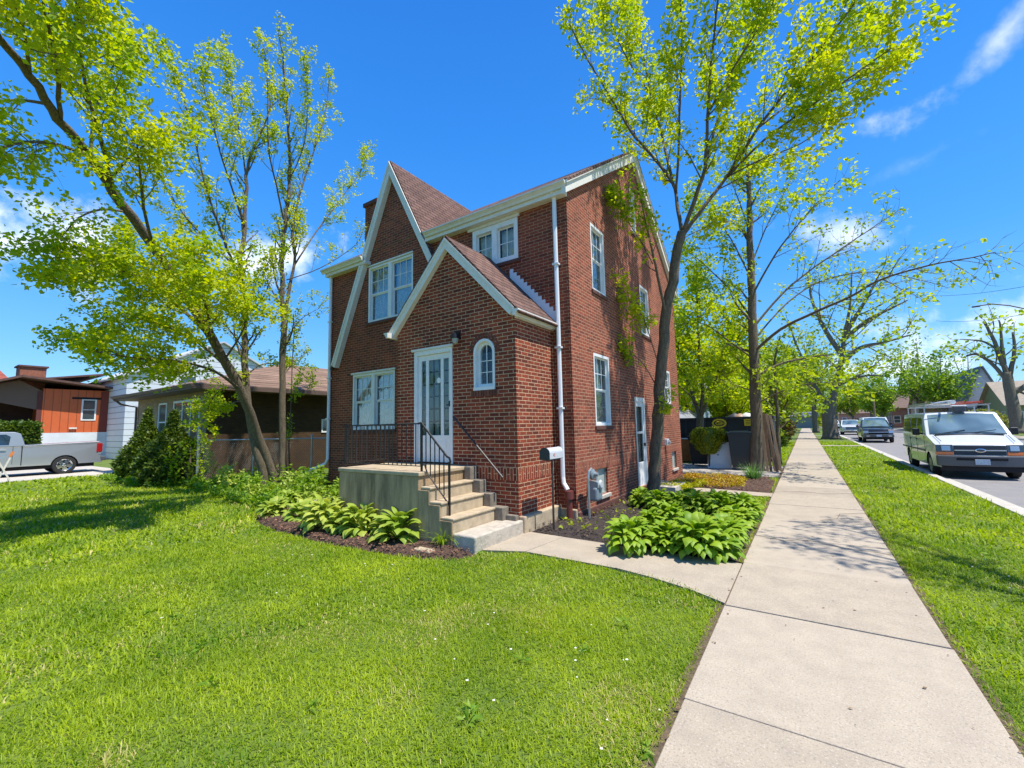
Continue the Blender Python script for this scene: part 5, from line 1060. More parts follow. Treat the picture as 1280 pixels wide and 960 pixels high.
m.add([(x, y, ez+.16) for x, y in c]+[(*a1, rz_), (*a2, rz_)], [(0, 1, 4), (1, 2, 5, 4), (2, 3, 5), (3, 0, 4, 5)], roofm2); m.build('roof', rh_)
m = MB(); m.box(ex[0], ex[1], ey[0], ey[1], ez-.02, ez+.0, rbr)
for q in ((ex[0], ex[1], ey[0], ey[0]+.05), (ex[0], ex[1], ey[1]-.05, ey[1]), (ex[1]-.05, ex[1], ey[0]+.051, ey[1]-.051), (ex[0], ex[0]+.05, ey[0]+.051, ey[1]-.051)): m.box(*q, ez+.002, ez+.158, rbr)
m.build('eave', rh_); m = MB(); gutter(m, (ex[0], ey[0]-.0, ez+.05), (ex[1], ey[0]-.0, ez+.05), rbr, (0, -1, 0)); m.build('gutter', rh_)
m = MB(); m.tube([(-27.3, ey[0]-.05, ez+.05), (-27.2, ey[0]+.2, ez-.2), (-26.7, RY-.08, ez-.35), (-26.7, RY-.08, .2)], .05, 7, rbr); m.build('downspout', rh_)
for u0, u1, mu in ((-23.9, -23.1, (1, 2)),): bwin(rh_, fr_, u0, u1, 1.5, 3.05, mun=mu)
o = bwin(rh_, fr_, -22.2, -19.7, 1.25, 3.05, mun=(3, 1), fr=.09, gl=MATS['window_glass']); o['label'] = 'wide white picture window of three lights'
m = MB(); 
for k in range(26): x = -22.15+k*.097; m.box(x, x+.06, RY+.12, RY+.14, 1.25, 3.05, curtm)
m.box(-22.3, -19.6, RY+.3, RY+.32, 1.1, 3.1, darkm); m.build('curtain', o)
bwin(rh_, rs_, 12.0, 12.7, 1.75, 2.25, mun=(1, 1)); bwin(rh_, rs_, 16, 17, 1.7, 2.4, mun=(1, 1))
# ---- chain link fence
fn_ = empty('chain_link_fence', (-17.5, 6.5, 0), 'thin chain link fence with round posts between the brick house and the brown ranch', 'fence')
gm_ = mat('galvanised', (.36, .40, .40), .4, metal=.6, var=.15)
fa, fb = Vector((-17.57, 6.42, 0)), Vector((-11.75, 9.2, 0)); fh = 1.52
for k in range(4):
    m = MB(); p = fa.lerp(fb, k/3); m.tube([p+Vector((0, 0, -.05)), p+Vector((0, 0, fh+.08))], .045 if k == 0 else .028, 10, gm_); m.lathe([(.05, 0), (.045, .03), (.01, .05)], (p.x, p.y, fh+.08), 10, gm_); m.build('post', fn_)
m = MB(); m.tube([fa+Vector((0, 0, fh)), fb+Vector((0, 0, fh))], .02, 8, gm_); m.build('rail', fn_)
m = MB(); L = (fb-fa).length; n = int(L/.075); dz = fh
for k in range(-20, n):
    for s_ in (1, -1):
        x0 = k*.075 if s_ > 0 else k*.075+dz; x1 = x0+s_*dz; z0, z1 = 0., dz
        xa, xb = x0, x1
        if xa < 0: z0 += (0-xa)/1.; xa = 0
        if xb < 0: z1 -= (0-xb); xb = 0
        if xa > L: z0 += xa-L; xa = L
        if xb > L: z1 -= xb-L; xb = L
        if abs(xb-xa) < .05: continue
        d = (fb-fa)/L; m.tube([fa+d*xa+Vector((0, 0, z0)), fa+d*xb+Vector((0, 0, z1))], .0013, 3, gm_, cap=False)
m.build('wire_mesh', fn_)
m = MB(); m.box(-17.35, -15.9, 6.95, 7.02, 1.30, 1.40, white); m.build('white_rail', fn_) if False else None
# ---- white sided house
wx = -40.
wh = empty('white_sided_house', (wx-5, 15, 0), 'tall gabled house with white lap siding beyond the blue bin', 'house')
def sidingmat(name, col, pitch=.22, vertical=False, dark=.45):
    m = mat(name, col, .55, var=.05, vscale=3); t = m.node_tree; b = t.nodes['Principled BSDF']; src = b.inputs['Base Color'].links[0].from_socket; ge = t.nodes.new('ShaderNodeNewGeometry'); sx = t.nodes.new('ShaderNodeSeparateXYZ'); t.links.new(ge.outputs['Position'], sx.inputs[0])
    f = t.nodes.new('ShaderNodeMath'); f.operation = 'MULTIPLY'; f.inputs[1].default_value = 1/pitch
    if vertical:
        a = t.nodes.new('ShaderNodeMath'); a.operation = 'ADD'; t.links.new(sx.outputs[0], a.inputs[0]); t.links.new(sx.outputs[1], a.inputs[1]); t.links.new(a.outputs[0], f.inputs[0])
    else: t.links.new(sx.outputs[2], f.inputs[0])
    fr = t.nodes.new('ShaderNodeMath'); fr.operation = 'FRACT'; t.links.new(f.outputs[0], fr.inputs[0]); lt = t.nodes.new('ShaderNodeMath'); lt.operation = 'LESS_THAN'; lt.inputs[1].default_value = .09; t.links.new(fr.outputs[0], lt.inputs[0])
    k = t.nodes.new('ShaderNodeMix'); k.data_type = 'RGBA'; t.links.new(lt.outputs[0], k.inputs['Factor']); t.links.new(src, k.inputs['A']); k.inputs['B'].default_value = (*[q*dark for q in col], 1); t.links.new(k.outputs['Result'], b.inputs['Base Color'])
    bp = t.nodes.new('ShaderNodeBump'); bp.inputs['Distance'].default_value = .03; t.links.new(fr.outputs[0], bp.inputs['Height']); t.links.new(bp.outputs[0], b.inputs['Normal']); return m
drr0 = mat('white_roof_edge', (.5, .5, .5), .8, var=.1)
ws = sidingmat('white_siding', (.72, .74, .77), .42, dark=.28)
m = MB(); m.prism([(10.0, -.1), (22.0, -.1), (22.0, 6.0), (16, 9.2), (10.0, 6.0)], lambda u, v: (wx, u, v), lambda u, v: (wx-12, u, v), ws); m.build('wall', wh)
m = MB(); roof_quad(m, [(wx+.3, 9.6, 5.79), (wx-12.3, 9.6, 5.79), (wx-12.3, 16, 9.24), (wx+.3, 16, 9.24)], .12, drr0); roof_quad(m, [(wx+.3, 22.4, 5.79), (wx-12.3, 22.4, 5.79), (wx-12.3, 16, 9.24), (wx+.3, 16, 9.24)], .12, drr0); m.build('roof', wh)
m = MB(); m.box(wx+.001, wx+.04, 10.0, 22, -.1, .9, mat('pale_block', (.55, .56, .56), .9, var=.1)); m.build('foundation', wh)
bwin(wh, lambda u, v, d: (wx+.04+d, u, v), 10.25, 10.55, .55, .75, fr=.03); bwin(wh, lambda u, v, d: (wx+d, u, v), 13.2, 14.2, 4.6, 6.2, mun=(1, 2)); bwin(wh, lambda u, v, d: (wx+d, u, v), 17.0, 18, 4.6, 6.2, mun=(1, 2))
# ---- red house
rx = -44.
rd_ = empty('red_house', (rx-5, 6, 0), 'rust red board sided house with a porch roof and white base behind the pickup', 'house')
red = sidingmat('red_boards', (.60, .12, .03), .42, True, .55); P_ = lambda a, b: atx(a, b, rx)
y0_, y1_ = 6.55, 10.0
m = MB(); m.box(rx-12, rx, y0_, y1_, 2.0, 5.1, red); m.build('wall', rd_)
m = MB(); m.box(rx-11.95, rx+.06, y0_+.02, y1_-.0, -.1, 1.99, mat('white_block', (.66, .68, .70), .9, var=.08, vscale=1)); m.build('foundation', rd_)
m = MB(); m.box(rx+.001, rx+.05, y1_-.42, y1_-.0, 2.02, 5.05, mat('dark_red_trim', (.22, .035, .02), .6)); m.box(rx+.001, rx+.035, 8.0, 9.6, 4.42, 4.56, darkm); m.build('trim_board', rd_)
bwin(rd_, lambda u, v, d: (rx+d, u, v), 8.62, 9.25, 2.95, 4.35, fr=.09, mun=(1, 2)); m = MB(); m.box(rx+.04, rx+.12, 7.95, 8.35, 2.25, 2.36, cream); m.build('vent', rd_)
drr = mat('dark_brown_roof', (.12, .06, .045), .8, var=.2)
m = MB(); roof_quad(m, [(rx+.9, 1.2, 4.1), (rx-13, 1.2, 4.1), (rx-13, 5.4, 5.75), (rx+.9, 5.4, 5.75)], .14, drr); roof_quad(m, [(rx+.9, 5.4, 5.75), (rx-13, 5.4, 5.75), (rx-13, 10.2, 5.2), (rx+.9, 10.2, 5.2)], .14, drr); m.build('roof', rd_)
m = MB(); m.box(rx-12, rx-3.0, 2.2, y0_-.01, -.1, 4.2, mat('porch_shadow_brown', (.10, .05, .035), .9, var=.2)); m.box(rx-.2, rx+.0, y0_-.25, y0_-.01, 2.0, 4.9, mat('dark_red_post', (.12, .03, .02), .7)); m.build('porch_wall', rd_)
m = MB(); m.box(rx-3, rx+.0, 2.4, y0_-.02, -.1, 2.35, brnb); m.build('porch_base', rd_)
m = MB(); m.add([(rx-.05, 4.0, 4.2), (rx-.05, y0_, 3.55), (rx-.05, y0_, 4.9), (rx-.05, 5.4, 5.6), (rx-.05, 3.0, 4.75)], [(0, 1, 2, 3, 4)], mat('brown_gable', (.16, .10, .07), .8)); m.build('gable_board', rd_)
m = MB(); m.box(rx-3.4, rx-1.9, 5.6, 6.9, 4.8, 6.75, mat('chimney_brick', (.27, .10, .055), .9, var=.3, vscale=6)); m.box(rx-3.5, rx-1.8, 5.5, 7.0, 6.75, 6.86, drr); m.build('chimney', rd_)
m = MB(); roof_quad(m, [(rx-.9, 6.1, 5.72), (rx-9, 6.1, 5.72), (rx-9, 10.1, 6.45), (rx-.9, 10.1, 6.45)], .12, drr); m.build('upper_roof', rd_)
# ---- far house with red roof
fh_ = empty('red_roofed_house', (-62, -2, 0), 'distant house with a brick red roof at the left edge above the hedge', 'house')
m = MB(); m.box(-72, -58, -9, 7.2, -.1, 4.0, mat('brick_far', (.34, .13, .09), .9, var=.2)); m.build('wall', fh_)
rr_ = roofmat('red_shingle', (.36, .10, .06), (.27, .075, .05)); m = MB(); roof_quad(m, [(-57.2, -10, 4.7), (-57.2, 8.0, 4.7), (-64.5, 6.5, 8.2), (-64.5, -8, 8.2)], .15, rr_); roof_quad(m, [(-72.8, -10, 4.7), (-72.8, 8.0, 4.7), (-64.5, 6.5, 8.2), (-64.5, -8, 8.2)], .15, rr_); m.add([(-57.2, 8, 4.85), (-72.8, 8, 4.85), (-64.5, 6.5, 8.3)], [(0, 1, 2)], rr_); m.build('roof', fh_)
m = MB(); m.box(-57.98, -57.9, -9, 7.2, 4.0, 4.65, white); m.build('fascia', fh_); bwin(fh_, lambda u, v, d: (-58+d, u, v), 1.0, 3.0, 1.8, 3.2, mun=(2, 1)); bwin(fh_, lambda u, v, d: (-58+d, u, v), 4.6, 6.2, 1.8, 3.2, mun=(2, 1))
# ---- houses behind the container
def cottage(name, label, x0, x1, y0, y1, h, rh, mw, mr, ridge='x', wins=True, over=.4, gablem=None):
    c = empty(name, ((x0+x1)/2, (y0+y1)/2, 0), label, 'house', None); m = MB()
    if ridge == 'x': # ridge runs along x, gables face +-x
        ym = (y0+y1)/2; m.prism([(y0, -.1), (y1, -.1), (y1, h), (ym, h+rh), (y0, h)], lambda u, v: (x0, u, v), lambda u, v: (x1, u, v), mw)
        m.build('wall', c); m = MB()
        for s_, ye in ((-1, y0-over), (1, y1+over)): k = over*rh/((y1-y0)/2); roof_quad(m, [(x0-over, ye, h-k), (x1+over, ye, h-k), (x1+over, ym, h+rh+.02), (x0-over, ym, h+rh+.02)], .14, mr)
    else:
        xm = (x0+x1)/2; m.prism([(x0, -.1), (x1, -.1), (x1, h), (xm, h+rh), (x0, h)], lambda u, v: (u, y0, v), lambda u, v: (u, y1, v), mw)
        m.build('wall', c); m = MB()
        for xe in (x0-over, x1+over): k = over*rh/((x1-x0)/2); roof_quad(m, [(xe, y0-over, h-k), (xe, y1+over, h-k), (xm, y1+over, h+rh+.02), (xm, y0-over, h+rh+.02)], .14, mr)
    m.build('roof', c)
    if wins:
        F1 = lambda u, v, d: (u, y0-d, v); F2 = lambda u, v, d: (x0-d, u, v); w_ = x1-x0
        for k in range(3): u = x0+w_*(k+.5)/3; bwin(c, F1, u-.45, u+.45, 1.0, 2.3, mun=(1, 2)) if k != 1 else None
        for k in range(3): u = y0+(y1-y0)*(k+.5)/3; bwin(c, F2, u-.45, u+.45, 1.0, 2.3, mun=(1, 2))
        dm = MB(); dm.box(x0+w_*.5-.45, x0+w_*.5+.45, y0-.04, y0-.001, 0, 2.1, rbr); dm.build('door', c); dm = MB(); dm.box(x0-.04, x0-.001, (y0+y1)/2-2.3, (y0+y1)/2-1.4, 0, 2.1, rbr); dm.build('door', c)
    return c
blue_s = sidingmat('pale_blue_siding', (.45, .60, .72), .25, dark=.6); gry = mat('grey_roof', (.25, .25, .26), .9, var=.2); whs = sidingmat('white_wall', (.66, .68, .68), .25, dark=.7)
cottage('pale_blue_house', 'pale blue gabled house partly hidden by the garden trees', -13.5, -6.6, 36, 46, 4.2, 3.6, blue_s, gry, 'y'); cottage('white_house', 'white walled house behind the garden trees', -6.2, -2.8, 44, 54, 2.6, 1.6, whs, gry, 'x')
cottage('orange_garage', 'orange brick garage behind the back corner of the brick house', -12.5, -6.4, 25.5, 32.5, 2.3, 2.6, mat('orange_brick', (.48, .22, .08), .9, var=.2), MATS['grey_roof'], 'y', wins=False)
# ---- houses across the street
gH = 'houses across the street'
gabm = mat('grey_shingle_far', (.20, .20, .215), .9, var=.15); brf = mat('brown_shingle_far', (.17, .11, .09), .9, var=.2)
def across(name, label, px0, px1, Y, top, mw, mr, ridge, h, rh, dep=12):
    a, b = aty(px0, 540, Y), aty(px1, 540, Y); c = cottage(name, label, a.x, b.x, Y, Y+dep, h, rh, mw, mr, ridge); c['group'] = gH; return c
across('house', 'pale grey house with a steep white trimmed gable at the right edge, beyond the van', 1212, 1262, 84, 0, mat('pale_grey_siding', (.50, .54, .58), .7, var=.1), gabm, 'y', 3.6, 5.0)
across('house', 'low brown roofed bungalow above the van roof', 1158, 1200, 92, 0, mat('tan_wall', (.40, .30, .22), .9, var=.15), brf, 'x', 3.4, 3.0, 10)
across('house', 'dark roofed cottage left of the grey gable', 1199, 1216, 100, 0, mat('cream_wall', (.55, .50, .42), .9, var=.1), gabm, 'y', 3.5, 4.0)
across('house', 'reddish brick house seen between street trees, left of the van', 1118, 1150, 112, 0, mat('red_wall', (.30, .15, .11), .9, var=.2), brf, 'x', 4.0, 3.0, 9)
across('house', 'olive walled house at the extreme right edge', 1264, 1330, 74, 0, mat('olive_wall', (.26, .28, .16), .9, var=.1), mat('tan_shingle', (.33, .27, .2), .9, var=.15), 'x', 3.2, 2.8, 9)
across('house', 'long low brick building far down the street', 1050, 1095, 150, 0, mat('pink_wall', (.38, .20, .15), .9, var=.2), brf, 'x', 3.5, 2.2, 10)
cottage('garage', 'small grey garage closing the far end of the sidewalk', -5, 2.4, 128, 136, 2.8, 1.0, mat('grey_garage', (.28, .28, .26), .9, var=.1), gabm, 'x', wins=False)
# porch with white posts on the grey house
o = [q for q in bpy.data.objects if q.get('label', '').startswith('pale grey house')][0]; a = aty(1212, 540, 84).x; b = aty(1262, 540, 84).x; m = MB()
m.box(a-.2, b-1, 81.2, 83.98, 2.75, 3.0, gabm); m.box(a-.2, b-1, 81.2, 83.98, -.1, .5, concslab)
for k in range(5): x = a+(b-a-1.6)*k/4; m.box(x, x+.22, 81.3, 81.5, .5, 2.75, white)
m.build('porch', o)

# ================================================================== VEHICLES (x forward, y left, z up; x = 0 at the front bumper)
def prof_at(top, x):
    for (a, b), (c, d) in zip(top[:-1], top[1:]):
        if min(a, c) <= x <= max(a, c) and abs(c-a) > 1e-6: return b+(d-b)*(x-a)/(c-a)
    return top[-1][1]
def vehicle(name, label, cat, loc, rz, P, group=None):
    root = local(name, label, cat, group, loc, rz); W = P['w']/2; belt = P['belt']; tum = P.get('tum', .14)
    def wd(x, z):
        w = W-(max(0, z-belt)*tum)-(max(0, .55-z)*.06)
        fx = max(0, x+.35)/.35; bx = max(0, -x-P['L']+.25)/.25; return w-P.get('nose', .12)*fx*fx-.05*bx*bx
    paint = P['paint']; top = P['top']
    # outline from the rear bottom over the roof to the front bottom, then arches
    bz = P['bz']; ar = P['wr']*1.13; arch = []
    for cx in sorted(P['wx'], reverse=True):
        arch += [(cx+ar, bz)]+[(cx+ar*math.cos(t), max(bz, P['wr']+ar*math.sin(t))) for t in [math.pi*k/12 for k in range(0, 13)] if P['wr']+ar*math.sin(t) > bz+.02]+[(cx-ar, bz)]
    lower = []; 
    def cross_belt(poly):   # split polygon at belt
        up = clip(poly, 0, -1, -belt); lo = clip(poly, 0, 1, belt); return up, lo
    B = MB(); topd = []
    for (a, b), (c, d) in zip(top[:-1], top[1:]):
        topd.append((a, b))
        if (b-belt)*(d-belt) < 0: t = (belt-b)/(d-b); topd.append((a+(c-a)*t, belt))
    topd.append(top[-1]); nseg = 6
    # top skin
    vs = []
    for x, z in topd:
        w = wd(x, z)
        for k in range(nseg+1):
            t = -1+2*k/nseg; vs.append((x-(P.get('bow', .10)*t*t if x > -1.2 or x < -P['L']+.6 else 0)*(1 if x > -1.2 else -.5), w*t, z+(.035 if z > belt+.2 else .02)*(1-t*t)))
    fs = []
    for i in range(len(topd)-1):
        for k in range(nseg): j = i*(nseg+1)+k; fs.append((j, j+1, j+nseg+2, j+nseg+1))
    B.add(vs, fs, paint)
    edge = {1: [vs[i*(nseg+1)+nseg] for i in range(len(topd))], -1: [vs[i*(nseg+1)] for i in range(len(topd))]}
    bot = [(top[-1][0], bz)] if top[-1][1] > bz+.01 else []
    bottom = bot+arch+([(top[0][0], bz)] if top[0][1] > bz+.01 else [])
    for s in (1, -1):
        # side: belt line cut
        e = edge[s]; ups = []; 
        full = [(p[0], p[2]-0., p) for p in e]
        poly = [(p[0], p[2], p[1]) for p in e]+[(x, z, s*wd(x, z)) for x, z in bottom]
        ib = [i for i, (x, z) in enumerate(topd) if abs(z-belt) < .03]
        i0, i1 = (min(ib), max(ib)) if len(ib) >= 2 else (None, None)
        if i0 is not None and i1 > i0:
            upper = [(x, s*0+y, z) for x, z, y in poly[i0:i1+1]]
            lowp = poly[:i0+1]+poly[i1:]
            k = len(B.v); B.add(upper, [tuple(range(len(upper)))], paint); B.add([(x, y, z) for x, z, y in lowp], [tuple(range(len(lowp)))], paint)
        else: B.add([(x, y, z) for x, z, y in poly], [tuple(range(len(poly)))], paint)
    B.add([(top[0][0], -wd(*top[0]), top[0][1]), (top[0][0], wd(*top[0]), top[0][1]), (top[0][0], wd(top[0][0], bz), bz), (top[0][0], -wd(top[0][0], bz), bz)], [(0, 1, 2, 3)], paint)
    bo = B.build('body', root); me = bo.data
    import bmesh
    bm = bmesh.new(); bm.from_mesh(me); bmesh.ops.remove_doubles(bm, verts=bm.verts, dist=.002); bmesh.ops.recalc_face_normals(bm, faces=bm.faces); bm.to_mesh(me); bm.free()
    bv = bo.modifiers.new('bevel', 'BEVEL'); bv.width = .035; bv.segments = 3; bv.limit_method = 'ANGLE'; bv.angle_limit = R(30)
    # dark underside and wheel wells
    U = MB(); U.box(-P['L']+.25, -.3, -W+.16, W-.16, .28, P.get('uz', .75), darkm); U.build('underbody', root)
    # side windows
    for s in (1, -1):
        for poly in P['sidewin']:
            q = MB(); q.prism(poly, lambda x, z: (x, s*(wd(x, z)-.03), z), lambda x, z: (x, s*(wd(x, z)+.006), z), P.get('glass', carglass)); q.build('side_window', root)
    for nm, seg, ins in (('windshield', P['ws'], P.get('wsin', (.06, .05, .10))), ('rear_window', P.get('rw'), (.1, .1, .14))):
        if seg is None: continue
        (xa, za), (xb, zb) = seg; d = Vector((xb-xa, 0, zb-za)); l = d.length; d.normalize(); n = Vector((-d.z, 0, d.x)); n = n if n.z > 0 else -n
        q = MB(); vs = []; bow = P.get('bow', .10)
        for j, t in enumerate((ins[0]/l, 1-ins[1]/l)):
            p = Vector((xa, 0, za))+d*l*t; w = wd(p.x, p.z)-ins[2]
            for k in range(9):
                u = -1+2*k/8; f = bow if p.x > -1.2 else 0; fa = (P['bowt'] if j == 0 else P['bowb']) if nm == 'windshield' and 'bowt' in P else f; vs.append(tuple(p+n*.022+Vector((-fa*u*u*(w/W)**2, w*u, .04*(1-u*u)))))
        vs2 = [tuple(Vector(v)-n*.03) for v in vs]; fs = [(k, k+1, 9+k+1, 9+k) for k in range(8)]
        q.add(vs+vs2, fs+[(18+k, 18+9+k, 18+9+k+1, 18+k+1) for k in range(8)]+[(0, 9, 27, 18), (8, 26, 35, 17)]+[(k, 18+k, 19+k, k+1) for k in range(8)]+[(9+k, 10+k, 28+k, 27+k) for k in range(8)], P.get('glass', carglass)); q.build(nm, root)
    # wheels
    wr = P['wr']; ww = .22
    t = MB(); t.lathe([(wr*.66, -ww/2), (wr*.93, -ww/2), (wr, -ww/2+.03), (wr, ww/2-.03), (wr*.93, ww/2), (wr*.66, ww/2)], (0, 0, 0), 32, rubber, 'y', cap=False)
    r_ = MB(); rim = P.get('rim', chrome); r_.lathe([(wr*.67, .06), (wr*.67, ww/2-.012), (wr*.60, ww/2-.03), (wr*.58, .05), (wr*.55, .045)], (0, 0, 0), 28, rim, 'y', cap=False); r_.lathe([(wr*.2, .05), (wr*.2, ww/2-.02), (wr*.12, ww/2-.0)], (0, 0, 0), 14, rim, 'y')
    for k in range(5):
        a = 2*math.pi*k/5; c, s_ = math.cos(a), math.sin(a); r_.beam((c*wr*.12, .075, s_*wr*.12), (c*wr*.62, .075, s_*wr*.62), .15, .05, rim, up=(0, 1, 0))
    r_.lathe([(wr*.66, -.03), (wr*.66, .02)], (0, 0, 0), 20, darkm, 'y')
    first = None
    for cx in P['wx']:
        for s in (1, -1):
            if first is None:
                w = local('wheel'); w.parent = root; t.build('tyre', w); r_.build('rim', w, bevel=.004); first = w; w.location = (cx, s*(W-ww/2-.015), wr); w.rotation_euler = (0, 0, 0 if s > 0 else math.pi)
            else: w = copy_tree(first, root, (cx, s*(W-ww/2-.015), wr), 0 if s > 0 else math.pi)
            w.rotation_euler[1] = cx
    # mirrors
    if 'mirror' in P:
        mx_, mz_ = P['mirror']
        for s in (1, -1):
            q = MB(); w = wd(mx_, mz_); q.box(mx_-.06, mx_+.09, s*(w+.09), s*(w+.27), mz_-.10, mz_+.13, P.get('mirm', black)); q.beam((mx_, s*w*.98, mz_-.06), (mx_, s*(w+.1), mz_-.03), .06, .05, black); q.build('mirror', root, bevel=.03, seg=3)
    for s in (1, -1):
        for hx, hz in P.get('handles', []): q = MB(); w = wd(hx, hz); q.box(hx-.09, hx+.09, s*(w+.0), s*(w+.035), hz-.018, hz+.018, P.get('hm', black)); q.build('door_handle', root, bevel=.008)
        q = MB()
        for gx in P.get('gaps', []):
            zt = P.get('gapz', belt); pts = [(gx, z) for z in (bz+.12, (bz+zt)/2, zt)]
            for (a, b), (c, d) in zip(pts[:-1], pts[1:]): q.beam((a, s*(wd(a, b)+.0), b), (c, s*(wd(c, d)+.0), d), .012, .008, darkm, up=(0, 1, 0))
        if q.v: q.build('door_gap', root)
    P['wd'] = wd; return root
carglass = mat('car_glass', (.018, .028, .035), .04, spec=1., coat=1.); blueg = mat('windshield_glass', (.16, .24, .27), .05, spec=1., col2=(.04, .075, .09), vscale=1.3, det=1, coat=1.)
whp = mat('white_car_paint', (.62, .635, .63), .25, coat=.6); silver = mat('silver_paint', (.50, .52, .54), .32, metal=.65, coat=.6); dkp = mat('dark_blue_paint', (.012, .016, .028), .2, coat=1.); greyb = mat('grey_bumper', (.085, .09, .10), .55); amber = mat('amber_lens', (.75, .16, .01), .2, coat=.6); lens = mat('clear_lens', (.45, .47, .5), .12, metal=.5, coat=1.); redl = mat('red_lens', (.35, .01, .012), .2, coat=1.); plate = mat('pale_plate', (.55, .62, .68), .4, col2=(.3, .38, .5), vscale=30)
def slabf(root, name, x, y0, y1, z0, z1, m, th=.03, bow=.10, W=1., bev=.01, slope=0., off=.0):
    """a strip that follows the bowed front between y0 and y1"""
    q = MB(); n = max(2, int(abs(y1-y0)/.15)); vs = []
    for j in range(n+1):
        y = y0+(y1-y0)*j/n; bx = x-bow*(y/W)**2+off
        vs += [(bx-slope, y, z1), (bx, y, z0), (bx-th-slope, y, z1), (bx-th, y, z0)]
    fs = []
    for j in range(n): a = 4*j; b = a+4; fs += [(a, a+1, b+1, b), (a+2, b+2, b+3, a+3), (a, b, b+2, a+2), (a+1, a+3, b+3, b+1)]
    fs += [(0, 2, 3, 1), (4*n, 4*n+1, 4*n+3, 4*n+2)]; q.add(vs, fs, m); return q.build(name, root, bevel=bev)
# ---- white work van
VP = dict(w=2.0, L=5.6, belt=1.32, bz=.36, wr=.37, wx=(-.98, -4.35), tum=.15, paint=whp, nose=.10,
    top=[(-5.6, .5), (-5.6, 1.3), (-5.52, 1.95), (-5.35, 2.05), (-4, 2.08), (-1.95, 2.06), (-1.82, 2.02), (-1.02, 1.34), (-.9, 1.30), (-.22, 1.10), (-.10, 1.03), (-.06, .72), (.0, .70), (.0, .42)],
    ws=((-1.85, 2.03), (-1.02, 1.34)), wsin=(.07, .03, .10), bowt=.008, bowb=.088, glass=carglass, sidewin=[[(-2.62, 1.36), (-1.72, 1.36), (-1.62, 1.42), (-2.02, 1.90), (-2.62, 1.92)], [(-3.75, 1.36), (-2.76, 1.36), (-2.76, 1.92), (-3.75, 1.92)], [(-5.2, 1.38), (-3.9, 1.38), (-3.9, 1.92), (-5.2, 1.9)]],
    mirror=(-1.62, 1.42), handles=[(-2.55, 1.16), (-3.66, 1.16)], gaps=[-1.45, -2.69, -3.82], gapz=1.3, rim=mat('steel_rim', (.42, .42, .42), .4, metal=.7), mirm=black)
pf = gnd(1164, 594, -.12); van_x = pf.x+1.0; van_y = pf.y-.98
van = vehicle('work_van', 'white work van with a loaded ladder rack and orange headlight corners parked nearest', 'van', (van_x, van_y, -.12), -math.pi/2, VP)
for q in van.children:
    if q.name.startswith('windshield'): q.data.materials[0] = blueg
slabf(van, 'bumper', .06, -.97, .97, .40, .72, greyb, .16, .14, 1., .03); slabf(van, 'bumper_intake', .067, -.55, .55, .58, .66, darkm, .02, .14, 1., .004); slabf(van, 'valance', .0, -.9, .9, .24, .40, darkm, .1, .14, 1., .02)
slabf(van, 'grille', -.035, -.56, .56, .745, 1.03, mat('grille_dark', (.02, .022, .028), .4), .05, .10, 1., .012, .035); slabf(van, 'grille_bar', -.03, -.56, .56, .865, .90, mat('satin_silver', (.5, .51, .52), .3, metal=.8), .03, .10, 1., .006, .0, .01)
q = MB(); q.lathe([(.10, 0), (.095, .02), (.06, .03)], (0, 0, 0), 20, chrome, 'x'); eo = q.build('emblem', van); eo.location = (-.012, 0, .885); eo.scale = (1, 1.25, .62)
q = MB(); q.lathe([(.075, .0), (.07, .005)], (0, 0, 0), 20, greyb, 'x'); eo = q.build('emblem_centre', van); eo.location = (.018, 0, .885); eo.scale = (1, 1.25, .5)
for s in (1, -1):
    hl = slabf(van, 'headlight', -.03, s*.575, s*.965, .835, 1.05, mat('headlamp_housing', (.05, .055, .06), .15, coat=1.), .07, .12, 1., .012, .03)
    slabf(van, 'reflector', -.022, s*.64, s*.84, .87, 1.02, lens, .03, .12, 1., .01, .02); slabf(van, 'turn_signal', -.025, s*.575, s*.975, .735, .83, amber, .07, .12, 1., .01, .005)
q = MB(); q.box(.068, .085, -.16, .16, .46, .62, plate); q.build('number_plate', van, bevel=.006)
q = MB()
for a, b in (((-1.0, -.62, 1.37), (-1.12, -.05, 1.47)), ((-1.0, .1, 1.38), (-1.12, .65, 1.47))): q.tube([Vector(a)+Vector((.03, 0, .02)), Vector(b)+Vector((.03, 0, .02))], .012, 5, black)
q.build('wiper', van)
q = MB(); q.box(-1.04, -.95, -.80, .80, 1.335, 1.362, black); q.build('cowl', van, bevel=.01)
for s in (1, -1):
    q = MB(); q.beam((-.98, s*.84, 1.36), (-.24, s*.80, 1.155), .012, .012, darkm); q.build('hood_gap', van)
    q = MB(); q.beam((-5.5, s*1.0, .80), (-1.5, s*1.0, .80), .02, .05, greyb); q.build('side_moulding', van)
q = MB(); st_ = mat('rack_steel', (.45, .45, .45), .4, metal=.7)
for x in (-2.1, -3.6, -5.0): q.beam((x, -.82, 2.32), (x, .82, 2.32), .04, .04, st_); [q.beam((x, s*.8, 2.03), (x, s*.8, 2.34), .035, .035, st_, up=(1, 0, 0)) for s in (1, -1)]
for s in (1, -1): q.beam((-1.9, s*.8, 2.345), (-5.3, s*.8, 2.345), .03, .03, st_)
q.build('roof_rack', van)
def ladder(label, loc, rz, L_, w_, m_):
    root = local('ladder', label, 'ladder', 'ladders on the van rack', loc, rz); q = MB()
    for s in (1, -1): q.beam((0, s*w_/2, 0), (-L_, s*w_/2, 0), .03, .075, m_)
    q.build('rail', root); q = MB(); n = int(L_/.3)
    for k in range(n): q.tube([(-.15-k*.3, -w_/2+.01, 0), (-.15-k*.3, w_/2-.01, 0)], .016, 6, m_)
    q.build('rung', root); return root
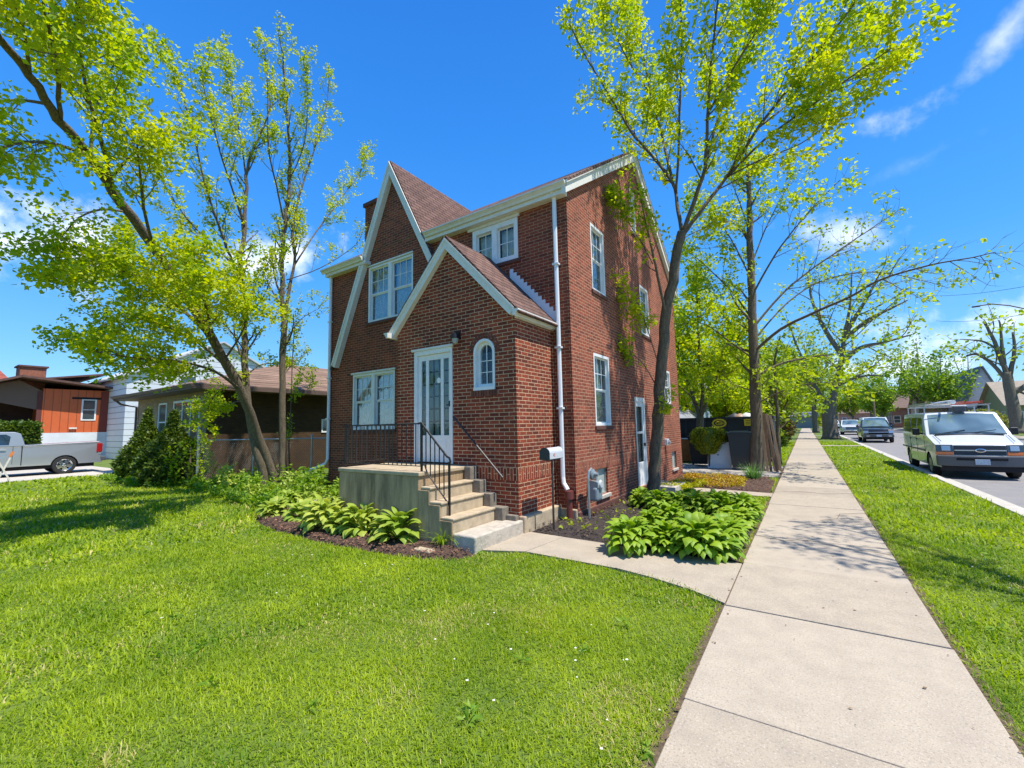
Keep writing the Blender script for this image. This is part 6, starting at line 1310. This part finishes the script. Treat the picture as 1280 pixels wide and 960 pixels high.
ladder('grey aluminium ladder lying on the curb side of the van rack', (van_x-.5, van_y+1.5, 2.30), -math.pi/2, 3.9, .40, mat('aluminium', (.5, .5, .5), .35, metal=.8)); ladder('red fibreglass ladder lying on the street side of the van rack', (van_x+.42, van_y+1.9, 2.30), -math.pi/2, 3.4, .42, mat('red_fibreglass', (.45, .06, .03), .5))
q = MB(); q.tube([(van_x-.06, van_y+2.0, 2.32), (van_x-.06, van_y+5.0, 2.32)], .075, 12, white); tag(q.build('conduit_tube'), 'white tube lying in the middle of the van rack', 'pipe')
q = MB(); q.box(van_x-.12, van_x+.18, van_y+1.75, van_y+2.0, 1.98, 2.16, greyb); q.box(van_x-.16, van_x+.22, van_y+1.78, van_y+1.97, 2.16, 2.20, white); tag(q.build('roof_vent', bevel=.02), 'small grey vent box with a white lid on the front of the van roof', 'vent')
# ---- dark pickup style SUV
SP = dict(w=1.98, L=5.5, belt=1.22, bz=.42, wr=.39, wx=(-.98, -4.2), tum=.24, paint=dkp, nose=.14,
    top=[(-5.5, .6), (-5.5, 1.2), (-5.35, 1.75), (-5.1, 1.84), (-2.6, 1.86), (-2.35, 1.83), (-1.55, 1.24), (-1.4, 1.20), (-.25, 1.10), (-.12, 1.0), (-.05, .62), (0, .6), (0, .45)],
    ws=((-2.38, 1.83), (-1.55, 1.24)), wsin=(.07, .04, .12), bowt=.0, bowb=.0, sidewin=[[(-3.0, 1.26), (-1.95, 1.26), (-2.45, 1.72), (-3.0, 1.74)], [(-4.1, 1.26), (-3.1, 1.26), (-3.1, 1.74), (-4.1, 1.74)], [(-5.15, 1.28), (-4.2, 1.28), (-4.2, 1.72), (-5.05, 1.70)]],
    mirror=(-1.95, 1.30), handles=[(-2.9, 1.08), (-4.0, 1.08)], gaps=[-1.75, -3.05, -4.15], gapz=1.2, mirm=dkp)
def face(root, body, grl, bump_m):
    slabf(root, 'bumper', .05, -.95, .95, .46, .66, bump_m, .14, .14, 1., .03); slabf(root, 'grille', -.02, -.60, .60, .70, 1.0, darkm, .05, .10, 1., .01, .05); slabf(root, 'grille_bar', -.0, -.60, .60, .83, .88, grl, .04, .10, 1., .008, .01); slabf(root, 'valance', -.02, -.85, .85, .30, .46, darkm, .08, .14, 1., .02)
    for s in (1, -1): slabf(root, 'headlight', -.012, s*.62, s*.95, .78, .97, lens, .07, .12, 1., .012, .04); slabf(root, 'fog_lamp', .057, s*.58, s*.78, .50, .60, lens, .02, .14, 1., .006)
    q = MB(); q.box(.055, .07, -.16, .16, .50, .64, plate); q.build('number_plate', root, bevel=.006)
pf = gnd(1078, 553, -.12); sx_, sy_ = pf.x+1.0, pf.y-.98
suv = vehicle('dark_suv', 'dark navy SUV parked behind the white van', 'suv', (sx_, sy_, -.12), -math.pi/2, SP); face(suv, dkp, MATS['satin_silver'], greyb)
for q in suv.children:
    if q.name.startswith('windshield'): q.data.materials[0] = blueg
SP2 = dict(SP); SP2['paint'] = whp; SP2['mirm'] = whp; pf = gnd(1052.5, 543.5, -.12)
s2 = vehicle('white_suv', 'white SUV parked third in the row, by the old tree', 'suv', (pf.x+1.0, pf.y-.98, -.12), -math.pi/2, SP2); face(s2, whp, chrome, chrome)
for q in s2.children:
    if q.name.startswith('windshield'): q.data.materials[0] = blueg
VP2 = dict(VP); v2 = vehicle('distant_van', 'pale van far behind the dark SUV', 'van', (5.6, 53, -.12), -math.pi/2, VP2)
for q in v2.children:
    if q.name.startswith('windshield'): q.data.materials[0] = blueg
SP3 = dict(SP); SP3['paint'] = whp; vehicle('distant_car', 'small white car farthest down the street', 'car', (5.2, 118, -.12), -math.pi/2, SP3)
# ---- silver pickup at the left
PP = dict(w=2.0, L=5.9, belt=1.36, bz=.45, wr=.41, wx=(-1.0, -4.6), tum=.16, paint=silver, nose=.14, uz=1.0,
    top=[(-5.9, .62), (-5.9, 1.40), (-5.82, 1.47), (-3.36, 1.38), (-3.30, 1.38), (-3.16, 1.90), (-3.0, 1.97), (-1.95, 1.98), (-1.75, 1.93), (-1.28, 1.38), (-1.15, 1.34), (-.2, 1.22), (-.05, 1.05), (0, .6), (0, .48)],
    ws=((-1.8, 1.94), (-1.28, 1.38)), rw=((-3.3, 1.42), (-3.14, 1.92)), bowt=.0, bowb=.0, sidewin=[[(-2.82, 1.42), (-1.60, 1.42), (-1.95, 1.86), (-2.72, 1.88), (-2.86, 1.78)]],
    mirror=(-1.6, 1.45), handles=[(-2.66, 1.22)], gaps=[-1.35, -2.95], gapz=1.36, hm=silver)
pu = vehicle('silver_pickup', 'silver pickup truck on the driveway at the left edge, tail toward the blue bin', 'pickup truck', (-30.0, 5.2-4.6, 0.0), -math.pi/2, PP)
for s in (1, -1):
    q = MB(); w = 1.0; q.box(-5.90, -5.68, s*.93, s*.985, .95, 1.38, redl); q.build('tail_light', pu, bevel=.02); q = MB(); q.box(-5.86, -5.76, s*.91, s*.966, .84, .97, lens); q.build('reverse_light', pu, bevel=.01)
q = MB(); q.box(-6.05, -5.86, -.93, .93, .52, .74, greyb); q.box(-6.06, -5.9, -.9, .9, .66, .73, chrome); q.build('rear_bumper', pu, bevel=.03); q = MB(); q.beam((-3.22, 1.0-.002, .5), (-3.22, .995, 1.36), .03, .02, darkm, up=(0, 1, 0)); q.build('cab_gap', pu)
q = MB(); q.box(-4.0, -1.9, .955, .985, .5, .6, silver); q.build('side_step', pu)
q = MB(); q.box(-5.75, -3.42, -.80, .80, 1.30, 1.40, darkm); q.build('bed_floor', pu)

# ================================================================== SMALL THINGS ROUND THE HOUSE
def text(s, size, m, parent, loc, rot, ext=.002, sx=1.):
    c = bpy.data.curves.new('letters', 'FONT'); c.body = s; c.size = size; c.align_x = 'CENTER'; c.align_y = 'CENTER'; c.extrude = ext
    o = bpy.data.objects.new('letters', c); S.collection.objects.link(o); dg = bpy.context.evaluated_depsgraph_get(); me = bpy.data.meshes.new_from_object(o.evaluated_get(dg)); bpy.data.objects.remove(o)
    me.materials.clear(); me.materials.append(m); q = bpy.data.objects.new('lettering', me); S.collection.objects.link(q); q.scale = (sx, 1, 1)
    q.rotation_euler = rot; q.location = loc
    if parent: q.parent = parent; q.location = Vector(loc)-Vector(OFF.get(parent.name, (0, 0, 0)))
    return q
# mailbox
mbx = empty('mailbox', (-3.64, 6.57, 0), 'white metal mailbox on a thin black post at the porch corner', 'mailbox'); mw = mat('mailbox_white', (.55, .56, .58), .35)
m = MB(); m.tube([(-3.64, 6.57, -.05), (-3.64, 6.57, 1.2)], .019, 8, mat('post_dark', (.035, .025, .022), .6)); m.beam((-3.64, 6.40, 1.205), (-3.64, 6.78, 1.205), .10, .02, black); m.build('post', mbx)
def dprof(x, z, w=.085, h=.115): return [(x-w, z), (x+w, z), (x+w, z+h)]+[(x+w*math.cos(t), z+h+w*math.sin(t)) for t in [math.pi*k/10 for k in range(1, 10)]]+[(x-w, z+h)]
m = MB(); pr = dprof(-3.64, 1.22, .085, .105); m.prism(pr, lambda u, v: (u, 6.32, v), lambda u, v: (u, 6.82, v), mw); m.build('box', mbx, bevel=.006)
m = MB(); m.prism(dprof(-3.64, 1.235, .073, .095), lambda u, v: (u, 6.305, v), lambda u, v: (u, 6.3195, v), mat('mailbox_dark', (.02, .025, .028), .4)); m.build('opening', mbx)
m = MB(); m.prism(dprof(-3.64, 1.215, .09, .11), lambda u, v: (u, 6.312, v), lambda u, v: (u, 6.335, v), MATS['mailbox_dark']); m.build('door_rim', mbx, bevel=.004)
text('42', .07, mat('red_letter', (.55, .03, .03), .5), mbx, (-3.553, 6.50, 1.285), (R(90), 0, R(90)), .001)
# gas meter
gs = empty('gas_meter', (X1+.22, 7.78, 0), 'grey gas meter with curved pipes beside the basement window', 'gas meter'); gg = mat('meter_grey', (.28, .33, .35), .45, metal=.3, var=.15); gx = X1+.24
m = MB(); m.tube([(gx, 7.60, -.05), (gx, 7.60, .78), (gx, 7.64, .90), (gx, 7.75, .95), (gx, 7.84, .90), (gx, 7.85, .74)], .024, 8, MATS['galvanised']); m.tube([(gx, 7.98, .62), (gx, 8.0, .78), (gx-.05, 8.06, .84), (gx-.2, 8.1, .80)], .022, 8, MATS['galvanised']); m.build('pipe', gs)
m = MB(); m.box(gx-.10, gx+.10, 7.78, 8.05, .33, .60, gg); m.build('meter_body', gs, bevel=.05, seg=4); m = MB(); m.box(gx-.11, gx+.11, 7.80, 8.03, .57, .70, gg); m.lathe([(.08, 0), (.08, .03), (.06, .035)], (gx+.11, 7.91, .64), 16, mat('meter_dial', (.5, .52, .5), .3), 'x'); m.build('meter_head', gs, bevel=.04, seg=3)
m = MB(); m.lathe([(.02, -.03), (.10, -.025), (.105, 0), (.10, .025), (.04, .05), (.035, .12)], (gx, 7.80, .84), 18, gg, 'x'); m.build('regulator', gs)
# splash block and garden edging by the porch
m = MB(); a, b = gnd(384, 634), gnd(421, 626); m.beam((a.x, a.y, .07), (b.x, b.y, .08), .24, .10, concslab); tag(m.build('splash_block', bevel=.02), 'grey concrete splash block lying among the hostas by the porch', 'block')
def edging(label, px, py):
    p = gnd(px, py); m = MB(); m.box(p.x-.16, p.x+.16, p.y-.07, p.y+.07, 0, .05, concrete); return tag(m.build('stone', bevel=.02), label, 'stone', 'stones in the garden beds')
edging('flat pale stone between hostas at the foot of the porch', 530, 690); edging('pale stone in the dark soil near the red drain pipe', 706, 648); edging('stone beside the orange ground cover near the house wall', 866, 592)
# ---- blue bin at the ranch
def cart(name, label, cat, x, y, rz, w, d, h, m_, lidm, group=None):
    r_ = local(name, label, cat, group, (x, y, 0), rz); q = MB(); n = 4; vs = []
    for z, s in ((.08, .78), (.5, .9), (h-.08, 1.), (h-.0799, 1.06), (h, 1.06)):
        vs += [(-w/2*s, -d/2*s, z), (w/2*s, -d/2*s, z), (w/2*s, d/2*s, z), (-w/2*s, d/2*s, z)]
    fs = [(0, 1, 2, 3)[::-1]]
    for i in range(4):
        for k in range(4): fs.append((i*4+k, i*4+(k+1) % 4, i*4+4+(k+1) % 4, i*4+4+k))
    fs.append((16, 17, 18, 19)); q.add(vs, fs, m_); q.build('body', r_, bevel=.02)
    q = MB(); q.box(-w*.55, w*.55, -d*.58, d*.55, h+.005, h+.05, lidm); q.box(-w*.42, w*.42, -d*.45, d*.45, h+.05, h+.08, lidm); q.build('lid', r_, bevel=.02)
    q = MB(); q.tube([(-w*.45, d*.62, h-.02), (w*.45, d*.62, h-.02)], .018, 7, lidm); [q.beam((s*w*.45, d*.5, h-.03), (s*w*.45, d*.64, h-.02), .03, .03, lidm) for s in (1, -1)]; q.build('handle', r_)
    for s in (1, -1): q = MB(); q.lathe([(.11, -.025), (.115, 0), (.11, .025)], (s*(w*.5-.02), d*.42, .115), 16, rubber, 'x'); q.build('wheel', r_)
    return r_
blu = mat('blue_plastic', (.04, .14, .40), .45, col2=(.10, .24, .50), vscale=6); bk_ = mat('black_plastic', (.018, .024, .030), .45); dbl = mat('navy_plastic', (.012, .03, .07), .45)
p = gnd(151, 594); cart('recycling_bin', 'blue wheeled bin beside the conifers left of the ranch house', 'bin', p.x+1.5, p.y+.1, R(80), .72, .72, 1.25, blu, mat('blue_lid', (.05, .16, .42), .4))
cart('wheeled_bin', 'tall black wheeled bin beside the tree trunk', 'bin', -2.12, 18.55, R(8), .78, .72, 1.35, bk_, mat('bin_lid_grey', (.05, .06, .065), .4), 'wheeled bins behind the house'); cart('wheeled_bin', 'dark navy bin behind the white panel', 'bin', -2.85, 19.3, R(0), .70, .66, 1.28, dbl, mat('bin_lid_navy', (.05, .08, .14), .4), 'wheeled bins behind the house')
cart('wheeled_bin', 'black bin behind the clipped shrub', 'bin', -3.75, 19.6, R(0), .75, .66, 1.2, bk_, bk_, 'wheeled bins behind the house')
# white panel leaning on the bins
pn = mat('pale_panel', (.62, .70, .76), .5, var=.06, vscale=4); m = MB(); m.prism([(-3.3, 0.), (-2.45, 0.), (-2.52, 1.0), (-3.26, 1.0)], lambda u, v: (u, 18.55+v*.14, v+.01), lambda u, v: (u, 18.58+v*.14, v+.01), pn)
pan = m.build('panel', bevel=.004); tag(pan, 'white appliance panel with small dark holes leaning on the bins', 'panel'); m = MB()
for u, v in ((-3.1, .55), (-2.95, .5), (-2.93, .66)): m.box(u, u+.07, 18.54+v*.14, 18.553+v*.14, v, v+.035, darkm)
q = m.build('slot', pan)
# orange cabinet at the house corner
m = MB(); ora = mat('orange_wood', (.36, .13, .03), .6, var=.25, vscale=5); p = gnd(862, 577)
cb_ = empty('wooden_cabinet', (p.x, p.y, 0), 'orange brown wooden cabinet with a white edge behind the house corner', 'cabinet'); m.box(p.x-.9, p.x+.12, p.y, p.y+.5, 0, 1.02, ora); m.build('carcass', cb_, bevel=.01); m = MB(); m.box(p.x+.125, p.x+.17, p.y-.03, p.y+.5, 0, 1.08, white); m.build('edge_board', cb_); m = MB(); m.box(p.x-.95, p.x+.2, p.y-.04, p.y+.52, 1.03, 1.07, white); m.build('top', cb_)
# planks leaning against the street tree
wd_ = mat('weathered_board', (.22, .135, .08), .85, col2=(.11, .07, .045), vscale=5, streak=(6, 6, .8), bump=.4); wd2 = mat('pale_board', (.36, .25, .16), .85, col2=(.22, .15, .10), vscale=5, streak=(6, 6, .8), bump=.4)
for i, (x, t, y, lab) in enumerate([(-1.24, -1.36, 18.15, 'brown board touching the street tree trunk'), (-1.13, -1.27, 18.05, 'second board from the street tree'), (-1.02, -1.16, 18.2, 'dark board in the middle of the leaning boards'), (-.93, -1.22, 17.9, 'pale board in front of the leaning boards'), (-.84, -1.06, 18.25, 'outermost board, nearest the sidewalk'), (-.90, -1.30, 18.6, 'rear board leaning behind the others')]):
    m = MB(); m.beam((x, y, .0), (t, y+.25, 2.12-.03*i), .085, .03, wd_ if i % 2 else wd2, up=(0, 1, .1)); tag(m.build('board', bevel=.004), lab, 'board', 'boards leaning by the street tree')
# black roll-off container
ct = empty('dumpster', (-3.6, 23, 0), 'long black steel waste container with a yellow oval badge behind the house', 'container'); cbk = mat('container_black', (.022, .025, .03), .5, var=.3, vscale=2, bump=.15)
cx0, cx1, cy0, cy1, ch = -7.6, -1.22, 22.3, 24.6, 2.02
m = MB()
for q in ((cx0, cx1, cy0, cy0+.06), (cx0, cx1, cy1-.06, cy1), (cx0, cx0+.06, cy0+.061, cy1-.061), (cx1-.06, cx1, cy0+.061, cy1-.061)): m.box(*q, .25, ch, cbk)
m.box(cx0+.07, cx1-.07, cy0+.07, cy1-.07, .25, .32, cbk); m.build('body', ct)
m = MB()
for q in ((cx0-.05, cx1+.05, cy0-.08, cy0-.003), (cx0-.05, cx1+.05, cy1+.003, cy1+.08)): m.box(*q, ch-.12, ch, cbk)
m.box(cx1+.003, cx1+.08, cy0, cy1, ch-.12, ch, cbk); m.box(cx0-.05, cx1+.05, cy0-.08, cy0-.003, .2, .36, cbk); m.build('top_rail', ct, bevel=.01)
m = MB()
for k in range(8): x = cx0+.1+k*(cx1-cx0-.3)/7; m.box(x, x+.10, cy0-.07, cy0-.003, .361, ch-.121, cbk)
m.build('rib', ct, bevel=.008); m = MB(); m.box(cx0+.2, cx1-.2, cy0-.035, cy0-.004, 1.0, 1.06, cbk); m.build('side_rail', ct)
yl = mat('yellow_badge', (.75, .52, .02), .5); bx_ = aty(899, 529, cy0-.08)
m = MB(); m.prism([(bx_.x+.31*math.cos(2*math.pi*k/28), bx_.z+.21*math.sin(2*math.pi*k/28)) for k in range(28)], lambda u, v: (u, cy0-.100, v), lambda u, v: (u, cy0-.08, v), yl); bo_ = m.build('badge', ct)
m = MB(); m.prism([(bx_.x+.235*math.cos(2*math.pi*k/28), bx_.z+.135*math.sin(2*math.pi*k/28)) for k in range(28)], lambda u, v: (u, cy0-.106, v), lambda u, v: (u, cy0-.1005, v), cbk); m.build('badge_field', ct)
m = MB(); m.tube([(bx_.x+.15*math.cos(t), cy0-.11, bx_.z+.07*math.sin(t)) for t in [.4+5.4*k/18 for k in range(19)]], .022, 5, yl); m.box(bx_.x-.05, bx_.x+.20, cy0-.116, cy0-.107, bx_.z-.02, bx_.z+.02, yl); m.build('badge_mark', ct)
p = aty(937, 528, cy0-.08); m = MB(); m.box(p.x-.22, p.x+.22, cy0-.088, cy0-.08, p.z-.15, p.z+.15, yl); m.build('yellow_sticker', ct)
for k in range(3): m = MB(); m.box(p.x-.16, p.x+.16-.06*k, cy0-.0905, cy0-.0885, p.z+.07-.075*k, p.z+.095-.075*k, darkm); m.build('sticker_line', ct)
for i, (px, c, lab) in enumerate([(918, (.05, .05, .05), 'black rubbish bag on top of the container, left'), (925, (.35, .2, .12), 'brown bag on top of the container, middle'), (933, (.7, .68, .62), 'white bag on top of the container'), (940, (.10, .25, .55), 'blue bag on top of the container, by the tree')]):
    p = aty(px, 516, 23.2); m = MB(); rr_i = random.Random(i); m.lathe([(.02, -.35), (.3, -.3), (.36, -.1), (.28, .12), (.1, .22), (.06, .26)], (0, 0, 0), 12, mat('bag_%d' % i, c, .5, bump=.6, bscale=9)); o = m.build('rubbish_bag', smooth=True); o.location = (p.x, 23.2, ch-.05); o.scale = (1, .9, .8+.15*rr_i.random()); o.rotation_euler = (0, .2*i, i); tag(o, lab, 'bag', 'rubbish in the container')
# crossed stakes at the left edge
sk = empty('marker_stakes', (-24.5, 3.0, 0), 'pair of crossed white stakes with an orange tip before the pickup', 'stakes'); X_ = -25.0
pts = [atx(a, b, X_) for a, b in ((-4, 602), (15, 568), (-6, 570), (12, 601))]
wst = mat('stake_white', (.7, .64, .56), .7); ors = mat('orange_tip', (.75, .22, .05), .6)
m = MB(); m.beam(pts[0], pts[1], .05, .03, wst, up=(1, 0, 0)); m.build('stake', sk); m = MB(); m.beam(pts[2]+Vector((.05, 0, 0)), pts[3]+Vector((.05, 0, 0)), .05, .03, wst, up=(1, 0, 0)); m.build('stake', sk)
m = MB(); m.beam(pts[1]-Vector((0, .05, .08)), pts[1]+Vector((0, .03, .10)), .08, .05, ors, up=(1, 0, 0)); m.build('tip', sk)
# street lamp arm, pole and wires on the right
lp = empty('street_lamp', (15.5, 33, 0), 'street lamp with a long curved arm reaching in from the right edge', 'street lamp'); a_ = [aty(px, py, 33) for px, py in ((1218, 383), (1240, 380), (1262, 382), (1300, 390), (1345, 420))]
m = MB(); m.tube(a_, .03, 6, barkg); m.build('arm', lp); m = MB(); m.tube([a_[-1]+Vector((0, 0, .6)), Vector((a_[-1].x+.1, 33, -.1))], .14, 9, bark); m.build('pole', lp); m = MB(); m.box(a_[0].x-.1, a_[0].x+.22, 32.95, 33.05, a_[0].z-.06, a_[0].z+.02, greyb); m.build('lamp_head', lp, bevel=.02)
for (p0, p1, lab) in (((1150, 369), (1380, 338), 'upper overhead wire at the right edge'), ((1170, 401), (1380, 372), 'lower overhead wire at the right edge')):
    a, b = aty(*p0, 70), aty(*p1, 34); m = MB(); pts = [a.lerp(b, t/14)-Vector((0, 0, .5*4*(t/14)*(1-t/14))) for t in range(15)]; m.tube(pts, .018, 4, darkm); tag(m.build('overhead_wire'), lab, 'wire', 'overhead wires')
# slim poles by the dark SUV
for px, lab in ((1096, 'slim grey pole behind the dark SUV'),):
    p = aty(px, 541, 66); m = MB(); m.tube([(p.x, 66, -.1), (p.x, 66, 3.9)], .09, 8, mat('pole_wood', (.25, .17, .11), .8)); m.lathe([(.1, 0), (.12, .06), (.02, .12)], (p.x, 66, 3.9), 8, greyb); tag(m.build('pole'), lab, 'pole')
# dandelions / daisies: tiny white clover heads in the lawn
r = np.random.default_rng(12); n = 1500; x = r.uniform(-18, 2.9, n); y = r.uniform(1, 16, n); k = allowed(x, y); x, y = x[k], y[k]; nn = np.array([noise.noise(Vector((a*.5, b*.5, 8))) for a, b in zip(x, y)]); k = nn > .1; x, y = x[k], y[k]; n = len(x)
s_ = r.uniform(.006, .014, n); z = r.uniform(.02, .045, n); P = np.stack([np.stack([x-s_, y, z], 1), np.stack([x, y-s_, z+.003], 1), np.stack([x+s_, y, z], 1), np.stack([x, y+s_, z+.003], 1)], 1).reshape(-1, 3)
tag(npmesh('clover_flowers', P, np.arange(len(P)).reshape(-1, 4), mat('petal_white', (.7, .7, .6), .7)), kind='stuff')
# scattered bud scales and dry leaves on the walk and kerb
r = np.random.default_rng(13); n = 330; x = np.concatenate([r.uniform(-.78, .82, n//3), r.normal(-.80, .03, n//3), r.normal(.83, .03, n//3)]); y = r.uniform(1.5, 22, len(x)); n = len(x); a = r.uniform(0, 6.28, n); s_ = r.uniform(.003, .010, n); z = np.full(n, .006)
P = np.stack([np.stack([x-np.cos(a)*s_*2, y-np.sin(a)*s_*2, z], 1), np.stack([x+np.sin(a)*s_, y-np.cos(a)*s_, z+.004], 1), np.stack([x+np.cos(a)*s_*2, y+np.sin(a)*s_*2, z], 1), np.stack([x-np.sin(a)*s_, y+np.cos(a)*s_, z+.002], 1)], 1).reshape(-1, 3)
tag(npmesh('leaf_litter', P, np.arange(len(P)).reshape(-1, 4), mat('litter', (.2, .13, .06), .9, island=.5)), kind='stuff')
